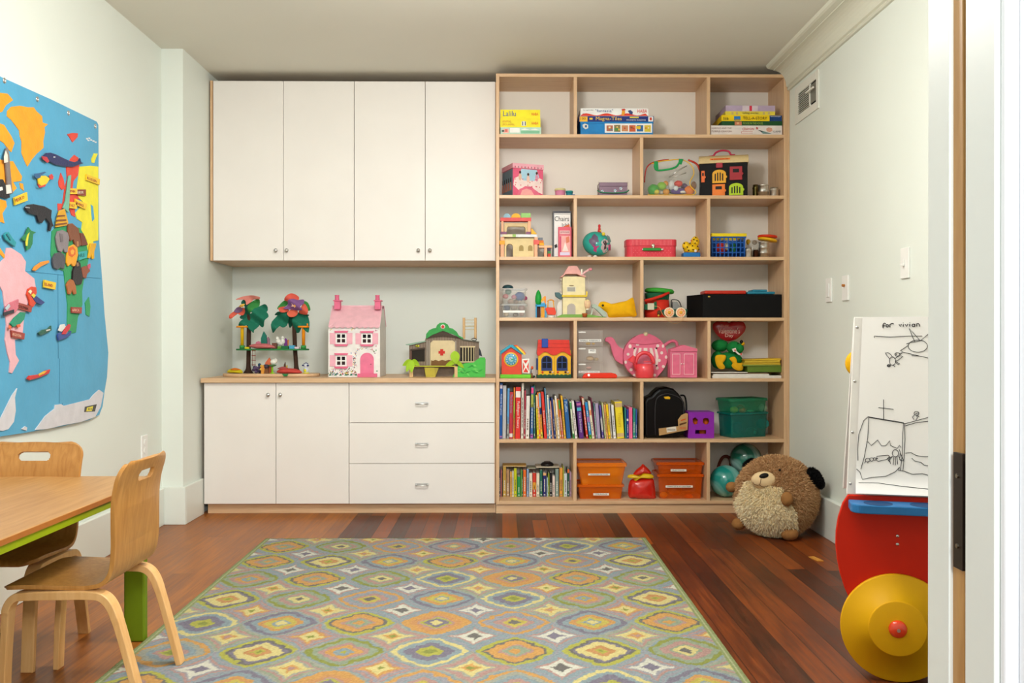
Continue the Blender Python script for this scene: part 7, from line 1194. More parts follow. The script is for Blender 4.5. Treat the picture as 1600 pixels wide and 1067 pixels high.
L7 = [(*a7, 95, 118, 'navy', 95, 118, 420, '#2a2f58'), (*a7, 120, 137, 'thin rose', 120, 137, 425, '#c8706a'), (*a7, 138, 152, 'thin black-green', 138, 152, 470, '#3a3a30'), (*a7, 155, 205, 'old gold', 155, 205, 380, '#c4a04a'), (*a7, 208, 256, 'tan brown', 208, 256, 425, '#b08a64'), (*a7, 262, 293, 'honey', 262, 293, 458, '#e0aa54'), (*a7, 295, 319, 'off-white', 295, 319, 445, '#e0dcc8'), (*a7, 322, 366, 'lime yellow', 322, 366, 405, '#c8cc22'), (*a7, 372, 422, 'short emerald', 372, 422, 530, '#2a8c4c'), (*a7, 425, 437, 'thin grass green', 425, 437, 425, '#7ab04a'), (*a7, 440, 459, 'thin forest green', 440, 459, 440, '#2f6a44'), (*a7, 462, 508, 'vivid orange', 462, 508, 430, '#e86e28'), (*a7, 515, 550, 'powder blue', 515, 550, 415, '#8aa6c8'), (*a7, 553, 603, 'ivory', 553, 603, 480, '#e8e0cc'), (*a7, 606, 659, 'brick red', 606, 659, 475, '#d24030', {'bands': ((.3, .6, '#e8a83a'),)}), (*a7, 662, 711, 'vanilla', 662, 711, 480, '#e8dfc6'), (*a7, 714, 756, 'bottle green', 714, 756, 430, '#2a6a58'), (*a7, 762, 813, 'midnight blue', 762, 813, 470, '#2a2a6c', {'bands': ((.88, .99, '#e0b078'),)}), (*a7, 817, 836, 'thin pale blue', 817, 836, 545, '#a8c8d0'), (*a7, 838, 861, 'olive', 838, 861, 480, '#8a9a2c'), (*a7, 863, 902, 'jet black', 863, 902, 470, '#1c1a1c'), (*a7, 905, 946, 'short blush', 905, 946, 520, '#e6d4cc'), (*a7, 950, 1003, 'sage grey', 950, 1003, 415, '#8aa098'), (*a7, 1012, 1064, 'apricot', 1012, 1064, 400, '#e8a244'), (*a7, 1067, 1079, 'thin chartreuse', 1067, 1079, 380, '#b8cc4a'), (*a7, 1082, 1128, 'ice white', 1082, 1128, 485, '#d0dce2'), (*a7, 1131, 1161, 'orange-topped green', 1131, 1161, 412, '#2a5a48', {'bands': ((.85, .99, '#e8763a'),)}), (*a7, 1164, 1191, 'mauve', 1164, 1191, 460, '#b090a8')]
books(L7, 7, 9.7, 5.14, 775, 'bottom shelf', .14)
for lab, x0, x1, y0, hx, dep in (('flat yellow book lying on top of the small upright books', 150, 508, 362, '#d8a83a', .11), ('flat pale cream book lying across the small upright books', 655, 1008, 378, '#d8ccb0', .12), ('flat grey-green book between the yellow and cream flat ones', 525, 650, 395, '#8a8a6a', .1)):
    px0, px1 = 770 + x0 / 9.7, 770 + x1 / 9.7; zt_ = Zz(690 + y0 / 9.7, 5.16, 830); e = (X(px0, 5.16), X(px1, 5.16), 5.16, 5.16 + dep, zt_ - .006, zt_); b = B(); b.box(e[0], e[1], e[2], e[3], e[4], e[4] + .0015, m(hx, .5)); b.box(e[0], e[1], e[2], e[3], e[5] - .0015, e[5], m(hx, .5)); b.box(e[0] + .002, e[1] - .001, e[2] + .002, e[3] - .002, e[4] + .0016, e[5] - .0016, m('#e4dccb', .8)); obj('flat_book', b, label=lab, cat='book')
b = B(); c = P(855, 725, 5.2); c.z = Zz(690 + 378 / 9.7, 5.16, 850) + .0005; b.lathe(c, [(0, 0), (.036, 0), (.038, .008), (.030, .017), (.012, .022), (0, .0225)], m('#241e1e', .4), 28); b.lathe(c, [(.020, .021), (.018, .024), (0, .025)], m('#6a5a54', .5), 20); obj('round_cap', b, label='small dark round cap lying on the cream flat book', cat='cap')
FZ = CT + .0004
# ---------------------------------------------------------------- things on the counter
def kt(*p): return [(330 + x / 6.67, 440 + y / 6.67) for x, y in p]
YT0 = 5.25; CZ0 = CT + .0006
t = thing('treehouse_playset', 'wooden treehouse playset with felt leaf and flower crowns on counter', 'toy playset', (X(417, YT0), YT0, CZ0)); BR_ = m('#3f2a1e', .7, bump=.3)
x0, x1 = X(343, YT0 - .08), X(495, YT0 - .08); b = B(); ce = Vector(((x0 + x1) / 2, YT0, CZ0)); b.prism([(ce.x + (x1 - x0) / 2 * math.copysign(abs(math.cos(a)) ** .7, math.cos(a)), ce.y + .11 * math.copysign(abs(math.sin(a)) ** .7, math.sin(a)), CZ0) for a in [6.2832 * i / 40 for i in range(40)]], (0, 0, .017), MAPLE); obj('base_board', b, t, bevel=.004)
ZB = CZ0 + .0175
trk = []
for pxb, pxt, pxa in ((388, 388.5, 389), (463.5, 461, 459)):
    zt_ = Zz(500, YT0, pxt); zc = Zz(495 if pxb < 400 else 498, YT0)
    b = B(); q0 = Vector((X(pxb, YT0), YT0, ZB)); q1 = Vector((X(pxt, YT0), YT0, Zz(545, YT0))); q2 = Vector((X(pxa, YT0), YT0, Zz(490, YT0)))
    b.tube(smooth_path([q0, q0.lerp(q1, .12), q0.lerp(q1, .3), q0.lerp(q1, .6), q1, q2], 3), [.029, .026, .023, .018, .015, .0135, .0125, .012, .012, .012, .012, .012, .012, .012, .012, .011], BR_, 12); obj('trunk', b, t, label='dark brown felt trunk'); trk.append(q2)
zp = Zz(544.8, YT0 - .02, 420); xa, xb = X(370.5, YT0), X(482, YT0); b = B(); b.prism([((xa + xb) / 2 + (xb - xa) / 2 * math.copysign(abs(math.cos(a)) ** .6, math.cos(a)), YT0 + .085 * math.copysign(abs(math.sin(a)) ** .6, math.sin(a)), zp - .009) for a in [6.2832 * i / 40 for i in range(40)]], (0, 0, .009), m('#2a7a44', .5)); obj('platform', b, t, bevel=.002, label='green platform')
ZP = zp + .0005
def leaf(b, a, tip, w, mt, droop=.02, n=8, side=None):
    a = Vector(a); tip = Vector(tip); ax = tip - a; s_ = ax.cross(side or Vector((0, 1, .3))).normalized(); vs = []; nn_ = ax.cross(s_).normalized()
    for i in range(n + 1):
        u = i / n; ww = w * (math.sin(math.pi * u ** .8) ** .8 if 0 < u < 1 else 0); p = a + ax * u + Vector((0, 0, -droop * u * u)); r_ = nn_ * ww * .25
        vs += [p - s_ * ww + r_, p, p + s_ * ww + r_]
    b.add(vs, [(3 * i + k, 3 * i + k + 1, 3 * i + k + 4, 3 * i + k + 3) for i in range(n) for k in (0, 1)], mt, True)
def leafpoly(name, pts, Y, mt, label=None, par=None, th=.010):
    cxl, cyl = sum(p[0] for p in pts) / len(pts), sum(p[1] for p in pts) / len(pts); kl = 1.22 if name == 'leaf' else 1.1; pts = [(cxl + (p[0] - cxl) * kl, cyl + (p[1] - cyl) * kl) for p in pts]
    b = pillow(B(), kt(*pts), Y, th * .35, mt, 4); b.v = [(v[0], v[1] + .02 * math.sin((v[0] * 40 + v[2] * 55)), v[2]) for v in b.v]; return obj(name, b, par or t, label=label)
G1, G2 = m('#1f7058', .8, bump=.2), m('#3c8a44', .8, bump=.2); G0 = m('#185a48', .8, bump=.2)
for c_, L_ in (
 ('l', (((300, 455), (335, 400), (400, 350), (460, 335), (455, 390), (410, 430), (350, 455))), ), ('l', (((400, 440), (430, 380), (470, 350), (500, 400), (480, 460), (440, 500), (410, 480))),), ('l', (((440, 300), (480, 270), (540, 245), (570, 260), (560, 310), (500, 330), (450, 320))),), ('l', (((480, 330), (550, 320), (585, 365), (560, 400), (530, 460), (490, 420))),), ('l', (((405, 470), (440, 450), (450, 525), (420, 500))),), ('d', (((310, 360), (345, 300), (375, 260), (400, 330), (370, 370), (330, 380))),), ('m', (((385, 300), (395, 240), (440, 205), (455, 240), (440, 290), (400, 320))),), ('m', (((430, 215), (480, 185), (500, 200), (480, 260), (440, 265))),), ('d', (((330, 230), (350, 190), (400, 220), (380, 260))),),
 ('l', (((640, 500), (645, 420), (690, 360), (740, 340), (735, 420), (690, 480), (650, 515))),), ('l', (((700, 360), (760, 320), (810, 330), (800, 400), (760, 460), (720, 440))),), ('l', (((860, 440), (870, 370), (920, 330), (970, 350), (960, 430), (910, 510), (875, 500))),), ('l', (((930, 340), (990, 340), (1010, 420), (1015, 510), (970, 480), (945, 420))),), ('d', (((800, 420), (815, 380), (850, 375), (840, 440), (812, 470))),), ('m', (((705, 275), (735, 215), (780, 200), (790, 230), (740, 270))),), ('m', (((960, 210), (1000, 225), (1030, 290), (990, 290), (960, 250))),), ('d', (((665, 345), (700, 318), (760, 318), (740, 340))),), ('d', (((950, 340), (1015, 345), (1000, 358), (950, 352))),)):
    leafpoly('leaf', L_, YT0 - .02 + .012 * (sum(p[0] for p in L_) % 5), {'l': G1, 'd': G0, 'm': G2}[c_])
def petals(name, pts, Y, hx, lab): return leafpoly(name, pts, Y, m(hx, .8, bump=.15), lab, th=.012)
petals('flower', ((275, 190), (320, 160), (370, 148), (440, 148), (505, 165), (495, 185), (440, 180), (400, 215), (375, 238), (360, 200), (330, 185)), YT0 - .05, '#d48478', 'salmon pink flower of left tree')
petals('flower', ((202, 380), (205, 350), (245, 305), (290, 300), (330, 275), (348, 300), (320, 345), (290, 345), (265, 335), (235, 375)), YT0 - .05, '#d8604c', 'coral flower hanging from left tree'); petals('flower', ((235, 310), (255, 275), (300, 265), (325, 290), (280, 320)), YT0 - .062, '#7a5c80', 'purple inner flower'); petals('flower', ((290, 265), (320, 240), (355, 235), (340, 262)), YT0 - .06, '#dfb04a', 'yellow flower centre')
f1 = petals('flower', ((770, 195), (795, 150), (830, 125), (870, 135), (905, 165), (890, 200)), YT0 - .05, '#d85a4c', 'coral upper petal'); petals('flower', ((712, 275), (770, 262), (800, 300), (770, 318), (730, 315)), YT0 - .05, '#d8604c', 'coral left petal'); petals('flower', ((800, 320), (830, 290), (880, 290), (892, 320), (870, 358), (830, 365), (805, 345)), YT0 - .06, '#dc6a50', 'coral lower petal'); petals('flower', ((910, 320), (940, 280), (970, 235), (1010, 290), (1005, 335), (960, 338)), YT0 - .05, '#dc6450', 'coral right petal')
petals('flower', ((760, 275), (800, 240), (810, 200), (860, 185), (900, 195), (950, 190), (955, 230), (930, 260), (950, 290), (890, 295), (830, 285)), YT0 - .075, '#80588e', 'purple inner flower')
b = B()
for k in range(6): a = k * math.pi / 3 + .5; c = P(*kt((872, 243))[0], YT0 - .085); leaf(b, c, c + Vector((.022 * math.cos(a), -.006, .016 * math.sin(a))), .0055, m('#e6b4a4', .7), 0, 5)
obj('stamen', b, t, label='pale pink star stamen'); b = B(); b.ball(P(*kt((872, 248))[0], YT0 - .092), (.006, .004, .008), m('#e8a83a', .6), 10); obj('flower_centre', b, t, label='orange flower centre')
for lab, hx, hx2, pts in (('yellow pillar stool at left end of the treehouse platform', '#e0b414', '#e8941c', (323, 297)), ('orange pillar stool at right end of the treehouse platform', '#e88e14', '#ee8c1c', (962, 660))):
    c = P(*kt((pts[0], 680))[0], YT0 - .03); c.z = ZP; tp = Zz(kt((0, 480))[0][1], YT0 - .03) - ZP; ss_ = thing('toy_pillar', lab, 'toy', c); b = B(); b.lathe(c, [(0, 0), (.015, 0), (.015, .018), (.010, .019)], m('#3a9044', .45), 20); obj('foot', b, ss_, label='green foot'); b = B(); b.lathe(c, [(0, .0192), (.0092, .0192), (.0092, tp)], m(hx, .4), 18); obj('post', b, ss_); b = B(); b.lathe(c, [(0, tp), (.033 if pts[0] < 500 else .032, tp), (.033, tp + .010), (0, tp + .011)], m(hx2, .4), 24); obj('seat', b, ss_)
    if pts[0] > 500: b = B(); b.cyl((c.x + .022, c.y, c.z + tp + .0115), (c.x + .022, c.y, c.z + tp + .024), .004, m('#ee8c1c', .4), 10); obj('peg', b, ss_)
def small(name, label, cat, Yo, z0, items):
    c = P(*kt(items[0][1][0] if isinstance(items[0][1][0], tuple) else items[0][1])[0], Yo); bs_ = []
    b = B()
    for it in items:
        if it[0] == 'poly': b.fp(kt(*it[1]), Yo + (it[4] if len(it) > 4 else 0), it[3], m(it[2], .5))
        elif it[0] == 'ball': b.ball(P(*kt(it[1])[0], Yo + (it[4] if len(it) > 4 else 0)), it[3], m(it[2], .5), 14)
        elif it[0] == 'pillow': pillow(b, kt(*it[1]), Yo + (it[4] if len(it) > 4 else 0), it[3], m(it[2], .75), 4)
    lo = min(v[2] for v in b.v); b.v = [(v[0], v[1], v[2] + z0 - lo) for v in b.v]; return obj(name, b, label=label, cat=cat)
small('felt_petal', 'pink felt flower mat lying on the treehouse platform', 'felt mat', YT0 - .06, ZP, [('pillow', ((395, 655), (440, 635), (520, 630), (600, 635), (665, 665), (640, 680), (560, 684), (450, 680)), '#bf6a6a', .03)])
small('felt_cushion', 'pink scalloped felt piece standing on the platform', 'felt piece', YT0 - .05, ZP + .012, [('poly', ((460, 625), (465, 580), (490, 568), (515, 580), (520, 625)), '#c8748c', .01)])
small('felt_tree', 'teal felt pine standing in the middle of the platform', 'felt piece', YT0 - .02, ZP, [('poly', ((515, 680), (518, 570), (545, 500), (575, 545), (580, 620), (565, 680)), '#237060', .012)])
small('toy_ring', 'small pink hoop figure on the platform behind the mat', 'toy figure', YT0 - .01, ZP, [('poly', ((570, 680), (572, 590), (590, 555), (608, 580), (610, 680)), '#9a7080', .01)])
small('toy_cup', 'small brown toy barrel on the treehouse platform', 'toy', YT0 - .06, ZP, [('poly', ((635, 680), (632, 620), (680, 620), (678, 680)), '#6a4234', .03)])
small('toy_armchair', 'white toy bow-shaped chair on green foot on platform', 'toy', YT0 - .04, ZP, [('poly', ((690, 680), (690, 655), (730, 655), (730, 680)), '#6aa844', .03), ('ball', (700, 605), '#dcdcd4', (.014, .012, .016)), ('ball', (745, 605), '#dcdcd4', (.014, .012, .016)), ('ball', (722, 625), '#d0d0c8', (.018, .014, .014)), ('ball', (690, 575), '#dcdcd4', (.010, .009, .012)), ('ball', (745, 570), '#dcdcd4', (.010, .009, .012))])
small('toy_flames', 'small purple and orange flame toy on the platform', 'toy', YT0 - .03, ZP, [('poly', ((755, 680), (760, 585), (775, 570), (790, 590), (795, 680)), '#7a3a8a', .01), ('poly', ((780, 680), (785, 600), (805, 585), (800, 680)), '#e88a2c', .01, .011)])
small('toy_dish', 'dark green toy dish on the treehouse platform', 'toy', YT0 - .065, ZP, [('poly', ((735, 680), (728, 650), (808, 650), (800, 680)), '#1f6a3c', .03)])
small('toy_tub', 'light blue toy tub on the treehouse platform', 'toy', YT0 - .065, ZP, [('poly', ((815, 680), (808, 645), (868, 645), (860, 680)), '#4a9cc0', .03)])
small('toy_saucer', 'small pinkish white toy saucer beside the blue tub', 'toy', YT0 - .065, ZP, [('poly', ((870, 680), (868, 660), (918, 660), (912, 680)), '#d8c0c8', .025)])
small('toy_saucer', 'small yellow toy disc by the yellow pillar on platform', 'toy', YT0 - .065, ZP, [('poly', ((350, 680), (350, 662), (392, 662), (392, 680)), '#d8c81c', .03)])
b = B()
for px in (394.5, 398.5): b.tube([P(px, 545, YT0 - .085), P(px, 572, YT0 - .085)], .0012, m('#7a3020', .6), 6)
for py in (548, 555.5, 563, 570): b.tube([P(393.5, py, YT0 - .086), P(399.5, py, YT0 - .086)], .002, m('#8a3a28', .6), 6)
obj('rope_ladder', b, t, label='small brown rope ladder')
b = B()
small('felt_sunflower', 'yellow and orange felt flower lying at left of the base board', 'felt flower', YT0 - .06, ZB, [('pillow', ((165, 940), (195, 915), (240, 905), (300, 915), (328, 940), (320, 960), (250, 958), (180, 955)), '#c8b81c', .03), ('pillow', ((195, 922), (240, 903), (290, 912), (300, 925), (240, 930)), '#dc7a28', .025, -.012)])
c = P(401, 575, YT0 - .05); b = B(); rnd = random.Random(2)
for i in range(14): b.ball((c.x + rnd.uniform(-.018, .018), c.y + rnd.uniform(-.015, .01), ZB + .009 + rnd.uniform(0, .034)), .009, m('#4a3a58' if i % 2 else '#5c4a6c', .4), 10)
obj('toy_grapes', b, label='cluster of dark purple beads beside the left trunk', cat='toy')
small('toy_deer', 'tiny orange animal figure beside the green table', 'toy figure', YT0 - .085, ZB, [('poly', ((520, 960), (515, 880), (545, 870), (552, 920), (548, 960)), '#d8923c', .012), ('ball', (522, 880), '#d8b04a', (.007, .006, .008)), ('ball', (515, 915), '#e0c050', (.006, .006, .006))])
small('toy_bird', 'tiny teal bird figure above the purple beads', 'toy figure', YT0 - .02, ZB + .0, [('poly', ((490, 955), (500, 880), (515, 955)), '#3a4a5a', .01), ('ball', (503, 868), '#1f4a6a', (.009, .008, .010))])
tt = thing('toy_table', 'lime green toy pedestal table on the treehouse base', 'toy table', (X(425.5, YT0 - .07), YT0 - .07, ZB)); c = P(425.5, 580, YT0 - .075); c.z = ZB; b = B(); b.lathe(c, [(0, 0), (.014, 0), (.014, .003), (.005, .006), (.0045, .038), (0, .038)], m('#8cc81c', .4), 18); obj('pedestal', b, tt); b = B(); b.lathe(c, [(.004, .0382), (.015, .041), (.024, .048), (.025, .05), (0, .05)], m('#5a8a5c', .4), 22); obj('table_bowl', b, tt, label='grey-green bowl top')
b = B(); b.ball(c + Vector((.006, 0, .066)), (.018, .015, .016), m('#e4e2d8', .5), 16); b.ball(c + Vector((.020, 0, .072)), (.010, .010, .014), m('#dcdad0', .5), 14); obj('toy_teapot', b, label='round white toy teapot on the lime green table', cat='toy')
small('toy_flame', 'small coral felt flame standing behind the green table', 'felt piece', YT0 - .02, ZB, [('poly', ((560, 958), (562, 850), (580, 825), (605, 795), (622, 830), (625, 958)), '#e0724c', .012)])
small('toy_rock', 'dark grey toy rock beside the green table', 'toy', YT0 - .05, ZB, [('ball', (570, 885), '#4a4452', (.020, .015, .012)), ('poly', ((555, 958), (560, 890), (590, 890), (595, 958)), '#8a5a38', .02, .0)])
small('felt_mat', 'coral felt flower mat lying before the right trunk', 'felt mat', YT0 - .065, ZB, [('pillow', ((680, 945), (720, 915), (800, 908), (890, 915), (945, 945), (930, 960), (830, 962), (720, 960)), '#c2463e', .03), ('pillow', ((690, 915), (740, 890), (790, 900), (800, 918)), '#b85a58', .02, .02)])
small('toy_cone', 'tiny brown and yellow cone standing by the right trunk', 'toy', YT0 - .01, ZB, [('poly', ((752, 945), (756, 860), (770, 828), (780, 945)), '#5a3c28', .012), ('poly', ((778, 945), (780, 870), (790, 860), (792, 945)), '#d8b43a', .012)])
b = B(); b.fp([(440.5, 584.2), (450.5, 584.2), (449, 587.5), (444, 588)], YT0 - .117, .003, m('#1c7a44', .7)); obj('felt_leaf', b, label='tiny green felt leaf hanging over the base board front', cat='felt piece')
ow = thing('bird_figure', 'small white and blue owl figure with yellow belly at right end', 'toy figure', (X(478, YT0 - .06), YT0 - .06, ZB)); c = P(478.5, 580, YT0 - .06); c.z = ZB
b = B(); b.ball(c + Vector((0, 0, .020)), (.017, .014, .020), m('#ccd0d8', .4), 16); b.ball(c + Vector((-.001, 0, .045)), (.014, .012, .014), m('#ccd0d8', .4), 16); obj('body', b, ow); b = B(); b.ball(c + Vector((-.004, -.010, .018)), (.009, .006, .010), m('#d8d01c', .4), 12); obj('belly', b, ow, label='yellow belly'); b = B(); [b.ball(c + Vector(q), (.008, .004, .005), m('#2a2f6a', .4), 10) for q in ((-.016, -.004, .046), (.010, -.008, .045))]; b.tube([c + Vector((-.014, -.002, .054)), c + Vector((0, -.004, .061)), c + Vector((.012, -.002, .054))], .0022, m('#2a2f6a', .4), 6); obj('markings', b, ow, label='dark blue face markings'); b = B(); b.lathe(c, [(0, 0), (.018, 0), (.018, .005), (0, .006)], m('#d8d01c', .4), 18); obj('base', b, ow, label='yellow base')
# ---------------------------------------------------------------- dollhouse
YD = 5.13
def kd(*p): return [(500 + x / 7.36, 450 + y / 7.36) for x, y in p]
t = thing('dollhouse', 'white wooden dollhouse with pink scalloped roof and two chimneys', 'dollhouse', (X(555, YD), YD + .13, CZ0)); WH = m('#e9e6e2', .5); PR_ = m('#e8b4be', .5); PD = m('#e06e8e', .45)
DD = .26
b = B(); q = [P(*p, YD) for p in kd((95, 1008), (95, 448), (690, 448), (690, 1008))]; q[0].z = q[3].z = CZ0; b.prism(q, (0, DD, 0), WH)
gz = q[1].z; xa, xb = q[1].x, q[2].x; rz = Zz(kd((0, 212))[0][1], YD + .09, 555)
for x in (xa, xb - .008): b.prism([(x, YD + .0, gz + .0003), (x, YD + DD, gz + .0003), (x, YD + .16, rz - .012), (x, YD + .09, rz - .012)], (.008, 0, 0), WH)
rnd = random.Random(8); FC = ['#d85a6a', '#5a8ac0', '#3f8a5a', '#e0c84a', '#8a9a7a', '#c07a90']
def fl(b, x, y, s=1):
    k = rnd.choice(FC); r = rnd.uniform(3.5, 8) * s; a = rnd.uniform(0, 3); b.fp(kd(*[(x + r * math.cos(a + i * 1.2566) * (1 if i % 2 else .6), y + r * math.sin(a + i * 1.2566)) for i in range(5)]), YD - .0008, .0012, m(k, .6, nz=.02))
for i in range(120): fl(b, rnd.uniform(100, 420), 1000 - abs(rnd.gauss(0, 34)), 1.2)
for i in range(60): fl(b, rnd.gauss(396, 10), rnd.uniform(740, 990))
for i in range(60): a = rnd.uniform(math.pi, 2 * math.pi) ; fl(b, 520 + 118 * math.cos(a) + rnd.gauss(0, 5), 765 + 75 * math.sin(a) + rnd.gauss(0, 6), .8)
for p in ((118, 485), (128, 478), (640, 488), (655, 490), (365, 480), (380, 468), (400, 470), (645, 715), (645, 668), (655, 955), (358, 748)): fl(b, *p, 1.4)
for i in range(6): b.fp(kd((100 + i * 60, 1006), (108 + i * 60, 992), (122 + i * 60, 990), (132 + i * 60, 1006)), YD - .0012, .001, m('#2c7a56', .6))
obj('walls', b, t)
# roof: sloped slab with scalloped lower edge
b = B(); lo = P(*kd((98, 440))[0], YD - .012); ro2 = P(*kd((688, 440))[0], YD - .012); n = 9; z_e = lo.z; pts = []
w = (ro2.x - lo.x) / n; Yr = YD + .10; zr = Zz(kd((0, 212))[0][1], Yr, 555)
for i in range(n):
    for k in range(7): a = math.pi * k / 7; pts.append((lo.x + w * (i + .5 - .5 * math.cos(a)), z_e - .009 * math.sin(a)))
pts.append((ro2.x, z_e)); xt0, xt1 = lo.x + .0, ro2.x
poly = [Vector((x, YD - .014, z)) for x, z in pts] + [Vector((xt1 + .0, Yr, zr)), Vector((xt0, Yr, zr))]
b.prism(poly, (0, .006, .006), PR_); b.prism([Vector((xt0, Yr, zr + .0)), Vector((xt1, Yr, zr)), Vector((xt1, Yr + .08, zr)), Vector((xt0, Yr + .08, zr))], (0, 0, .006), PR_); b.prism([Vector((xt0, Yr + .0802, zr)), Vector((xt1, Yr + .0802, zr)), Vector((xt1, YD + DD + .01, z_e)), Vector((xt0, YD + DD + .01, z_e))], (0, .004, .006), PR_); obj('roof', b, t, label='pale pink scalloped roof')
for x0_, x1_ in ((162, 230), (628, 694)):
    b = B(); Yc = YD + .052; b.fp(kd((x0_, 245), (x0_, 150), (x1_, 150), (x1_, 245)), Yc, .045, PD); xm_ = (x0_ + x1_) / 2; b.fp(kd((x0_ - 12, 150), (x0_ - 12, 138), (x1_ + 12, 138), (x1_ + 12, 150)), Yc - .008, .06, PD); c = P(*kd((xm_, 138))[0], Yc + .02); b.lathe(c, [(.013, 0), (.0115, .022), (.013, .024), (.013, .028), (0, .028)], PD, 20); obj('chimney', b, t, bevel=.001, label='deep pink chimney')
for wx, wy in ((242, 578), (538, 580), (242, 835)):
    shp = [B().fp(kd((wx + s * 65 - (65 if s < 0 else 0), wy - 62), (wx + s * 65 + (65 if s > 0 else 0), wy - 62), (wx + s * 65 + (65 if s > 0 else 0), wy + 66), (wx + s * 65 - (65 if s < 0 else 0), wy + 66)), YD - .003, .0029, m('#ecb0be', .5)) for s in (-1, 1)]; wn_ = None
    b2 = B(); b2.fp(kd((wx - 62, wy - 62), (wx + 62, wy - 62), (wx + 62, wy + 64), (wx - 62, wy + 64)), YD - .002, .0019, m('#f2f0ec', .5)); wn_ = obj('window', b2, t); [obj('shutter', q_, wn_, label='pale pink shutter') for q_ in shp]
    b = B(); [b.fp(kd((wx + dx_ - 19, wy + dy_ - 20), (wx + dx_ + 19, wy + dy_ - 20), (wx + dx_ + 19, wy + dy_ + 20), (wx + dx_ - 19, wy + dy_ + 20)), YD - .0026, .0005, m('#17131c' if dy_ < 0 else '#3a2428', .15)) for dx_ in (-27, 27) for dy_ in (-26, 28)]; obj('pane', b, wn_, label='dark glass panes')
    b = B(); b.fp(kd((wx - 80, wy - 86), (wx + 80, wy - 86), (wx + 70, wy - 64), (wx - 70, wy - 64)), YD - .010, .0098, PD); b.fp(kd((wx - 82, wy + 68), (wx + 82, wy + 68), (wx + 66, wy + 90), (wx - 66, wy + 90)), YD - .012, .0118, PD); obj('window_ledge', b, wn_, label='deep pink lintel and sill')
b = B(); b.fp(kd((462, 984), (462, 820), *[(540 - 78 * math.cos(math.pi * i / 14), 820 - 76 * math.sin(math.pi * i / 14)) for i in range(1, 14)], (618, 820), (618, 984)), YD - .004, .0038, m('#e47898', .45)); d_ = obj('door', b, t, bevel=.001, label='arched pink door'); b = B(); b.ball(P(*kd((585, 876))[0], YD - .007), .003, m('#8a5a5a', .3, .6), 10); obj('knob', b, d_)
b = B(); q = [P(*p, YD - .016) for p in kd((430, 1008), (430, 984), (655, 984), (655, 1008))]; q[0].z = q[3].z = CZ0; b.prism(q, (0, .0158, 0), PD); obj('doorstep', b, t, bevel=.001, label='deep pink doorstep')
# ---------------------------------------------------------------- animal hospital
def kv(*p): return [(500 + x / 5.714, 450 + y / 5.714) for x, y in p]
YV2 = 5.2; t = thing('animal_hospital', 'wooden toy animal shelter with red cross and green arched sign', 'toy playset', (X(697, YV2), YV2 + .05, CZ0)); GW = m('#8a7868', .6, nz=.12, sc=50); DKW = m('#4a3c32', .6); LWd = m('#d8c49c', .55); PNE = m('#d9b483', .5)
def grounded(b): lo = min(v[2] for v in b.v); b.v = [(v[0], v[1], CZ0 if v[2] < lo + .012 else v[2]) for v in b.v]; return b
b = B(); b.fp(kv((795, 790), (795, 505), (935, 470), (945, 445), (1095, 380), (1270, 455), (1415, 485), (1420, 790)), YV2, .09, GW)
for i in range(26): x = 800 + i * 24; yt = 505 - (x - 795) * .25 if x < 935 else (455 - (x - 945) * .4 if x < 1095 else (385 + (x - 1095) * .42 if x < 1270 else 460 + (x - 1270) * .15)); b.fp(kv((x, yt + 12), (x + 2.2, yt + 12), (x + 2.2, 690), (x, 690)), YV2 - .0006, .0008, DKW)
grounded(b); obj('walls', b, t)
b = B(); b.fp(kv((820, 655), (820, 545), (935, 535), (935, 655)), YV2 - .002, .0018, m('#2a241e', .7)); b.fp(kv((808, 545), (935, 530), (938, 545), (808, 560)), YV2 - .008, .006, DKW); b.fp(kv((806, 690), (806, 548), (820, 548), (820, 690)), YV2 - .006, .004, m('#6a4c40', .6)); obj('stall_opening', b, t, label='dark stall opening')
b = B(); b.fp(kv((985, 690), (985, 490), (1010, 468), (1185, 468), (1212, 490), (1212, 690)), YV2 - .006, .0045, LWd); rd = m('#cc2f24', .5); b.fp(kv((1058, 562), (1073, 562), (1073, 545), (1100, 545), (1100, 562), (1115, 562), (1115, 586), (1100, 586), (1100, 603), (1073, 603), (1073, 586), (1058, 586)), YV2 - .0068, .001, rd); b.fp(kv((990, 690), (992, 645), (1010, 650), (1030, 640), (1060, 652), (1090, 640), (1120, 650), (1150, 640), (1180, 650), (1195, 690)), YV2 - .0066, .0008, m('#7a5634', .7)); obj('cross_door', b, t, label='pale door with red cross')
for x in (950, 968, 1205): b = B(); b.fp(kv((x, 690), (x, 470), (x + 12, 470), (x + 12, 690)), YV2 - .009, .008, m('#a09488', .6)); obj('door_post', b, t, bevel=.0006)
b = B(); b.fp(kv((940, 450), (1000, 415), (1095, 385), (1190, 418), (1285, 455), (1255, 452), (1190, 438), (1095, 430), (1000, 438), (965, 448)), YV2 - .010, .008, DKW); obj('gable_beam', b, t)
b = B(); b.fp(kv((945, 445), (948, 410), (975, 375), (1010, 360), (1035, 355), (1045, 330), (1070, 310), (1110, 308), (1140, 325), (1155, 355), (1185, 362), (1220, 390), (1240, 425), (1280, 445), (1275, 458), (1190, 415), (1097, 382), (1000, 420), (950, 452)), YV2 - .014, .012, m('#3a9a4c', .5, nz=.15, sc=40)); sg = obj('leafy_sign', b, t, bevel=.001, label='green leafy arched sign'); b = B(); c = P(*kv((1097, 345))[0], YV2 - .0145); b.lathe(c, [(0, .0015), (.013, .0015), (.013, 0)], m('#eee8e0', .5), 22, (0, -1, 0)); b.fp(kv((1090, 332), (1104, 332), (1104, 339), (1110, 339), (1110, 352), (1104, 352), (1104, 359), (1090, 359), (1090, 352), (1083, 352), (1083, 339), (1090, 339)), YV2 - .017, .001, rd); obj('sign_disc', b, sg, label='white disc with red cross')
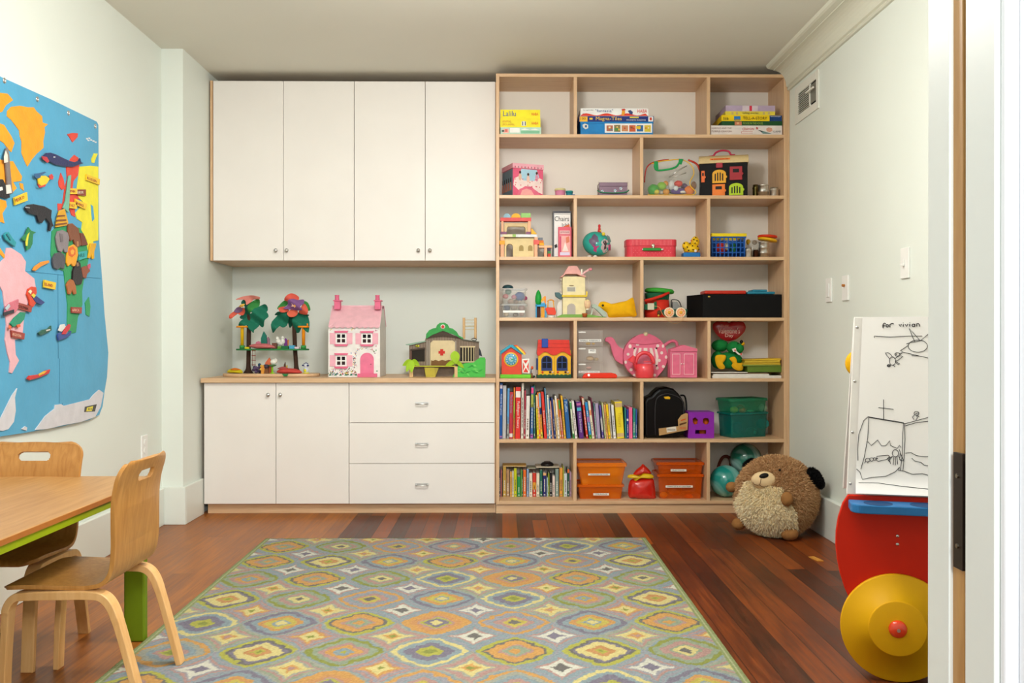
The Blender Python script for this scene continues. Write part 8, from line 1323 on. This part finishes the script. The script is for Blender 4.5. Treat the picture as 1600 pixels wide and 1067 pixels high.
b = B(); b.fp(kv((765, 508), (765, 502), (940, 470), (945, 478), (800, 512)), YV2 - .012, .1, m('#8aa894', .5)); b.fp(kv((1265, 455), (1418, 478), (1420, 485), (1268, 463)), YV2 - .012, .1, m('#6a6a60', .6)); obj('lean_to_roof', b, t)
b = B(); b.fp(kv((1252, 655), (1252, 535), (1382, 535), (1382, 655)), YV2 - .0025, .002, m('#2a241e', .7)); b.fp(kv((1250, 530), (1250, 518), (1386, 518), (1386, 530)), YV2 - .008, .007, LWd); b.fp(kv((1252, 665), (1252, 654), (1380, 654), (1380, 665)), YV2 - .008, .007, LWd)
for x in (1275, 1300, 1325, 1350, 1374): b.cyl(P(*kv((x, 655))[0], YV2 - .005), P(*kv((x, 530))[0], YV2 - .005), .003, LWd, 8)
obj('barred_gate', b, t, label='gate with pale bars')
b = B(); 
for x in (1285, 1388): b.cyl(P(*kv((x, 455))[0], YV2 + .02), P(*kv((x, 265))[0], YV2 + .02), .0075, PNE, 12)
for y in (285, 312, 340, 370): b.cyl(P(*kv((1285, y))[0], YV2 + .02), P(*kv((1388, y))[0], YV2 + .02), .0016 if y != 340 else .003, m('#c8bc90', .6), 8)
obj('ladder', b, t, label='tall wooden ladder rails')
b = B(); b.tube(smooth_path([P(*p, YV2 - .01) for p in kv((1350, 460), (1370, 448), (1395, 455), (1390, 470), (1360, 466))], 3), .0022, m('#2a2624', .7)); b.fp(kv((1420, 600), (1420, 530), (1435, 560), (1448, 610)), YV2 + .01, .02, m('#3a4048', .6)); obj('hanging_rope', b, t, label='black rope coil')
b = B(); zt_ = Zz(450 + 694 / 5.714, YV2 - .07); xa, xb = X(643, YV2 - .07), X(712, YV2 - .07); b.box(xa, xb, YV2 - .09, YV2 - .012, zt_ - .004, zt_, m('#c8cc3c', .45)); obj('deck', b, t, bevel=.001, label='lime green deck')
for x0_, x1_ in ((798, 830), (1200, 1228)): b = B(); b.fp(kv((x0_, 785), (x0_, 700), (x1_, 700), (x1_, 785)), YV2 - .088, .018, PNE); grounded(b); obj('deck_post', b, t, bevel=.001)
b = B(); b.fp(kv((932, 708), (1020, 708), (1030, 790), (945, 790)), YV2 - .08, .004, m('#b8a83c', .5)); b.fp(kv((1020, 708), (1060, 712), (1030, 790), (1025, 790)), YV2 - .076, .03, m('#a8983a', .5)); grounded(b); obj('ramp', b, t, label='olive yellow ramp')
b = B(); b.fp(kv((1185, 785), (1210, 730), (1240, 690), (1290, 672), (1370, 665), (1400, 640), (1430, 620), (1470, 620), (1478, 640), (1475, 790)), YV2 - .085, .04, m('#4ab84a', .45)); rnd = random.Random(6)
for i in range(16):
    x, y = rnd.uniform(1250, 1440), rnd.uniform(690, 770); a = rnd.uniform(-.8, .8); l = rnd.uniform(18, 34); b.fp(kv((x - l * math.cos(a), y - l * math.sin(a)), (x - 4 * math.sin(a) * 2, y + 8 * math.cos(a)), (x + l * math.cos(a), y + l * math.sin(a)), (x + 8 * math.sin(a), y - 8 * math.cos(a))), YV2 - .0858, .001, m('#6fcc62' if i % 2 else '#36a040', .5))
grounded(b); obj('leafy_ramp', b, t, bevel=.001, label='bright green leafy slope')
LFG = m('#9cc22c', .6); b = B(); c = P(*kv((820, 645))[0], YV2 - .09)
for dx_, dy_, dz_ in ((-.052, -.01, -.02), (-.03, -.02, -.055), (.0, -.02, -.06), (.045, -.01, -.018)): leaf(b, c, c + Vector((dx_, dy_, dz_)), .016, LFG, .01)
obj('palm_leaf', b, t, label='yellow-green leaves'); b = B(); c = P(*kv((1200, 560))[0], YV2 - .085); leaf(b, c, c + Vector((.01, -.01, -.075)), .026, LFG, 0); c2_ = P(*kv((1215, 650))[0], YV2 - .085); leaf(b, c2_, c2_ + Vector((-.06, -.01, -.022)), .014, LFG, .005); leaf(b, c2_, c2_ + Vector((.045, -.01, -.03)), .012, LFG, .01); obj('palm_leaf', b, t, label='yellow-green leaves')
b = B(); b.ball(P(*kv((870, 517))[0], YV2 - .006), (.012, .004, .007), m('#c8c43a', .5), 12); b.ball(P(*kv((868, 516))[0], YV2 - .011), (.004, .003, .004), m('#3a3a2a', .5), 8); obj('eye_badge', b, t, label='small yellow eye badge')
# stray things on the floor
FZ = None
b = B(); c = P(1272, 873, 4.0); d = ray(1275, 874); k = -CH / d.z; p = Vector((d.x * k, d.y * k, 0)); b.T = Matrix.Translation(p) @ Matrix.Rotation(math.radians(100), 4, 'Z'); b.box(-.04, .04, -.013, .013, .0005, .004, m('#c88a3a', .5)); obj('wood_scrap', b, label='small tan wooden scrap lying on floor near right wall', cat='scrap')
